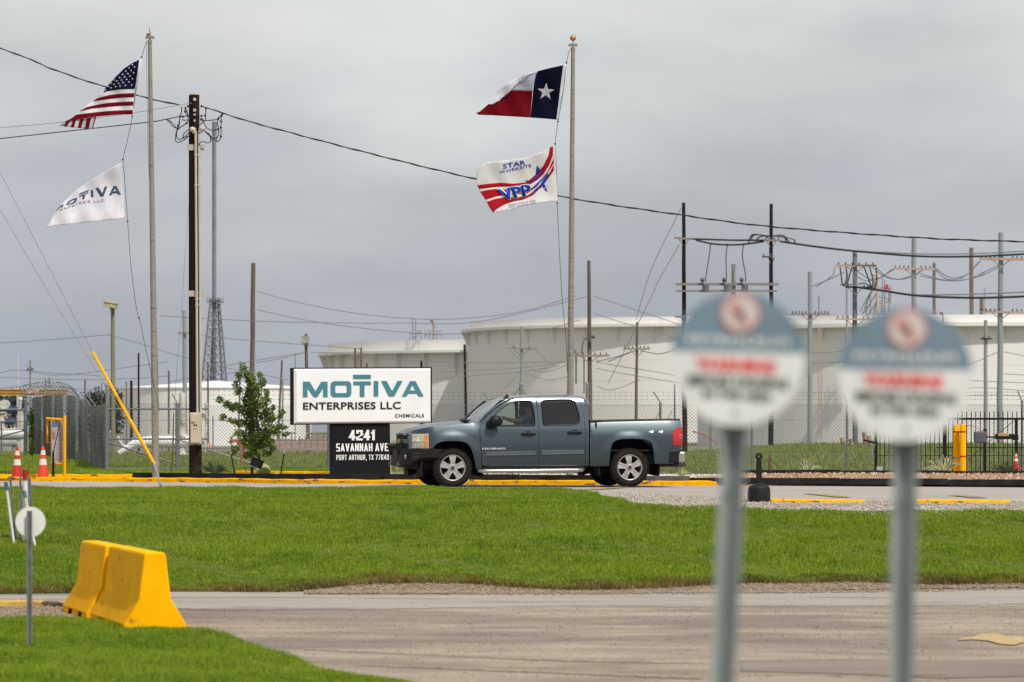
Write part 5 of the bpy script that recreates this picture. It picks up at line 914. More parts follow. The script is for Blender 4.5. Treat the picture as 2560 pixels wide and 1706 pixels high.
# ------------------------------------------------------------------ black picket fence
YP = 80.6; b = P(2190, 1184, YP); b.z = 0.06; t = empty('picket_fence', b, label='black steel picket fence and gate at right', category='fence'); v = lambda px, py, d=0: P(px, py, YP) - b + Vector((0, d, 0))
k = 0; px = 2200.0
while px < 2640:
    zt = v(px, 1031 if px > 2330 else 1058).z; m = MB(); m.box((v(px, 0).x, 0, zt / 2), (0.019, 0.019, zt)); m.add([(v(px, 0).x - .0095, -.0095, zt), (v(px, 0).x + .0095, -.0095, zt), (v(px, 0).x + .0095, .0095, zt), (v(px, 0).x - .0095, .0095, zt), (v(px, 0).x, 0, zt + .035)], [(0, 1, 4), (1, 2, 4), (2, 3, 4), (3, 0, 4)]); m.build('picket', M_blkmetal, t); px += 11.4
for r0, th, x0, x1 in ((1047.5, 0.05, 2300, 2640), (1070, 0.04, 2195, 2330), (1119.5, 0.022, 2340, 2640), (1139, .014, 2195, 2640)):
    m = MB(); m.box((v((x0 + x1) / 2, 0).x, 0.012, v(0, r0).z), ((x1 - x0) * YP / F, 0.03, th)); m.build('rail', M_blkmetal, t)
for x, top, w in ((2190, 1062, .07), (2362, 1062, .09), (2541, 1047, .07)): m = MB(); m.box((v(x, 0).x, .02, v(0, top).z / 2), (w, .06, v(0, top).z)); m.build('post', M_blkmetal, t, bevel=.004)
m = MB(); m.tube([v(2420, 1150), v(2535, 1052)], .008, 5); m.build('brace_rod', M_blkmetal, t)
m = MB(); m.tube([v(2157, 1100, -.1), v(2188, 1108, -.05)], .03, 4); m.build('latch_arm', M_blkmetal, t)
m = MB()
for k in range(18): m.sphere(v(2183 + 4 * math.sin(k * .35), 1100 + k * 2.2, -.06), (.012, .008, .02), 6)
m.build('chain', M_galv, t)

# ------------------------------------------------------------------ chain link fences
def mesh_fabric(path, z0, z1, pitch, r, name='chain_link_fabric'):
    """path: plan points; z0, z1 functions of distance -> heights; straight diagonals crossing in the plane of the fence"""
    pts = [Vector((p[0], p[1], 0)) for p in path]; cum = [0]
    for i in range(1, len(pts)): cum.append(cum[-1] + (pts[i] - pts[i - 1]).length)
    L = cum[-1]; xs_ = np.array([p.x for p in pts]); ys_ = np.array([p.y for p in pts]); cu = np.array(cum)
    H = z1(0) - z0(0); n = int((L + H) / pitch); segs = []
    nseg = 3 if len(path) == 2 else 14
    for sgn in (1, -1):
        for k in range(n):
            s0 = k * pitch - (H if sgn > 0 else 0) + 0.5 * pitch * (sgn > 0); 
            f = np.linspace(0, 1, nseg + 1); ss = s0 + sgn * f * H if sgn > 0 else s0 + H * 0 + H * 0 - f * H + 0
            ok = (ss >= 0) & (ss <= L)
            for j in range(nseg):
                a, b_ = ss[j], ss[j + 1]; fa, fb = f[j], f[j + 1]
                if a < 0 and b_ < 0 or a > L and b_ > L: continue
                ca, cb = np.clip(a, 0, L), np.clip(b_, 0, L)
                if abs(b_ - a) > 1e-9: fa2 = fa + (fb - fa) * (ca - a) / (b_ - a); fb2 = fa + (fb - fa) * (cb - a) / (b_ - a)
                else: continue
                segs.append((ca, fa2, cb, fb2, sgn))
    S = np.array(segs); out = []
    def at(s_, f_, sg): x = np.interp(s_, cu, xs_); y = np.interp(s_, cu, ys_); zl = np.array([z0(q) for q in s_]); zh = np.array([z1(q) for q in s_]); return np.c_[x, y + sg * r * .5, zl + (zh - zl) * f_]
    A_, B_ = at(S[:, 0], S[:, 1], S[:, 4]), at(S[:, 2], S[:, 3], S[:, 4]); d = B_ - A_; d /= np.maximum(np.linalg.norm(d, axis=1), 1e-9)[:, None]
    yv = np.array([0, 1.0, 0]); u_ = np.cross(d, yv); u_ /= np.maximum(np.linalg.norm(u_, axis=1), 1e-9)[:, None]; w_ = np.cross(d, u_)
    ring = [(math.cos(q) * r, math.sin(q) * r) for q in (1.57, 3.665, 5.76)]
    V = np.stack([A_ + u_ * a + w_ * b_ for a, b_ in ring] + [B_ + u_ * a + w_ * b_ for a, b_ in ring], 1); nS = len(S)
    T = np.array([(0, 1, 4, 3), (1, 2, 5, 4), (2, 0, 3, 5)]); Fc = ((np.arange(nS) * 6)[:, None, None] + T[None]).reshape(-1, 4)
    return V.reshape(-1, 3), Fc
def barb(mb, a, b, r=.0025, step=0.13, sag=0.0):
    a, b = Vector(a), Vector(b); n = max(2, int((b - a).length / step)); pts = [a.lerp(b, i / n) - Vector((0, 0, sag * 4 * (i / n) * (1 - i / n))) for i in range(n + 1)]; mb.tube(pts, r, 4, caps=False)
    for p in pts[1:-1]: mb.box(p, (0.016, 0.006, 0.024), Matrix.Rotation(random.uniform(0, 3), 3, 'Y'))
def chainfence(name, label, x0, x1, Y, row_top, row_bot, posts, barbrows, rails, pitch=0.085, braces=(), arms=(), r=.0034):
    b = P(x0, row_bot, Y); t = empty(name, b, label=label, category='fence'); z0 = 0.0; z1 = P(0, row_top, Y).z - b.z; L = (x1 - x0) * Y / F
    V, Fc = mesh_fabric([(0, 0), (L, 0)], lambda s_: 0.0, lambda s_: z1, pitch, 0.0034); npmesh('chain_link_fabric', V, Fc, M_wire, parent=t)
    v = lambda px, py, d=0: P(px, py, Y) - b + Vector((0, d, 0))
    for px, top, *w in posts:
        m = MB(); q = v(px, top); w = w[0] if w else .032; m.tube([(q.x, .05, -.15), (q.x, .05, q.z)], w, 10); m.sphere((q.x, .05, q.z), w * 1.15, 10)
        m.build('post', M_galv, t, smooth=50)
    for (xa, ya, xb, yb) in arms: m = MB(); m.tube([v(xa, ya, .05), v(xb, yb, .05)], .016, 6); m.build('barb_arm', M_galv, t)
    for xa, ya, xb, yb, r_ in list(rails) + list(braces): m = MB(); m.tube([v(xa, ya, .03), v(xb, yb, .03)], r_, 8); m.build('rail', M_galv, t, smooth=50)
    m = MB()
    for rr_ in barbrows: barb(m, v(x0, rr_), v(x1, rr_))
    if barbrows: m.build('barbed_wire', M_wire, t)
    return t
chainfence('chain_link_fence', 'long chain link fence with barbed wire behind the truck and signs', 1040, 2640, 84.0, 1010, 1181, [(1058, 1008), (1303, 962, .045), (1468, 960, .04), (1651, 1008), (1687, 962, .022), (1880, 1008), (2118, 1008), (2556, 1004)], [981, 990, 999], [(1040, 1014, 2640, 1014, .003), (1040, 1137, 2640, 1137, .007), (1040, 1178, 2640, 1178, .004)], arms=[(1651, 1006, 1634, 980), (1303, 964, 1285, 988), (1303, 964, 1316, 988), (2556, 1004, 2545, 978), (1232, 1012, 1208, 983), (1880, 1008, 1868, 982), (2118, 1008, 2106, 982)])
chainfence('chain_link_fence', 'chain link fence section between the tree and the sign pedestal', 520, 832, 84.0, 1012, 1178, [(823, 1010, .05), (532, 1040, .014)], [978, 988, 999], [(520, 1051, 832, 1051, .006), (520, 1121, 832, 1127, .008)], pitch=.085)
chainfence('chain_gate', 'chain link gate with galvanised pipe frame behind the left flagpole', 268, 520, 83.0, 1008, 1175, [(268, 965, .05), (443, 1010, .05)], [], [(268, 1023, 520, 1023, .022), (268, 1098, 520, 1098, .022), (268, 1173, 520, 1173, .024), (268, 1051, 520, 1051, .005), (268, 1109, 520, 1120, .006)], braces=[(270, 1106, 445, 1162, .022), (445, 1100, 640, 1162, .014)], arms=[(443, 1008, 430, 985)])
chainfence('chain_link_fence', 'chain link panel in front of the pump yard at the left edge', -30, 66, 96.0, 1025, 1130, [(3, 1060, .022), (63, 1000, .045)], [1003, 1011], [(-30, 1024, 66, 1024, .02), (-30, 1054, 66, 1054, .012), (-30, 1076, 66, 1074, .012), (-30, 1096, 66, 1096, .02)], braces=[(-30, 1100, 62, 1076, .02)], pitch=.09)
# folded fence running away at left: seen end on, so its wires crowd together
pp = [(266, 83.2), (254, 84.6), (240, 86.0), (226, 88.4), (210, 88.8), (196, 90.4), (180, 90.0), (166, 91.6), (150, 91.4), (136, 93.0), (122, 92.6), (108, 94.4), (94, 94.0), (80, 96), (64, 96)]
plan = [((px - 1280) * Y / F, Y) for px, Y in pp]; L_ = sum((Vector(plan[i + 1]) - Vector(plan[i])).length for i in range(len(plan) - 1))
b = Vector((plan[0][0], plan[0][1], 0.1)); t = empty('chain_link_fence', b, label='dense folded chain link fence receding behind the yellow frame', category='fence')
tops = [1006, 1012, 1016, 1014, 1006, 996, 990, 988, 987, 987, 988, 990, 992, 996, 1000]; bots = [1178, 1178, 1176, 1174, 1174, 1172, 1168, 1160, 1150, 1146, 1142, 1138, 1136, 1134, 1134]
cumL = [0]
for i in range(len(plan) - 1): cumL.append(cumL[-1] + (Vector(plan[i + 1]) - Vector(plan[i])).length)
zt_ = [P(0, r_, Y).z - .1 for r_, (px, Y) in zip(tops, pp)]; zb_ = [P(0, r_, Y).z - .1 for r_, (px, Y) in zip(bots, pp)]
rel = [(x - b.x, y - b.y) for x, y in plan]
fz0 = lambda s_: float(np.interp(s_, cumL, zb_)); fz1 = lambda s_: float(np.interp(s_, cumL, zt_))
for k, (off, lay) in enumerate((((0, 0), 0), ((.05, .30), 1), ((-.06, .62), 2))):
    V, Fc = mesh_fabric([(x + off[0], y + off[1]) for x, y in rel], fz0, fz1, 0.115 + .010 * k, 0.0050); npmesh('chain_link_fabric', V, Fc, M_wire2, parent=t)
for i in (0, 4, 14):
    m = MB(); x, y = rel[i]; m.tube([(x, y, zb_[i] - .1), (x, y, zt_[i])], .022, 8); m.build('post', M_galv, t, smooth=50)
for i in range(len(rel) - 1):
    if i in (0, 1): continue
    for f in ((0, .5) if i > 3 else (0,)):
        x, y = (Vector(rel[i]).lerp(Vector(rel[i + 1]), f)); z = zt_[i] + (zt_[i + 1] - zt_[i]) * f; m = MB(); m.tube([(x, y, z), (x - .26, y - .05, z + .34)], .015, 5); m.build('barb_arm', M_galv, t)
m = MB()
for k in (1, 2, 3):
    for i in range(2, len(rel) - 1): o_ = lambda j: Vector((rel[j][0] - .26 * k / 3, rel[j][1], zt_[j] + .34 * k / 3)); barb(m, o_(i), o_(i + 1), .004)
m.build('barbed_wire', M_wire, t)
leaf = MB(); 
cl = [(P(82, r_, 93.5).x - b.x, 93.3 - b.y, P(82, r_, 93.5).z - .1, .07, .05, .12) for r_ in range(1030, 1136, 8)]
leafcloud('vine', [(x + b.x, y + b.y, z + .1, a_, b_, c_) for x, y, z, a_, b_, c_ in cl], 900, .035, M_leaf, 'narrow green vine climbing the folded chain link fence', 'vine')
# ------------------------------------------------------------------ pickup truck
T = PL(1133, 69.2, 12.5); tr = T.root('pickup_truck', label='blue grey four-door pickup truck with a black front bumper, driving left', category='pickup truck')
tr.location.z = g(tr.location.x + 1.5, 69.5)
gz0 = tr.location.z
def TL(px, py, d=0): v = T.l(px, py, d); v.z -= gz0; return v
za = lambda x, y: (960 + x / 5.808, 960 + y / 5.808); zb = lambda x, y: (1340 + x / 5.808, 960 + y / 5.808)
def TA(pts, d=0): return [TL(*za(*p), d) for p in pts]
def TBn(pts, d=0): return [TL(*zb(*p), d) for p in pts]
M_car = mat('blue_grey_paint', (0.037, 0.059, 0.072), 0.40, 0.55, col2=(0.034, 0.055, 0.067), scale=2, coat=0.8); M_car.node_tree.nodes['Principled BSDF'].inputs['Coat Roughness'].default_value = 0.16
M_trim = mat('black_trim', (0.009, 0.009, 0.010), 0.5, scale=5, spec=0.25); M_rub = mat('tyre_rubber', (0.014, 0.013, 0.012), 0.95, col2=(0.026, 0.023, 0.02), scale=10, spec=0.1); M_dark = mat('underbody', (0.006, 0.006, 0.006), 0.9)
M_alu = mat('wheel_silver', (0.52, 0.50, 0.47), 0.35, 0.6, col2=(0.42, 0.40, 0.37), scale=8); M_chr = mat('chrome', (0.46, 0.45, 0.43), 0.34, 1.0, col2=(0.5, 0.49, 0.47), scale=3); M_dull = mat('moulding_grey', (0.10, 0.125, 0.135), 0.7, 0.15)
xF, xR, WID = 0.0, 3.645, 2.02; RW = 0.392
def dside(x, z):
    d = 0.040 * ((z - 0.80) / 0.35) ** 2 if z < 1.15 else 0.040 + 0.2286 * (z - 1.15)
    if z < 0.55: d += 0.02 * ((0.55 - z) / 0.25) ** 2
    w = min(1, max(0, (0.70 - x) / 0.28)); w = w * w * (3 - 2 * w)
    if x > 2.845: w = 1.0
    if w:                                          # shoulders of fender and bed
        d -= 0.004 * math.exp(-((z - 1.02) / 0.08) ** 2) * w
        if z > 1.0: d += w * 0.42 * (z - 1.0) ** 2
    if z > 1.15 and 0.2 < x < 2.845: d += 0.05 * (z - 1.15) * min(1, (x - .2) / .4)
    if z > 1.64: d += 1.3 * (z - 1.64) ** 2
    for xc in (xF, xR):
        r = math.hypot(x - xc, (z - 0.36) * 0.98); t = min(1, max(0, (0.76 - r) / 0.22)); d -= 0.032 * t * t * (3 - 2 * t)
    if x < -0.35: d += 0.42 * ((-0.35 - x) / 0.5) ** 2
    if x > 4.45: d += 0.25 * (x - 4.45) ** 2
    return d
def onside(px, py, extra=0.0):                       # project a photo point on the curved near side
    v = TL(px, py, 0)
    for _ in range(5): v = TL(px, py, dside(v.x, v.z) + extra)
    return v
def panel(name, loops, mt, L=0.055, extra=0.0, thick=0.012, both=True, par=None, smooth=True):
    fl = [[onside(*p, 0).xz for p in lp] for lp in loops]; v, f = refine([[tuple(q) for q in lp] for lp in fl], L)
    res = []
    for side in ((0, 1) if both else (0,)):
        me = bpy.data.meshes.new(name); P3 = []; Nn = []
        for x, z in v:
            d = dside(x, z) + extra; e = .004; gx = (dside(x + e, z) - dside(x - e, z)) / (2 * e); gz = (dside(x, z + e) - dside(x, z - e)) / (2 * e)
            n = Vector((gx, -1, gz)).normalized()
            if side: P3.append((x, WID - d, z)); Nn.append(Vector((n.x, -n.y, n.z)))
            else: P3.append((x, d, z)); Nn.append(n)
        fc = []
        for t in f:
            a, b, c = (Vector(P3[i]) for i in t); nn = (b - a).cross(c - a); fc.append(t if nn.dot(Nn[t[0]]) > 0 else t[::-1])
        me.from_pydata(P3, [], fc); me.update(); me.shade_smooth(); me.normals_split_custom_set_from_vertices(Nn); me.materials.append(mt); res.append(link(name, me, par or tr))
    return res
fender = [za(*p) for p in ((650, 722), (540, 728), (405, 736), (300, 735), (380, 700), (470, 665), (600, 640), (750, 620), (900, 604), (1080, 588), (1230, 576), (1330, 560), (1408, 552), (1398, 600), (1384, 700), (1398, 850), (1406, 1000), (1416, 1190), (1412, 1225), (1345, 1240), (1330, 1190), (1318, 1120), (1302, 1050), (1278, 970), (1240, 895), (1205, 862), (1160, 842), (1090, 832), (1000, 828), (910, 830), (830, 842), (780, 862), (742, 892), (715, 930), (700, 945), (650, 940))]
panel('fender', [fender], M_car)
fd_out = [za(*p) for p in ((1424, 1190), (1414, 1000), (1404, 850), (1392, 700), (1406, 600), (1420, 545), (1500, 470), (1620, 365), (1740, 285), (1820, 245), (1900, 218), (1980, 205), (2050, 197), (2140, 192), (2203, 190))] + [zb(*p) for p in ((0, 260), (18, 400), (34, 610), (38, 800), (41, 1000), (42, 1190))]
fd_win = [za(*p) for p in ((1590, 606), (1592, 540), (1606, 470), (1640, 425), (1700, 365), (1770, 315), (1830, 280), (1900, 257), (1980, 245), (2060, 240), (2110, 241), (2140, 258), (2160, 310), (2176, 400), (2188, 500), (2194, 604))]
fdoor = panel('front_door', [fd_out, fd_win], M_car)
rd_out = [zb(*p) for p in ((4, 190), (200, 186), (400, 184), (560, 182), (602, 184), (622, 230), (648, 290), (672, 370), (688, 450), (704, 550), (712, 640), (712, 900), (710, 1190), (48, 1190), (46, 1000), (44, 800), (40, 610), (24, 400))]
rd_win = [zb(*p) for p in ((78, 285), (86, 255), (105, 238), (200, 233), (350, 230), (480, 230), (530, 240), (565, 265), (590, 330), (612, 400), (630, 480), (632, 540), (612, 575), (570, 592), (400, 598), (230, 601), (122, 602), (106, 580), (95, 480))]
rdoor = panel('rear_door', [rd_out, rd_win], M_car)
panel('cab_corner', [[zb(*p) for p in ((608, 184), (640, 205), (682, 232), (708, 275), (732, 330), (750, 430), (764, 540), (768, 700), (768, 900), (766, 1190), (716, 1190), (718, 900), (718, 640), (710, 550), (694, 450), (678, 370), (654, 290), (628, 230))]], M_car)
bed = [zb(*p) for p in ((785, 560), (1100, 552), (1400, 545), (1700, 540), (1950, 535), (2092, 533), (2104, 570), (2112, 620), (2115, 900), (2098, 968), (2002, 975), (1998, 1160), (1724, 1160), (1718, 1100), (1710, 1000), (1698, 915), (1678, 858), (1640, 822), (1580, 804), (1400, 797), (1250, 800), (1175, 815), (1125, 842), (1098, 890), (1080, 970), (1066, 1100), (1060, 1192), (920, 1195), (785, 1195), (782, 900))]
bedp = panel('bed_side', [bed], M_car)
# glass, seals and mouldings
M_gf = glass('front_glass', (0.80, 0.93, 0.85), 0.02); M_gw = glass('windshield_glass', (0.55, 0.68, 0.64), 0.10); M_gt = mat('tinted_glass', (0.010, 0.010, 0.011), 0.06, col2=(0.008, 0.008, 0.009), scale=1, spec=0.6)
pn = panel('window', [fd_win], M_gf, L=.2, extra=.012, par=None); [setattr(o, 'parent', fdoor[i]) for i, o in enumerate(pn)]
pn = panel('window', [rd_win], M_gt, L=.2, extra=.012); [setattr(o, 'parent', rdoor[i]) for i, o in enumerate(pn)]
def seam(name, pts, r, mt, par, ex=0.0, closed=False):
    q = [onside(*p, ex) for p in pts]; q = crom(q, 4) if not closed else q + [q[0]]
    m = MB(); m.tube(q, r, 6); return m.build(name, mt, par, smooth=60)
seam('window_seal', fd_win, .011, M_trim, fdoor[0], 0, True); seam('window_seal', rd_win, .012, M_trim, rdoor[0], 0, True)
seam('sill_seal', [fd_win[-1], fd_win[0]], .016, M_trim, fdoor[0], .0)
seam('door_gap', [za(*p) for p in ((1420, 1190), (1410, 1000), (1400, 850), (1388, 700), (1402, 600), (1416, 548))], .0035, M_trim, fdoor[0], .004)
seam('door_gap', [zb(*p) for p in ((-1, 190), (1, 260), (20, 400), (37, 610), (41, 800), (44, 1000), (45, 1190))], .0045, M_trim, rdoor[0], .004)
seam('door_gap', [zb(*p) for p in ((605, 184), (625, 230), (651, 290), (675, 370), (691, 450), (707, 550), (715, 640), (715, 900), (713, 1190))], .0035, M_trim, rdoor[0], .004)
c = zb(970, 828); seam('fuel_door', [(c[0] + 11.3 * math.cos(a * .3927), c[1] + 11.8 * math.sin(a * .3927)) for a in range(16)], .0022, M_dark, bedp[0], .001, True)
def strip(name, pts, th, mt, par):
    q = [onside(*p) for p in pts]; m = MB(); n = len(q); m.add([p + Vector((0, .004, 0)) for p in q] + [p + Vector((0, -th, 0)) for p in q], [tuple(range(n)), tuple(range(n, 2 * n))] + [(i, (i + 1) % n, n + (i + 1) % n, n + i) for i in range(n)]); return m.build(name, mt, par, bevel=.004)
for (a, b_, c_, d_, par) in ((za(1470, 988), za(2200, 974), za(2200, 1032), za(1480, 1046), fdoor[0]), (zb(75, 962), zb(698, 960), zb(698, 1014), zb(84, 1034), rdoor[0])):
    strip('side_moulding', [a, b_, c_, d_], .016, M_dull, par); seam('moulding_line', [((a[0] * .95 + d_[0] * .05) + 1, a[1] + 3), (b_[0] - 1, b_[1] + 3)], .003, M_dull, par, -.018)
def handle(cx, cy, par):
    m = MB(); p = onside(cx, cy, -.02); m.tube([p + Vector((-.145, 0, 0)), p + Vector((-.08, -.012, .003)), p + Vector((.08, -.012, .003)), p + Vector((.145, 0, 0))], [.022, .026, .026, .02], 10)
    q = onside(cx - .5, cy, .0); m.lathe(q, [(0.0, -.004), (.058, -.004), (.068, .004)], 18, axis='y'); m.build('handle', M_trim, par, smooth=50)
handle(*za(2098, 728), fdoor[0]); handle(*zb(566, 706), rdoor[0])
m = MB(); p = TL(*za(1618, 540), -.10); m.sphere(p, (.135, .085, .115), 16); m.tube([TL(*za(1520, 550), .06), TL(*za(1545, 600), -.01), TL(*za(1590, 590), -.06)], [.05, .06, .04], 10); m.sphere(TL(*za(1545, 595), 0), (.055, .05, .085), 12); m.build('side_mirror', M_trim, fdoor[0], smooth=60)
# hood, front end
st = [(1003, 1083, 1010, 1089), (1006, 1077, 1018, 1085.5), (1010, 1073, 1026, 1083), (1024, 1068.6, 1036, 1078), (1046, 1063.5, 1062, 1070.3), (1070, 1059.5, 1089, 1066.8), (1100, 1056, 1115, 1064), (1130, 1053.8, 1142, 1061.5), (1152, 1052.6, 1172, 1059.3), (1172, 1053.5, 1200, 1055.5)]
hv = []; NV = 17
for (cpx, cpy, spx, spy) in st:
    C = TL(cpx, cpy, 1.0); S_ = onside(spx, spy, 0); row = []
    for j in range(NV):
        t = j / (NV - 1); a = abs(2 * t - 1); y = S_.y + (WID - 2 * S_.y) * t; w_ = a ** 2.6; row.append((C.x * (1 - w_) + S_.x * w_, y, C.z * (1 - w_) + S_.z * w_ - 0.012 * math.exp(-((a - .62) / .06) ** 2)))
    hv.append(row)
m = MB(); m.add([p for r_ in hv for p in r_], [(i * NV + j, i * NV + j + 1, (i + 1) * NV + j + 1, (i + 1) * NV + j) for i in range(len(hv) - 1) for j in range(NV - 1)]); hood = m.build('hood', M_car, tr, smooth=60)
if hood.data.polygons[40].normal.z < 0: hood.data.flip_normals()
m = MB(); m.tube(crom([TL(*za(1120, 512), .9), TL(*za(1165, 528), .6), TL(*za(1215, 552), .25)], 4), .016, 6); m.box(TL(*za(1180, 530), .55), (.12, .5, .03)); m.build('wiper_cowl', M_trim, tr)
zg0, zg1 = TL(1010, 1084, .3).z, TL(1010, 1123, .3).z
xf_ = lambda y: -0.865 + 0.075 * (abs(1 - y)) ** 2.2 + .0 * y
def face(name, y0, y1, z0, z1, off, th, mt, par, n=10, bev=.006):
    m = MB(); vs = []
    for k in range(n + 1):
        y = y0 + (y1 - y0) * k / n; x = xf_(y) + off
        vs += [(x, y, z0), (x, y, z1), (x + th, y, z1), (x + th, y, z0)]
    m.add(vs, [(i * 4 + j, i * 4 + (j + 1) % 4, i * 4 + 4 + (j + 1) % 4, i * 4 + 4 + j) for i in range(n) for j in range(4)] + [(0, 1, 2, 3), tuple(4 * n + j for j in range(4))]); return m.build(name, mt, par, bevel=bev)
H = zg0 - zg1
M_gbar = mat('grille_bar', (0.13, 0.155, 0.17), .4, .5)
face('front_panel', .40, WID - .40, zg1 - .12, zg0 + .01, .05, .08, M_dark, tr)
gr_ = face('grille', .36, WID - .36, zg1 - .05, zg0 - .004, .015, .05, M_dark, tr)
face('grille_bar', .34, WID - .34, zg1 + H * .36, zg1 + H * .62, -.012, .05, M_gbar, gr_); face('grille_bar', .34, WID - .34, zg0 - .03, zg0 + .012, -.004, .05, M_gbar, gr_)
for y0 in (.31, WID - .41): face('grille_bar', y0, y0 + .10, zg1 - .05, zg0, -.004, .06, M_gbar, gr_, 3)
m = MB(); c = Vector((xf_(1.0) - .03, 1.01, zg1 + H * .49)); a_, b_ = .15, .045
bt = [(-1, -.5), (-.34, -.5), (-.30, -1), (.38, -1), (.34, -.5), (1.05, -.5), (.95, .5), (.32, .5), (.28, 1), (-.40, 1), (-.36, .5), (-1.05, .5)]
m.prism(bt, lambda u_, w_, t_: c + Vector((-t_, u_ * a_, w_ * b_)), .025); m.build('emblem', mat('gold_emblem', (.55, .40, .14), .35, .6), gr_)
# headlights wrap round the corners
M_lens = mat('headlight_lens', (0.70, 0.64, 0.46), .12, .0, col2=(0.50, 0.44, 0.30), scale=14, spec=.8, col3=(.85, .82, .72), scale3=10, t3=(.55, .6)); M_amb = mat('amber_lens', (0.80, 0.26, 0.02), .2, spec=.8)
for sd_ in (0, 1):
    fl = lambda p: p if not sd_ else Vector((p.x, WID - p.y, p.z)); t0 = [za(*p) for p in ((648, 727), (648, 835), (648, 932))]
    edge = [onside(*q, -.003) for q in t0]; mid = [onside(*za(*p), -.003) for p in ((560, 731), (560, 836), (560, 936))]; zT, zM, zB = edge[0].z, edge[1].z, edge[2].z
    cols = [[onside(*za(x, 0), 0) for x in (648, 600, 560, 510, 460)]]
    pts = []
    for px_ in (648, 622, 600, 570, 540, 510, 480, 450, 425, 405):
        col = [onside(*za(px_, yy), -.004) for yy in (727, 835, 936)]; pts.append([col[0], col[1], col[2]])
    last = pts[-1][1]
    m = MB(); vs = [fl(p) for c_ in pts for p in c_]; n = len(pts)
    for i in range(n - 1):
        for j in (0, 1): m.add([vs[i * 3 + j], vs[i * 3 + j + 1], vs[i * 3 + 4 + j], vs[i * 3 + 3 + j]], [(0, 1, 2, 3)], 0)
    hl_ = m.build('headlight', M_lens, tr, smooth=50)
    m = MB()
    for ya, yb in ((735, 822), (848, 926)):
        q = [fl(onside(*za(x, y), -.010)) for x, y in ((585, ya), (640, ya), (642, yb), (580, yb))]; q2_ = [p + Vector((0, .012 if not sd_ else -.012, 0)) for p in q]; m.add(q + q2_, [(0, 1, 2, 3), (4, 5, 6, 7), (0, 1, 5, 4), (1, 2, 6, 5), (2, 3, 7, 6), (3, 0, 4, 7)])
    m.build('indicator', M_amb, hl_)
    m = MB()
    for ya, yb in ((745, 815), (855, 918)):
        q = [fl(onside(*za(x, y), -.009)) for x, y in ((515, ya), (575, ya), (575, yb), (515, yb))]; q2_ = [p + Vector((0, .010 if not sd_ else -.010, 0)) for p in q]; m.add(q + q2_, [(0, 1, 2, 3), (4, 5, 6, 7), (0, 1, 5, 4), (1, 2, 6, 5), (2, 3, 7, 6), (3, 0, 4, 7)])
    m.build('reflector', mat('reflector_silver', (.75, .73, .66), .2, .5, col2=(.5, .45, .35), scale=30), hl_)
    m = MB(); q = [fl(onside(*za(x, y), -.012)) for x, y in ((415, 836), (520, 834), (600, 836), (648, 837))]; m.tube(q, .007, 6); m.build('lens_divider', M_lens, hl_)
# front bumper (black steel with a bull bar)
bp = [(-.30, .0), (-.62, .02), (-.84, .10), (-.96, .38), (-1.00, .75), (-1.00, WID - .75), (-.96, WID - .38), (-.84, WID - .10), (-.62, WID - .02), (-.30, WID)]
zt_, zb2 = TL(1040, 1123, .1).z, TL(1040, 1152, .1).z
m = MB(); n = len(bp); vs = [(x, y, zt_ + (.0 if 1 < i < n - 2 else 0)) for i, (x, y) in enumerate(bp)] + [(x, y, zb2 - (.10 if 2 < i < n - 3 else (.03 if 1 < i < n - 2 else -.06))) for i, (x, y) in enumerate(bp)] + [(x + .16, min(max(y, .12), WID - .12), zb2 - (.15 if 2 < i < n - 3 else 0)) for i, (x, y) in enumerate(bp)] + [(x + .16, min(max(y, .12), WID - .12), zt_) for i, (x, y) in enumerate(bp)]
m.add(vs, [(i + k * n, i + 1 + k * n, (i + 1 + (k + 1) * n) % (4 * n), (i + (k + 1) * n) % (4 * n)) for k in range(4) for i in range(n - 1)] + [(0, n, 2 * n, 3 * n), (n - 1, 2 * n - 1, 3 * n - 1, 4 * n - 1)]); bump = m.build('front_bumper', mat('black_steel', (.009, .009, .010), .6, col2=(.018, .015, .015), scale=5, spec=.2), tr, bevel=.01)
m = MB()
for y0 in (.62, WID - .62):
    m.add([(x, y, z) for y in (y0 - .015, y0 + .015) for x, z in ((-1.02, zt_ - .14), (-.86, zt_ - .02), (-.92, zt_ + .07), (-1.05, zt_ + .10), (-1.07, zt_ + .05))], [(0, 1, 2, 3, 4), (9, 8, 7, 6, 5)] + [(i, (i + 1) % 5, 5 + (i + 1) % 5, 5 + i) for i in range(5)])
m.tube([(-1.05, .60, zt_ + .085), (-1.05, WID - .60, zt_ + .085)], .028, 10); m.build('bull_bar', M_trim, bump)
m = MB(); m.tube([(-.93, .19, zt_ - .16), (-.945, .19, zt_ - .16)], .05, 12)
for y0 in (.55, WID - .55): m.tube([(-.99, y0, zb2 - .03), (-1.03, y0, zb2 - .07), (-1.02, y0, zb2 - .11), (-.98, y0, zb2 - .08)], .014, 8)
m.build('tow_shackle', M_galv, bump)
m = MB()
for k in range(5):
    for zz in (0, 1): p = onside(*za(325 + k * 20, 1012 + zz * 44)); m.sphere(Vector((-.80 + k * .028, .09 - k * .012 + .0, zt_ - .09 - zz * .06)), .006, 6)
m.build('vent_holes', M_galv, bump)
m = MB(); m.box((-.45, .35, zb2 - .08), (.07, .08, .10)); m.build('fog_lamp', M_galv, bump)
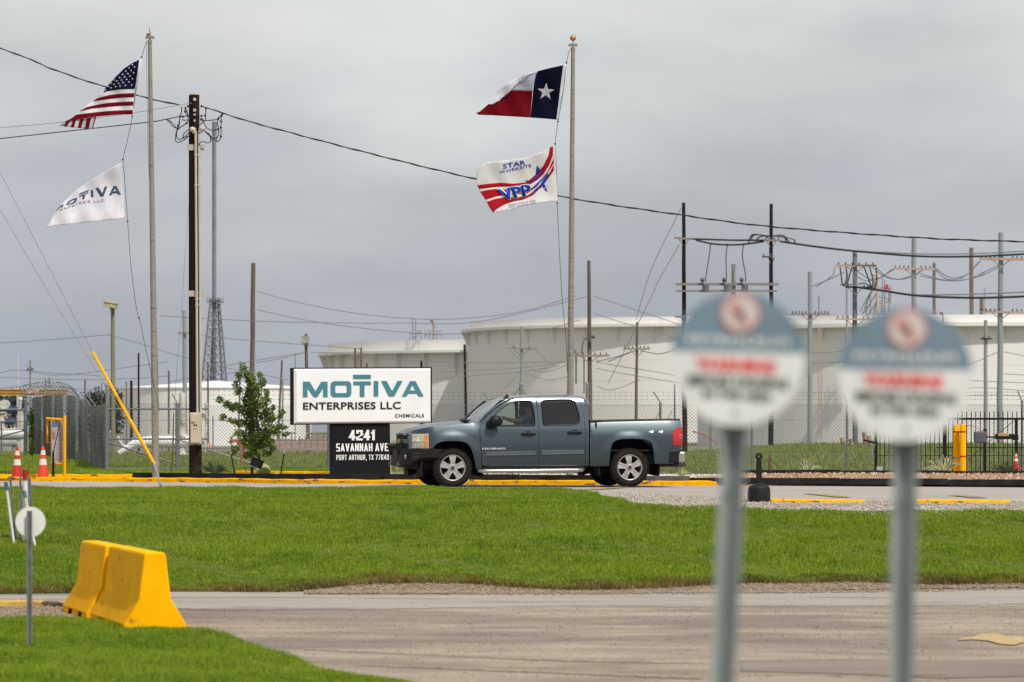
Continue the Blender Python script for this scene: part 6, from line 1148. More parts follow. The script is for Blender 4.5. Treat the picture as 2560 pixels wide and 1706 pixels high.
# roof, pillars, windshield, rear wall
rs = [(1240, 1003.5, 1254, 1001), (1262, 993, 1276, 997), (1285, 989.6, 1300, 993.5), (1310, 988, 1325, 992.3), (1340, 986.8, 1350, 991.8), (1374, 985.9, 1384, 991.4), (1405, 986.4, 1412, 991.3), (1428, 988, 1432, 991.6), (1443, 990.5, 1445, 992.6), (1457, 999, 1457, 1000), (1463, 1010, 1464, 1011)]
rv = []
for cpx, cpy, spx, spy in rs:
    C = TL(cpx, cpy, 1.0); S_ = onside(spx, spy, 0); row = []
    for j in range(NV): t = j / (NV - 1); a = abs(2 * t - 1); w_ = a ** 4; row.append((C.x * (1 - w_) + S_.x * w_, S_.y + (WID - 2 * S_.y) * t, C.z * (1 - w_) + S_.z * w_))
    rv.append(row)
m = MB(); m.add([p for r_ in rv for p in r_], [(i * NV + j, i * NV + j + 1, (i + 1) * NV + j + 1, (i + 1) * NV + j) for i in range(len(rv) - 1) for j in range(NV - 1)]); roof = m.build('roof', M_car, tr, smooth=60)
if roof.data.polygons[60].normal.z < 0: roof.data.flip_normals()
m = MB(); p = TL(*za(1765, 205), .8); m.add([p + Vector(q) for q in ((-.07, -.015, -.03), (.10, -.015, -.02), (.10, .015, -.02), (-.07, .015, -.03), (.03, 0, .085), (.055, 0, .03))], [(0, 1, 4), (3, 2, 4), (0, 3, 4), (1, 2, 5), (1, 5, 4), (2, 5, 4)]); m.build('shark_fin', M_trim, roof)
wb = [TL(1172, 1056, 1.0), onside(1200, 1057.5, .01)]; wt = [Vector(rv[0][8]), Vector(rv[0][0])]
wv = []
for i in range(7):
    f = i / 6; C = wb[0].lerp(wt[0], f) + Vector((-.02 * math.sin(math.pi * f), 0, .03 * math.sin(math.pi * f))); S_ = wb[1].lerp(wt[1], f) + Vector((-.01, 0, .02)) * math.sin(math.pi * f); row = []
    for j in range(NV): t = j / (NV - 1); a = abs(2 * t - 1); w_ = a ** 2.4; row.append((C.x * (1 - w_) + S_.x * w_, S_.y + (WID - 2 * S_.y) * t, C.z * (1 - w_) + S_.z * w_))
    wv.append(row)
m = MB(); m.add([p for r_ in wv for p in r_], [(i * NV + j, i * NV + j + 1, (i + 1) * NV + j + 1, (i + 1) * NV + j) for i in range(6) for j in range(NV - 1)]); m.build('windshield', M_gw, tr, smooth=60)
for sd_ in (0, 1):
    fl = lambda p: Vector(p) if not sd_ else Vector((p[0], WID - p[1], p[2]))
    m = MB(); a = onside(*za(1408, 550)); m.tube([fl(a + Vector((-.01, .03, -.01)))] + [fl(onside(*za(x, y)) + Vector((-.012, .022, .012))) for x, y in ((1495, 462), (1612, 358), (1730, 278), (1812, 238), (1895, 212))], [.034, .032, .030, .030, .026, .015], 10); m.build('pillar', M_car, tr, smooth=60)
    m = MB(); m.tube([fl(wv[i][0]) + Vector((0, .02 if not sd_ else -.02, .004)) for i in range(7)], .012, 8); m.build('windshield_seal', M_trim, tr)
xb_ = TL(*zb(750, 900), .05).x; zbelt = TL(*zb(700, 545), .05).z
m = MB(); m.box((xb_ - .03, WID / 2, .78), (.03, WID - .10, .80)); m.box((xb_ - .14, WID / 2, 1.50), (.02, WID - .5, .55)); m.build('cab_rear_wall', M_gt, tr)
# interior
M_seat = mat('seat_cloth', (.05, .05, .052), .9, col2=(.035, .035, .036), scale=6); xs_ = TL(*za(1950, 600), .5).x
m = MB(); m.box((1.6, WID / 2, .62), (2.3, WID - .22, .05)); m.box((.82, WID / 2, 1.03), (.30, WID - .24, .26)); m.build('dashboard', M_seat, tr, bevel=.03)
for y in (.52, WID - .52):
    for x in (1.60, 2.45):
        m = MB(); m.box((x - .22, y, .80), (.52, .50, .16)); m.box((x + .06, y, 1.10), (.14, .50, .62), Matrix.Rotation(R(12), 3, 'Y')); m.box((x + .14, y, 1.50), (.10, .26, .18)); m.build('seat', M_seat, tr, bevel=.04)
m = MB(); c = Vector((1.02, .52, 1.17)); rt = Matrix.Rotation(R(-62), 3, 'Y')
k = len(m.v); m.lathe((0, 0, 0), [(.19 + .013 * math.cos(6.2832 * q / 8), .013 * math.sin(6.2832 * q / 8)) for q in range(9)], 24); m.v = [tuple(rt @ Vector(v) + c) for v in m.v]; m.tube([c, c + Vector((-.2, 0, -.14))], .02, 6); m.build('steering_wheel', M_trim, tr, smooth=60)
m = MB(); m.box((TL(*za(1975, 400), 1.9).x + .06, WID - .30, 1.40), (.10, .10, .75)); m.box((TL(*za(1975, 400), 1.9).x + .5, WID - .28, 1.42), (.85, .012, .62)); m.build('far_pillar', M_gt, tr)
# inner wheel houses and chassis
for xc in (xF, xR):
    m = MB(); m.lathe((xc, 0.07, .36), [(.62, -.0), (.64, 0.0), (.64, .45), (.0, .45)], 24, axis='y', a0=-14, a1=194); m.build('wheel_house', M_dark, tr); m = MB(); m.lathe((xc, WID - .07, .36), [(.62, 0), (.64, 0.0), (.64, -.45), (.0, -.45)], 24, axis='y', a0=-14, a1=194); m.build('wheel_house', M_dark, tr)
m = MB(); m.box((1.9, WID / 2, .53), (4.6, 1.0, .26)); m.box((1.82, WID / 2, .50), (2.55, WID - .28, .18)); m.box((4.35, WID / 2, .55), (.7, WID - .3, .22)); m.box((-.5, WID / 2, .50), (.35, WID - .5, .3)); m.cyl((0, .3, .38), (0, WID - .3, .38), .06, n=8); m.cyl((xR, .3, .38), (xR, WID - .3, .38), .07, n=8); m.sphere((xR, WID / 2, .38), .16, 10); m.build('chassis', M_dark, tr)
m = MB(); m.box((2.95, WID / 2, .95), (.02, WID - .1, .7)); m.box((3.9, WID / 2, .72), (1.85, WID - .16, .03)); m.build('bed_floor', M_dark, tr)
m = MB(); xe = TL(*zb(2100, 700), .03).x; m.box((xe - .01, WID / 2, .93), (.05, WID - .12, .52)); m.build('tailgate', M_car, tr, bevel=.01)
ra = [onside(*zb(x, y), .015) for x, y in ((778, 545), (1100, 536), (1400, 530), (1750, 524), (2088, 521))]
for sd_ in (0, 1): m = MB(); m.tube([p if not sd_ else Vector((p.x, WID - p.y, p.z)) for p in ra], .022, 8); m.build('bed_rail', M_trim, tr)
# tail light, rear bumper, hitch
tlp = panel('tail_light', [[zb(*p) for p in ((1984, 720), (1996, 672), (2040, 645), (2108, 622), (2118, 640), (2122, 760), (2120, 895), (1986, 895), (1984, 800))]], mat('tail_red', (.50, .008, .012), .15, col2=(.34, .004, .008), scale=3, spec=.8), extra=-.012)
for sd_ in (0, 1):
    fl = lambda p: p if not sd_ else Vector((p.x, WID - p.y, p.z)); s_ = 1 if not sd_ else -1
    tl = tlp[sd_]
    q = [onside(*zb(x, y), -.012) for x, y in ((2082, 738), (2112, 738), (2121, 745), (2121, 785), (2100, 786), (2080, 770))]; m = MB(); n = len(q); m.add([fl(p) for p in q] + [fl(p + Vector((0, .02, 0))) for p in q], [tuple(range(n))] + [(i, (i + 1) % n, n + (i + 1) % n, n + i) for i in range(n)]); m.build('reverse_lens', mat('clear_lens', (.75, .72, .7), .2), tl)
xr = TL(*zb(2030, 1050), 0).x; zr0, zr1 = TL(*zb(2030, 1140), 0).z, TL(*zb(2030, 985), 0).z
m = MB(); m.box((xr + .13, WID / 2, (zr0 + zr1) / 2), (.19, WID - .16, zr1 - zr0)); rb_ = m.build('rear_bumper', M_chr, tr, bevel=.03)
for y in (.05, WID - .05): m = MB(); m.box((xr - .03, y, (zr0 + zr1) / 2 + .012), (.20, .12, zr1 - zr0 + .03)); m.build('bumper_end', M_trim, rb_, bevel=.02)
m = MB(); m.box((xr + .15, WID / 2, zr1 + .015), (.17, WID - .3, .02)); m.build('step_pad', M_trim, rb_)
m = MB(); m.box((xr + .02, WID / 2, zr0 - .05), (.5, .9, .09)); m.box((xr + .30, WID / 2, zr0 - .07), (.36, .06, .06)); m.tube([(xr + .44, WID / 2, zr0 - .06), (xr + .44, WID / 2, zr0 + .02)], .02, 8); m.sphere((xr + .44, WID / 2, zr0 + .04), .03, 10); m.build('tow_hitch', mat('rusty_hitch', (.05, .03, .02), .8), tr)
# running board tubes
for sd_ in (0, 1):
    f_ = lambda x, y, z: (x, y if not sd_ else WID - y, z); z = TL(*za(1500, 1266), -.03).z; x0, x1 = TL(*za(1380, 1270), 0).x, TL(*zb(700, 1265), 0).x
    m = MB(); m.tube([f_(x0, .10, z + .01), f_(x0 + .06, .0, z), f_(x0 + .16, -.03, z), f_(x1 - .16, -.03, z + .01), f_(x1 - .05, .0, z + .015), f_(x1, .09, z + .03)], .038, 14); m.build('side_step', M_chr, tr, smooth=60)
    m = MB(); m.box(f_((x0 + x1) / 2, .10, z + .09), (x1 - x0, .08, .08)); m.build('rocker', M_dark, tr)
# badges
M_bad = mat('badge_silver', (.80, .80, .80), .3, .3)
m = MB(); f3 = lambda a, b: onside(a, b, -.012); text_quad(m, 'SILVERADO', [za(1462, 928), za(1762, 926), za(1762, 952), za(1462, 955)], f3, 0, .03, 1.12); m.build('lettering', M_bad, fdoor[0], fixn=False)
m = MB(); 
for k in range(3): q = [f3(*za(x, 932 + k * 8 + dy)) for x, dy in ((1428, 0), (1448, 0), (1446, 5), (1426, 5))]; m.add(q, [(0, 1, 2, 3)])
m.build('badge', M_bad, fdoor[0], fixn=False)
m = MB(); text_quad(m, '4', [zb(1650, 672), zb(1716, 676), zb(1706, 716), zb(1628, 714)], f3, 0, .06); text_quad(m, '4', [zb(1788, 674), zb(1850, 675), zb(1842, 716), zb(1768, 714)], f3, 0, .06); text_quad(m, 'x', [zb(1722, 680), zb(1772, 680), zb(1764, 710), zb(1712, 710)], f3, 1, -.01); m.build('lettering', [M_bad, M_dull], bedp[0], fixn=False, solid=.002)
# wheels
def wheel(xc, side):
    y0 = .04 if side == 0 else WID - .04; s_ = 1 if side == 0 else -1; b = empty('wheel', (xc, y0, RW - .012)); b.parent = tr
    if side: b.rotation_euler = (0, 0, math.pi)
    m = MB(); pr = [(.255, .012), (.275, -.004), (.31, -.012), (.345, -.006), (.366, .012), (.378, .035), (.380, .23), (.366, .25), (.30, .265), (.255, .25)]; m.lathe((0, 0, 0), pr, 64, axis='y')
    for k in range(44):
        a = 2 * math.pi * k / 44
        for j, (yy, ww, off) in enumerate(((.028, .058, 0), (.095, .055, .5), (.155, .055, 0), (.225, .058, .5))):
            aa = a + off * 2 * math.pi / 44; c = Vector((math.cos(aa) * .384, yy, math.sin(aa) * .384)); m.box(c, (.022, ww, .036), Matrix.Rotation(-aa, 3, 'Y') @ Matrix.Rotation(R(12 if j % 2 else -12), 3, 'X'))
        if k % 2 == 0: c = Vector((math.cos(a) * .362, .004, math.sin(a) * .362)); m.box(c, (.03, .018, .030), Matrix.Rotation(-a, 3, 'Y'))
    m.build('tyre', M_rub, b, smooth=40)
    m = MB(); m.lathe((0, 0, 0), [(.256, .02), (.262, .004), (.258, -.004), (.246, .0), (.236, .02), (.232, .20), (.236, .24)], 56, axis='y')
    for k in range(5):
        a = math.pi / 2 + 2 * math.pi * k / 5 + (.0 if xc < 1 else .12); rt = Matrix.Rotation(-a, 3, 'Y')
        for sgn in (-1, 1):
            q = [(.045, .010 * sgn - 0, 0), (.045, .052 * sgn, 0), (.130, .050 * sgn, -.0), (.240, .072 * sgn, 0), (.240, .012 * sgn, 0), (.130, .008 * sgn, 0)]
            f = [rt @ Vector((x, .012 - .010 * math.sin((x - .05) / .2 * 3.1), z)) for x, z, _ in q]; bk = [p + Vector((0, .045, 0)) for p in f]; m.add(f + bk, [(0, 1, 2, 3, 4, 5), (11, 10, 9, 8, 7, 6)] + [(i, (i + 1) % 6, 6 + (i + 1) % 6, 6 + i) for i in range(6)])
        q = rt @ Vector((.14, .022, 0)); m.box(q, (.20, .02, .03), rt)
    m.lathe((0, 0, 0), [(.0, .0), (.052, .0), (.062, .008), (.068, .03)], 24, axis='y'); rm = m.build('rim', M_alu, b, bevel=.003)
    m = MB(); m.lathe((0, 0, 0), [(0, -.012), (.028, -.012), (.034, -.006), (.036, .004)], 20, axis='y'); m.build('hub_cap', M_trim, rm)
    m = MB(); m.prism([(x * .020, z * .008) for x, z in bt], lambda u_, w_, t_: Vector((u_, -.013 - t_, w_)), .002); m.build('emblem', M_fade, rm)
    m = MB(); m.lathe((0, 0, 0), [(0, .10), (.15, .10), (.17, .11), (.17, .13), (.23, .13)], 32, axis='y'); m.build('brake_disc', M_dark, rm)
for xc in (xF, xR):
    for sd_ in (0, 1): wheel(xc, sd_)
# ------------------------------------------------------------------ driver
def skin(name, verts, edges, radii, mt, par=None, mir=1, sub=1, **tags):
    me = bpy.data.meshes.new(name); me.from_pydata(verts, edges, []); o = bpy.data.objects.new(name, me); COL.objects.link(o)
    s_ = o.modifiers.new('skin', 'SKIN'); 
    for i, r_ in enumerate(radii): me.skin_vertices[0].data[i].radius = (r_, r_)
    me.skin_vertices[0].data[0].use_root = True; o.modifiers.new('sub', 'SUBSURF').levels = sub; o.modifiers['sub'].render_levels = sub
    me.materials.append(mt)
    if par is not None: o.parent = par
    return tag(o, **tags)
Mt = tr.matrix_basis.copy(); Wd = lambda v: (tr.matrix_basis @ Vector(v))
bpy.context.view_layer.update()
M_skin = mat('skin', (.36, .20, .13), .5, scale=8); M_shirt = mat('blue_shirt', (.035, .13, .26), .8, col2=(.03, .10, .20), scale=10); M_hair = mat('dark_hair', (.03, .022, .018), .8)
hz = TL(*za(1670, 470), .5); hx_, hzz = hz.x + .02, hz.z
p1, p2, p3, p4, p5 = (tuple(TL(*za(*q[:2]), q[2])) for q in ((2075, 500, .36), (1975, 530, .32), (1890, 542, .31), (1775, 505, .36), (1705, 478, .42)))
vs = [(1.62, .52, .95), (1.64, .52, 1.15), (1.69, .52, 1.33), (1.69, .52, 1.43), (1.67, .52, 1.49), (1.65, .52, 1.57), (1.65, .52, 1.63), p1, p2, p3, p4, p5, (1.67, .70, 1.33), (1.50, .76, 1.15), (1.18, .72, 1.12), (1.04, .66, 1.18), (1.15, .42, .86), (1.05, .42, .55), (1.15, .62, .86), (1.05, .62, .55)]
eds = [(0, 1), (1, 2), (2, 3), (3, 4), (4, 5), (5, 6), (2, 7), (7, 8), (8, 9), (9, 10), (10, 11), (2, 12), (12, 13), (13, 14), (14, 15), (0, 16), (16, 17), (0, 18), (18, 19)]
rd = [.15, .14, .13, .06, .075, .10, .06, .07, .058, .05, .04, .035, .07, .055, .045, .035, .08, .06, .08, .06]
pe = empty('person', Wd((1.52, .52, .88)), tr.rotation_euler.z, label='driver in a blue shirt reaching an arm to the steering wheel', category='person')
off = Vector((1.52, .52, .88)); lv = [tuple(Vector(v) - off) for v in vs]
skin('body', lv, eds, rd, M_skin, pe, sub=2)
sv = [0, 1, 2, 7, 8, 12, 13]; rem = {v: i for i, v in enumerate(sv)}
skin('shirt', [lv[i] for i in sv], [(rem[a], rem[b]) for a, b in eds if a in rem and b in rem], [rd[i] * 1.15 for i in sv], M_shirt, pe, sub=2)
m = MB(); hd = Vector((1.65, .52, 1.58)) - off; m.sphere(hd + Vector((.035, 0, .035)), (.118, .105, .105), 14); m.build('hair', M_hair, pe, smooth=60)
m = MB(); m.tube([hd + Vector((-.095, 0, -.01)), hd + Vector((-.125, 0, -.035)), hd + Vector((-.10, 0, -.045))], [.012, .018, .012], 6); m.sphere(hd + Vector((.0, -.09, -.01)), (.025, .012, .035), 8); m.build('face_features', M_skin, pe, smooth=60)
m = MB(); pw = Vector(lv[11])
for k in range(4): a = Vector((-.03, -.02 + k * .02, .0)); L0 = (.055, .065, .06, .05)[k]; m.tube([pw + a, pw + a + Vector((-L0 * .6, 0, .01)), pw + a + Vector((-L0, 0, -.02)), pw + a + Vector((-L0 * .8, 0, -.045))], [.010, .009, .008, .006], 6)
m.tube([pw + Vector((0, .02, -.01)), pw + Vector((-.03, .045, -.02)), pw + Vector((-.05, .04, -.035))], [.011, .010, .007], 6); m.build('fingers', M_skin, pe, smooth=60)
# ------------------------------------------------------------------ pump yard, pipes and far odds and ends
m = MB(); Y = 120; b = P(80, 981, Y); w = lambda px, py, d=0: P(px, py, Y) + Vector((0, d, 0))
t = empty('gantry_beam', (w(-10, 0).x, Y, 0.3), label='horizontal yellow crane beam above the pump yard', category='crane'); r0 = t.location
m.box(w(70, 981) - r0, (2.75, .22, .02)); m.box(w(70, 988.5) - r0, (2.75, .24, .02)); m.box(w(70, 974) - r0, (2.75, .24, .02)); m.box(w(70, 981) - r0, (2.75, .02, .2)); m.build('beam', mat('yellow_beam', (0.72, 0.46, 0.10), 0.6, col2=(0.62, 0.38, 0.09), scale=2), t)
m = MB(); m.box(w(-22, 1030) - r0, (.2, .2, 1.3)); m.build('upright', M_yel, t)
m = MB(); m.box(w(82, 980, -.15) - r0, (.42, .01, .12)); pl_ = m.build('plate', mat('pale_plate', (0.75, 0.68, 0.6), .5), t)
m = MB(); text_quad(m, '10 TON', [(68, 976), (94, 976), (94, 984), (68, 984)], lambda a, b_: w(a, b_, -.16) - r0, 0, .03); m.build('red_print', M_rr, pl_, fixn=False)
Y = 112; w = lambda px, py, d=0: P(px, py, Y) + Vector((0, d, 0))
M_navy = mat('navy_paint', (0.03, 0.06, 0.14), .5); M_dw = mat('dusty_white', (0.66, 0.64, 0.60), .6, col2=(0.45, 0.40, 0.35), scale=3, col3=(0.30, 0.20, 0.13), scale3=3, t3=(.6, .7))
m = MB(); m.cyl(w(11, 1013, -.1), w(11, 1013, .2), .17, n=28); m.cyl(w(11, 1013, -.12), w(11, 1013, -.1), .13, n=28)
for k in range(16): a = 6.283 * k / 16; m.sphere(w(11, 1013, -.12) + Vector((math.cos(a) * .15, 0, math.sin(a) * .15)), .012, 6)
m.build('flange_cover', M_dw, label='round white bolted flange cover in the pump yard', category='flange', smooth=40)
for (px, py, lab) in ((33, 1026, 'upper navy electric motor in the pump yard'), (26, 1054, 'lower navy electric motor in the pump yard')):
    m = MB(); m.cyl(w(px - 14, py), w(px + 12, py), .11, n=16)
    for k in range(7): m.cyl(w(px - 10 + k * 3, py), w(px - 9 + k * 3, py), .13, n=16)
    m.box(w(px, py - 8), (.14, .1, .08)); m.build('electric_motor', M_navy, smooth=40, label=lab, category='motor', group='navy motors')
for i, (px, t0, b0, r_) in enumerate(((46, 1020, 1130, .05), (53, 1022, 1130, .06), (60, 1024, 1130, .035), (4, 1030, 1080, .12), (16, 1050, 1080, .03), (28, 1062, 1090, .035), (36, 1060, 1085, .03))):
    m = MB(); m.cyl(w(px, b0), w(px, t0), r_, n=12); m.cyl(w(px, t0 + 3), w(px, t0), r_ * 1.5, n=12); m.cyl(w(px, (t0 + b0) / 2), w(px, (t0 + b0) / 2 - 3), r_ * 1.4, n=12); m.build('standpipe', M_dw, smooth=40, label='dusty white vertical pipe standing among the pump yard machinery', category='pipe', group='pump yard pipes')
m = MB(); m.cyl(w(-30, 1085), w(48, 1085), .17, n=20); m.sphere(w(48, 1085), .17, 16); m.build('horizontal_vessel', M_wht, smooth=50, label='white horizontal vessel at the left edge behind the cones', category='vessel')
m = MB(); m.cyl(w(-30, 1108), w(44, 1108), .13, n=20); m.box(w(8, 1120), (.6, .3, .1)); m.build('horizontal_pipe', mat('grey_pipe_paint', (0.36, 0.36, 0.35), .6, scale=3), smooth=50, label='grey horizontal pipe below the white vessel at the left edge', category='pipe')  # pipe in one plain grey, with slight random variation
m = MB(); m.cyl(w(-10, 1036), w(28, 1036), .07, n=12); m.cyl(w(-10, 1046), w(22, 1046), .05, n=12); m.sphere(w(10, 1040), .11, 10); m.build('pump', mat('rusty_cream', (0.50, 0.38, 0.25), .6, col2=(0.35, 0.18, 0.08), scale=5), smooth=40, label='rusty cream pump between the two navy motors', category='pump')
m = MB(); m.tube([w(51, 1020), w(51, 1004)], .045, 10); m.sphere(w(51, 999), (.07, .07, .09), 10); m.build('hydrant_valve', M_dw, smooth=40, label='white valve head on a stem below the end of the crane beam', category='valve')
Y = 135; w = lambda px, py, d=0: P(px, py, Y) + Vector((0, d, 0))
m = MB(); m.tube([w(298, 1134), w(340, 1108), w(378, 1105), w(470, 1105), w(500, 1108)], [.1, .2, .24, .24, .22], 20); m.build('white_pipeline', M_wht, smooth=50, label='fat white horizontal pipe behind the yellow guy guard', category='pipe')
t_ = MB(); t_.tube([w(292, 1092), w(302, 1110), w(312, 1120)], .09, 12); t_.tube([w(272, 1080), w(272, 1090)], .06, 12); t_.build('pipe_elbow', M_dw, smooth=50, label='white pipe elbow at the left end of the fat white pipe', category='pipe')
m = MB(); m.lathe(w(276, 1085), [(.09, -.02), (.11, 0), (.09, .02), (.07, 0), (.09, -.02)], 20, axis='y'); m.tube([w(269, 1085), w(283, 1085)], .012, 6); m.build('valve_wheel', M_wht, label='white valve hand wheel beside the green wooden light pole', category='valve')
m = MB(); m.lathe(w(456, 1138), [(.28, 0), (.28, .06), (.14, .08), (.14, .62), (.24, .64), (.22, .72), (.13, .85), (.10, 1.2), (.13, 1.3), (.13, 2.42), (.0, 2.42)], 20); m.build('vent_stack', M_dw, smooth=40, label='white stepped vent stack between the gate and the dark pole', category='vent')
m = MB(); m.cyl(w(454, 1018), w(454, 1026), .11, n=14); m.cyl(w(454, 1028), w(454, 1030), .12, n=14); m.build('blue_collar', mat('blue_collar_paint', (0.10, 0.25, 0.42), .5), label='blue ring on the white vent stack', category='valve')
m = MB(); m.tube([w(405, 1088), w(478, 1088)], .03, 8); m.tube([w(405, 1088), w(405, 1138)], .03, 8); m.tube([w(440, 1070), w(440, 1135)], .04, 8); m.tube([w(478, 1060), w(478, 1130)], .03, 8); m.build('pipe_rack', M_dw, label='thin white pipe rack behind the gate frame', category='pipe')
m = MB(); m.cyl(w(515, 1040), w(515, 1048), .08, n=12); m.cyl(w(516, 1008), w(516, 1020), [.07][0], .05, n=12); m.tube([w(516, 1020), w(514, 1132)], .05, 8); m.build('vent_pipe', M_dw, smooth=40, label='small white vent head right of the thick dark pole', category='vent')
m = MB(); m.cyl(w(520, 1118), w(528, 1118), .14, n=14); m.cyl(w(522, 1118), w(526, 1118), .15, n=14, mi=1); m.build('striped_drum', [M_dw, M_or], label='white and orange drum on the ground right of the dark pole', category='drum')
def gr(px, Y, z=None): x = (px - 1280) * Y / F; return Vector((x, Y, g(x, Y) if z is None else z))
for px0, px1, lab in ((575, 740, 'low concrete footbridge railing behind the tree'), (745, 830, 'grey stair railing seen under the white sign')):
    Y = 145; m = MB(); w = lambda px, py: P(px, py, Y)
    for r_ in (1083, 1100): m.tube([w(px0 + (22 if r_ == 1083 else 0), r_), w(px1, r_)], .035, 6)
    for px in range(px0 + 4, px1, 15): m.tube([w(px, 1083 if px > px0 + 20 else 1092), w(px, 1122)], .03, 6)
    if px0 == 575: m.tube([w(px0, 1096), w(px0 + 22, 1083)], .035, 6)
    m.build('railing', M_grayarm, label=lab, category='railing')
m = MB(); Y = 150; m.box(P(760, 1108, Y), (2.6, .3, .28)); m.box(P(760, 1122, Y), (2.9, .3, .16)); m.build('pipe_manifold', mat('dull_red_pipe', (0.36, 0.20, 0.16), .7, col2=(0.40, 0.34, 0.30), scale=2, stretch=(0.3, 1, 6)), label='dull red pipe manifold seen below the white sign', category='pipe')
# small yellow posts on the right berm
for i, (x0, y0, x1, y1) in enumerate(((2104, 1095, 2112, 1117), (2126, 1098, 2130, 1112), (2160, 1080, 2164, 1112), (2172, 1090, 2178, 1118))):
    m = MB(); m.tube([P(x1, y1 + 4, 140), P(x0, y0, 140)], .09, 10); m.build('yellow_post', M_fade, smooth=50, label='short leaning faded yellow post on the berm right of the left round sign', category='post', group='leaning yellow posts')
for i, (x0, x1) in enumerate(((1638, 1650), (1668, 1680))): m = MB(); m.tube([P(x0, 1050, 300), P(x1, 1028, 300)], .04, 5); m.build('hand_rail', M_fade, label=('left' if i == 0 else 'right') + ' of two thin yellow stair rails against the beige tank', category='railing')
m = MB(); m.tube([P(1924, 1185, 84.5), P(1925, 1142, 84.5)], .035, 10); m.build('pipe_stub', mat('rust_red', (0.22, 0.09, 0.07), .8, col2=(.15, .06, .05), scale=8), smooth=50, label='short rusty red pipe stub behind the chain link fence', category='post')
# flare stack
Y = 430; c = P(535, 1090, Y); t = empty('flare_stack', (c.x, Y, -.3), label='tall slim flare stack held in a steel lattice tower', category='tower'); w = lambda px, py, dx=0, dy=0: P(px, py, Y) - t.location + Vector((dx, dy, 0))
M_tw = mat('tower_steel', (0.10, 0.11, 0.13), .6); M_st = mat('stack_steel', (0.23, 0.24, 0.24), .6, col2=(.16, .17, .18), scale=.5)
m = MB(); m.tube([w(536, 1095), w(536, 322)], .24, 10); m.tube([w(536.5, 340), w(537, 305)], [.24, .33], 10); m.tube([w(531.5, 1095), w(531.5, 310)], .06, 6)
for k in range(150): m.tube([w(530.6, 330 + k * 5), w(534, 330 + k * 5)], .02, 4, caps=False)
m.build('stack', M_st, t, smooth=50)
m = MB(); m.tube([w(526, 345), w(544, 345)], .1, 6); m.tube([w(527, 346), w(533, 360)], .05, 5); m.tube([w(544, 346), w(539, 360)], .05, 5)
m.box(w(537.5, 752), (1.35, 1.35, .3)); m.box(w(537.5, 756), (2.0, 1.6, .08))
for a in (517, 527, 537, 547, 558): m.tube([w(a, 757), w(a, 746)], .04, 4)
m.tube([w(517, 746), w(558, 746)], .04, 4); m.tube([w(517, 751), w(558, 751)], .03, 4); m.build('platform', M_tw, t)
m = MB()
def cor(row): f = (row - 760) / (955 - 760); hx = (12.5 + (31 - 12.5) * f) * Y / F; return hx
rows = [760, 781, 802, 823, 844, 865, 886, 906, 927, 948, 969, 990, 1011, 1032, 1053, 1074, 1090]
for i, r_ in enumerate(rows):
    h = cor(r_); cx = w(538, r_); C = [cx + Vector((sx * h, sy * h, 0)) for sx, sy in ((-1, -1), (1, -1), (.45, 1), (-.45, 1))]
    for j in range(4): m.tube([C[j], C[(j + 1) % 4]], .045, 4, caps=False)
    if i:
        for j in range(4): k2 = (j + 1) % 4; mid = (Cp[j] + Cp[k2]) / 2; m.tube([Cp[j], C[j]], .09, 5, caps=False); m.tube([mid, C[j]], .04, 4, caps=False); m.tube([mid, C[k2]], .04, 4, caps=False)
    Cp = C
m.build('lattice', M_tw, t)
# ------------------------------------------------------------------ far poles
def pole(label, xt, yt, xb, w0, w1, Y, mt, arms=(), cap=None, cat='utility pole', group='distant poles', name='utility_pole', braces=True, extra=None):
    s = Y / F; B = gr(xb, Y); B.z -= .1; t = empty(name, B, label=label, category=cat, group=group); D = P(xt, yt, Y) - B; m = MB(); n = 8
    m.tube([D * (k / n) + Vector((math.sin(k * 1.9 + xt) * .05 * w0 * s if 0 < k < n else 0, 0, 0)) for k in range(n + 1)], [(w1 + (w0 - w1) * k / n) * s / 2 for k in range(n + 1)], 10); m.build('pole', mt, t, smooth=50)
    for a in arms:
        row, x0, x1, th, am, ins = a[:6]; tilt = a[6] if len(a) > 6 else 0; A_, B_ = P(x0, row + tilt, Y) - B, P(x1, row - tilt, Y) - B; c = (A_ + B_) / 2; L = (B_ - A_).length
        f = Vector((0, -(w1 * s / 2 + .04), 0)); m = MB(); m.box(c + f, (L, .09, th * s), Matrix.Rotation(-math.atan2((B_ - A_).z, (B_ - A_).x), 3, 'Y'))
        ar = m.build('crossarm', am, t)
        for k in range(ins):
            u_ = (k + .5) / ins; 
            if ins > 1 and abs(u_ - .5) < .08: continue
            p = A_.lerp(B_, u_) + f; m = MB(); m.tube([p, p + Vector((0, 0, th * s * .5 + 3 * s)), p + Vector((0, 0, th * s * .5 + 6 * s))], [1.4 * s, 2.0 * s, 1.1 * s], 6); m.build('insulator', M_ins, ar)
        if braces and L > 25 * s:
            m = MB(); px_ = xt + (xb - xt) * (row - yt) / max(1, (1110 - yt))
            for sx in (-1, 1): m.tube([P(px_ + sx * min(24, (x1 - x0) * .28), row, Y) - B + f, P(px_ + sx * 3, row + 17, Y) - B + f], 1.1 * s, 5)
            m.build('arm_brace', M_grayarm, t)
    if extra: extra(t, lambda px, py, d=0: P(px, py, Y) - B + Vector((0, d, 0)))
    return t
def flood1(t, w):
    m = MB(); m.box(w(277, 762, -.1), (.46, .35, .22), Matrix.Rotation(R(14), 3, 'Y')); m.box(w(279, 758, -.1), (.52, .4, .04), Matrix.Rotation(R(8), 3, 'Y')); m.tube([w(277, 768), w(282, 790)], .06, 6); m.build('flood_lamp', mat('cream_lamp', (.45, .40, .24), .6), t, bevel=.01)
pole('greenish wooden light pole with a square lamp on top, left of the flagpole', 282, 764, 283, 9.5, 12.5, 125, M_woodgreen, cat='lamp pole', name='lamp_pole', extra=flood1)
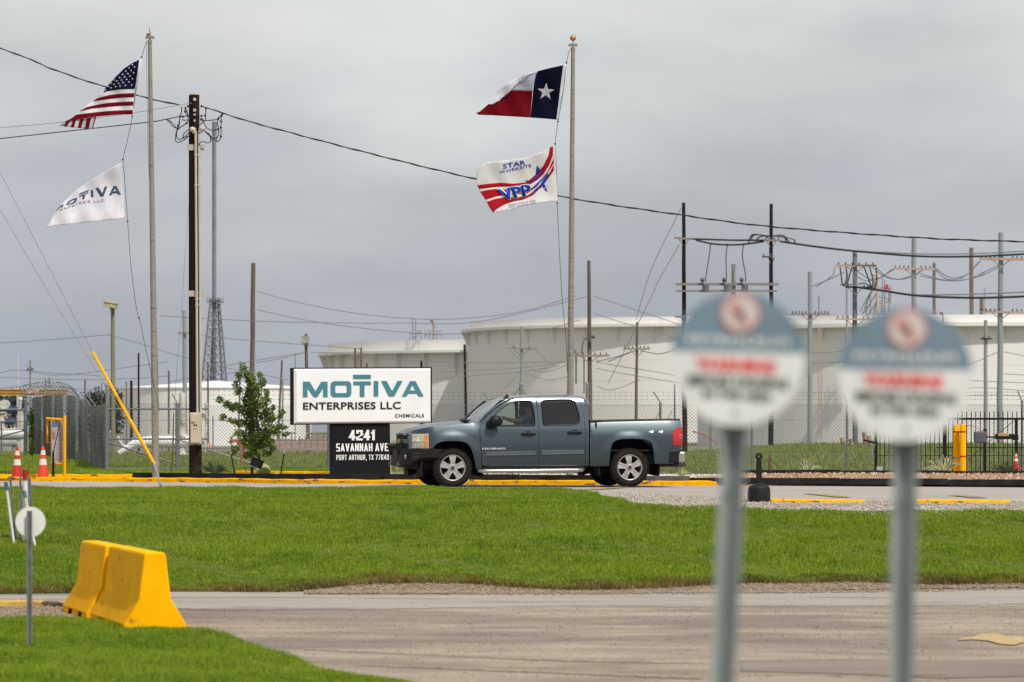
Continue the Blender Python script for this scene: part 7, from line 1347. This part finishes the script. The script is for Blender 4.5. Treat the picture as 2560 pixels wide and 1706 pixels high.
pole('pale grey steel pole with two short arms left of the thick dark pole', 460.5, 776, 463, 9, 12, 170, M_steelpole, [(833, 445, 461, 4, M_grayarm, 0, 1), (833, 461, 476, 4, M_grayarm, 0, -.5)])
pole('tall brown wooden pole rising behind the young tree', 633.5, 658, 628, 11, 13, 175, M_wood, [])
def flood2(t, w):
    m = MB(); m.box(w(763.5, 850, -.2), (.38, .25, .34), Matrix.Rotation(R(4), 3, 'Y')); m.tube([w(757, 858, -.1), w(764, 868)], .03, 6); m.tube([w(772, 858, -.1), w(766, 868)], .03, 6); m.build('flood_lamp', mat('grey_lamp', (.22, .25, .24), .5, col2=(.4, .38, .3), scale=3), t, bevel=.01)
pole('brown pole with a boxy floodlight just above the white sign', 765, 835, 771, 7.5, 10.5, 165, M_wood, cat='lamp pole', name='lamp_pole', extra=flood2)
for i, (xt, yt, xb, w0, w1, mt, lab) in enumerate((
    (346.5, 883, 347, 4.5, 5.5, M_wooddark, 'thin black pole just left of the left flagpole'),
    (328, 952, 329, 6.5, 8, M_woodbrown, 'short reddish brown pole left of the thin black pole'),
    (316, 955, 316.5, 3, 3, M_wood, 'very short brown pole tip behind the white tank roof'),
    (422, 927, 422, 4.5, 5.5, M_wood, 'short brown pole between the left flagpole and the dark pole'),
    (520, 906, 520, 4.5, 5.5, M_wood, 'thin brown pole standing in front of the lattice tower'),
    (601, 904, 595, 4, 4.5, M_wood, 'thin grey wooden pole at the left edge of the young tree'),
    (705, 901, 693, 4.5, 7, M_wood, 'leaning brown pole between the tree and the white sign'),
    (707, 950, 706, 4.5, 5, M_steelpole, 'pale steel post behind the leaning brown pole'),
    (738, 888, 738, 1.6, 2.2, M_wood, 'hair-thin pole just left of the white sign top'),
    (888, 872, 888, 5, 7, M_wood, 'left of the two pole tips above the middle of the white sign'),
    (903, 869, 903, 4.5, 7, M_wood, 'right of the two pole tips above the middle of the white sign'),
    (917, 908, 917, 4.5, 5, M_wood, 'shortest pole tip just above the white sign'),
    (1053.5, 901, 1053, 6, 7, M_wooddark, 'dark pole tip above the right corner of the white sign'),
    (1161.5, 861, 1167, 5.5, 8, M_wooddark, 'dark pole between the white sign and the truck windshield'),
    (212.5, 949, 213, 4, 5, M_wood, 'grey pole left of the greenish lamp pole'),
    (254, 958, 255, 2.4, 3, M_wood, 'thin pole close left of the greenish lamp pole'),
    (113.5, 946, 113.5, 2.4, 3, M_wood, 'left of two thin dark poles above the crane beam'),
    (123.5, 944, 123.5, 2.4, 3, M_wood, 'right of two thin dark poles above the crane beam'))):
    pole(lab, xt, yt, xb, w0, w1, 150 + (i * 37 % 50), mt)
pole('slim whitish steel pole above the crane beam at far left', 43.5, 891, 44, 5, 6, 190, mat('white_steel', (.52, .54, .56), .5, scale=2))
pole('green wooden pole with a small forked bracket at far left', 75.3, 901, 75.5, 3.6, 4.6, 190, M_woodgreen, [(925, 66, 85, 2, M_wooddark, 2)], braces=False)
pole('pale steel pole with one crossarm above the truck hood', 1304, 817, 1304, 7.5, 9, 190, M_steelpole, [(872, 1265, 1343, 3.5, M_grayarm, 2, -.6)])
def xf(t, w):
    m = MB(); m.cyl(w(1478, 842, -.3), w(1487, 842, -.3), .09, n=10); m.tube([w(1476, 845), w(1462, 848), w(1456, 862), w(1454, 885)], .03, 5); m.tube([w(1460, 890), w(1460, 985)], .03, 5); m.tube([w(1440, 885), w(1440, 960)], .04, 5); m.tube([w(1438, 884), w(1436, 878), w(1440, 876)], .03, 5); m.build('transformer_gear', M_ins, t)
pole('weathered wooden pole with a crossarm right of the right flagpole', 1472, 652, 1476, 8.5, 13, 150, M_wood, [(890, 1436, 1523, 5, M_grayarm, 6)], extra=xf)
pole('brown wooden pole with a row of insulators, mid sky right', 1593, 806, 1589, 6, 9, 165, M_wood, [(873, 1557, 1625, 3.5, M_grayarm, 7)])
# H frame
def hx(t, w):
    m = MB()
    for k, (x, y, z) in enumerate(((1764, 706, 731), (1818, 706, 729), (1862, 706, 728))):
        m.tube([w(x, 715, -.1), w(x, 728, -.1)], .13, 8)
    m.build('fuse_units', M_ins, t)
hl = pole('left dark pole of the two-pole frame above the left round sign', 1709, 507, 1712, 8.5, 14, 150, M_wooddark, [(597, 1685, 1731, 4.5, M_grayarm, 0, -1.5), (793, 1686, 1712, 4, M_grayarm, 0)], group='two-pole frame')
hr = pole('right black pole of the two-pole frame above the left round sign', 1928, 510, 1927, 8.5, 14, 150, M_blkmetal, [(602, 1908, 1951, 4.5, M_grayarm, 4), (643, 1904, 1930, 4, M_grayarm, 3)], group='two-pole frame')
for row, x0, x1, th, lab in ((711, 1689, 1946, 6, 'upper grey beam bridging the two-pole frame'), (728, 1689, 1942, 4.5, 'lower grey beam bridging the two-pole frame')):
    m = MB(); s = 150 / F; m.box(P((x0 + x1) / 2, row, 149.8), ((x1 - x0) * s, .12, th * s)); o = m.build('beam', M_grayarm, label=lab, category='beam')
    o.parent = hl; o.location = -hl.location; del o['category']; del o['label']; o.name = 'cross_beam'
for x in (1764, 1818, 1862): m = MB(); m.tube([P(x, 713, 149.6), P(x, 731, 149.6)], .15, 8); m.tube([P(x, 715, 149.6), P(x - 8, 709, 149.6), P(x - 8, 700, 149.6)], .05, 6); m.sphere(P(x - 8, 700, 149.6), .1, 8); o = m.build('switch_unit', M_ins); o.parent = hl; o.location = -hl.location
pole('steel pole with a rusty insulator crossarm between the round signs', 2025, 680, 2025, 11, 12.5, 175, M_steelpole, [(786, 1977, 2074, 4.5, M_grayarm, 12)])
pole('dark steel pole with three crossarms between the round signs', 2137, 627, 2138, 11.5, 14, 150, mat('dark_steel_pole', (.20, .22, .23), .55, .2, col2=(.12, .13, .14), scale=1.2, stretch=(1, 1, .15)), [(665, 2087, 2190, 5, M_arm, 6), (719, 2112, 2180, 4, M_wooddark, 5, -1), (799, 2087, 2190, 4.5, M_arm, 8, -1)])
pole('thin pale steel pole close left of the dark three-arm pole', 2117, 680, 2117, 4.5, 5, 280, M_steelpole)
pole('pale steel pole with a tan crossarm above the right round sign', 2285, 597, 2284, 12, 14, 165, M_steelpole, [(673, 2232, 2340, 5, M_arm, 10, -.8)])
pole('tall pale steel pole with two tan crossarms near the right edge', 2502, 582, 2499, 12.5, 16, 150, M_steelpole, [(649, 2447, 2580, 6, M_arm, 12, -1), (781, 2447, 2580, 5, M_arm, 12, -1.5)])
pole('slimmer steel pole with one short arm left of the tall right pole', 2464, 801, 2464, 9, 11, 130, M_steelpole, [(848, 2450, 2478, 3, M_wooddark, 2)], braces=False)
pole('grey steel pole half hidden right behind the left round sign', 1834, 661, 1834, 11.5, 13, 150, M_steelpole)
pole('steel pole base visible just under the left round sign', 1780, 900, 1780, 11, 12, 160, M_steelpole)
pole('brown pole with a dark tip behind the right tank, nearer the right sign', 2335.5, 658, 2335, 8, 9, 340, M_wood)
pole('thicker brown pole behind the right tank, left of the tall right pole', 2428.5, 620, 2429, 10.5, 12, 340, M_wood)
pole('short stubby brown pole behind the right tank rim', 2454, 746, 2454, 10, 10, 345, M_wood)
pole('thin grey pole beside the short stubby pole on the tank rim', 2462, 719, 2462, 4, 4.5, 350, M_steelpole)
# ------------------------------------------------------------------ far wires
W1 = 'thin dark power line strung between the far poles'
def far(pts, Y=150, r=.022, lab=None, mt=M_thin): cable('power_line', lab or W1, pts, Y, Y, r, mt, k=6, cat='power line', group='far power lines' if lab is None else None)
for r_, a in ((.04, [(1732, 598), (1800, 600), (1850, 601), (1910, 601)]), (.04, [(1740, 601), (1790, 611), (1850, 612), (1910, 604)])): far(a, 149.5, r_, ('upper' if a[1][1] < 605 else 'lower') + ' black jumper wire between the poles of the two-pole frame', M_cable)
far([(1950, 604), (2040, 617), (2137, 628), (2300, 641), (2450, 641), (2620, 632)], 149.5, .045, 'double black line running right from the black frame pole', M_cable)
far([(1950, 604), (2040, 617), (2137, 627), (2300, 635), (2450, 634), (2620, 625)], 149.8, .025)
far([(2140, 718), (2200, 726), (2300, 740), (2450, 745), (2620, 739)], 149.5, .05, 'heavy black line crossing low behind the right round sign', M_cable)
far([(2290, 738), (2420, 736), (2620, 728)], 149.8, .03)
for x, xb in ((1777, 1764), (1819, 1815), (1860, 1863)): far([(x, 608), (x - 4, 640), (xb + 1, 690), (xb, 706)], 149.4, .02, None, M_cable)
loopz = lambda p: [(1400 + x / 3.677, 480 + y / 3.677) for x, y in p]
m = MB()
for l in ([(1730, 480), (1745, 430), (1770, 395), (1830, 395), (1920, 408)], [(1760, 440), (1780, 400), (1870, 400), (1920, 430)], [(1805, 470), (1820, 425), (1880, 405), (1925, 405)], [(1950, 405), (2050, 400), (2090, 440), (2115, 475)], [(1955, 405), (2080, 420), (2150, 440), (2160, 475)], [(1960, 405), (2030, 400), (2070, 430), (2080, 465)]): m.tube(crom([P(a, b_, 149.3) for a, b_ in loopz(l)], 6), .03, 5)
m.build('jumper_loops', M_cable, label='black looping jumper wires round the top of the black frame pole', category='cable')
m = MB()
for l in ([(2100, 668), (2106, 710), (2112, 715)], [(2114, 668), (2118, 690), (2112, 712)], [(2130, 668), (2122, 695), (2118, 712)], [(2160, 668), (2172, 700), (2178, 718)], [(2174, 668), (2182, 700), (2180, 720)], [(2190, 670), (2192, 700), (2186, 722)], [(2146, 710), (2165, 709), (2172, 722)], [(2100, 712), (2130, 712)]): m.tube(crom([P(a, b_, 149.3) for a, b_ in l], 6), .03, 5)
m.build('jumper_loops', M_cable, label='black drop wires hanging below the top arm of the dark three-arm pole', category='cable')
for a in ([(2190, 668), (2215, 690), (2245, 698), (2280, 690)], [(2180, 666), (2212, 692), (2250, 699), (2285, 690), (2300, 678)], [(2140, 690), (2165, 702), (2200, 694), (2232, 672)], [(2145, 680), (2185, 700), (2235, 674)], [(2340, 672), (2375, 694), (2415, 688), (2447, 655)], [(2336, 672), (2368, 698), (2410, 692), (2452, 652)], [(2300, 684), (2360, 700), (2420, 698), (2495, 664)], [(2300, 690), (2370, 702), (2440, 694), (2498, 668)], [(2040, 718), (2080, 690), (2087, 670)], [(2030, 716), (2070, 700), (2112, 680)],
          [(1600, 877), (1650, 885), (1690, 873)], [(1520, 905), (1560, 888), (1590, 876)], [(1490, 905), (1550, 890), (1575, 880)]): far(a, 151, .022)
for a in ([(643, 729), (700, 745), (780, 764), (900, 785), (1030, 797), (1150, 797), (1300, 780), (1440, 740)], [(643, 775), (760, 800), (880, 818), (1060, 834), (1200, 833), (1360, 824), (1450, 800)], [(400, 790), (520, 797), (640, 803), (800, 807), (1000, 808), (1200, 804), (1470, 742)], [(0, 858), (120, 850), (276, 837)], [(268, 837), (340, 856), (430, 885), (490, 900)], [(500, 838), (560, 846), (760, 862), (900, 872)],
          [(1486, 741), (1550, 762), (1640, 792), (1700, 812)], [(1486, 785), (1560, 808), (1640, 830), (1700, 850)], [(640, 907), (700, 897), (762, 881)], [(540, 921), (600, 908), (760, 882)], [(500, 908), (620, 930), (720, 950)], [(775, 881), (850, 884), (1000, 900), (1200, 907), (1430, 905)],
          [(0, 943), (110, 948), (250, 949), (345, 946), (420, 940)], [(0, 932), (45, 926), (150, 934), (250, 940)], [(0, 972), (60, 966), (200, 973), (280, 978)], [(75, 930), (160, 938), (345, 915), (420, 905)], [(420, 955), (520, 940), (640, 925)],
          [(1100, 930), (1200, 925), (1300, 920), (1420, 905)], [(1080, 948), (1200, 938), (1300, 930), (1400, 915)], [(1275, 876), (1310, 910), (1350, 930), (1400, 920), (1430, 900)], [(1342, 874), (1370, 905), (1390, 915)], [(1262, 972), (1290, 940), (1298, 930)], [(1490, 905), (1560, 918), (1640, 930), (1690, 940)], [(1490, 921), (1560, 935), (1700, 958)], [(1310, 933), (1370, 950), (1430, 940)], [(1490, 965), (1530, 975), (1600, 950)],
          [(1985, 880), (2060, 882), (2120, 876)], [(1985, 906), (2060, 908), (2120, 905)], [(2385, 925), (2440, 905), (2495, 880)], [(2385, 950), (2500, 955), (2620, 960)], [(2510, 880), (2560, 890), (2620, 900)], [(2385, 972), (2460, 970), (2620, 982)], [(2510, 935), (2560, 938), (2620, 940)], [(2385, 990), (2500, 988), (2620, 994)]): far(a, 153, .015)
for a, lab in (([(1703, 520), (1630, 670), (1590, 800)], 'long thin guy wire from the top of the left frame pole'), ([(1698, 612), (1670, 660), (1640, 715)], 'short dark guy wire below the arm of the left frame pole'), ([(1640, 718), (1600, 800), (1550, 900), (1520, 960)], 'faint guy wire running down to the tank behind the frame')): far(a, 150, .016, lab)
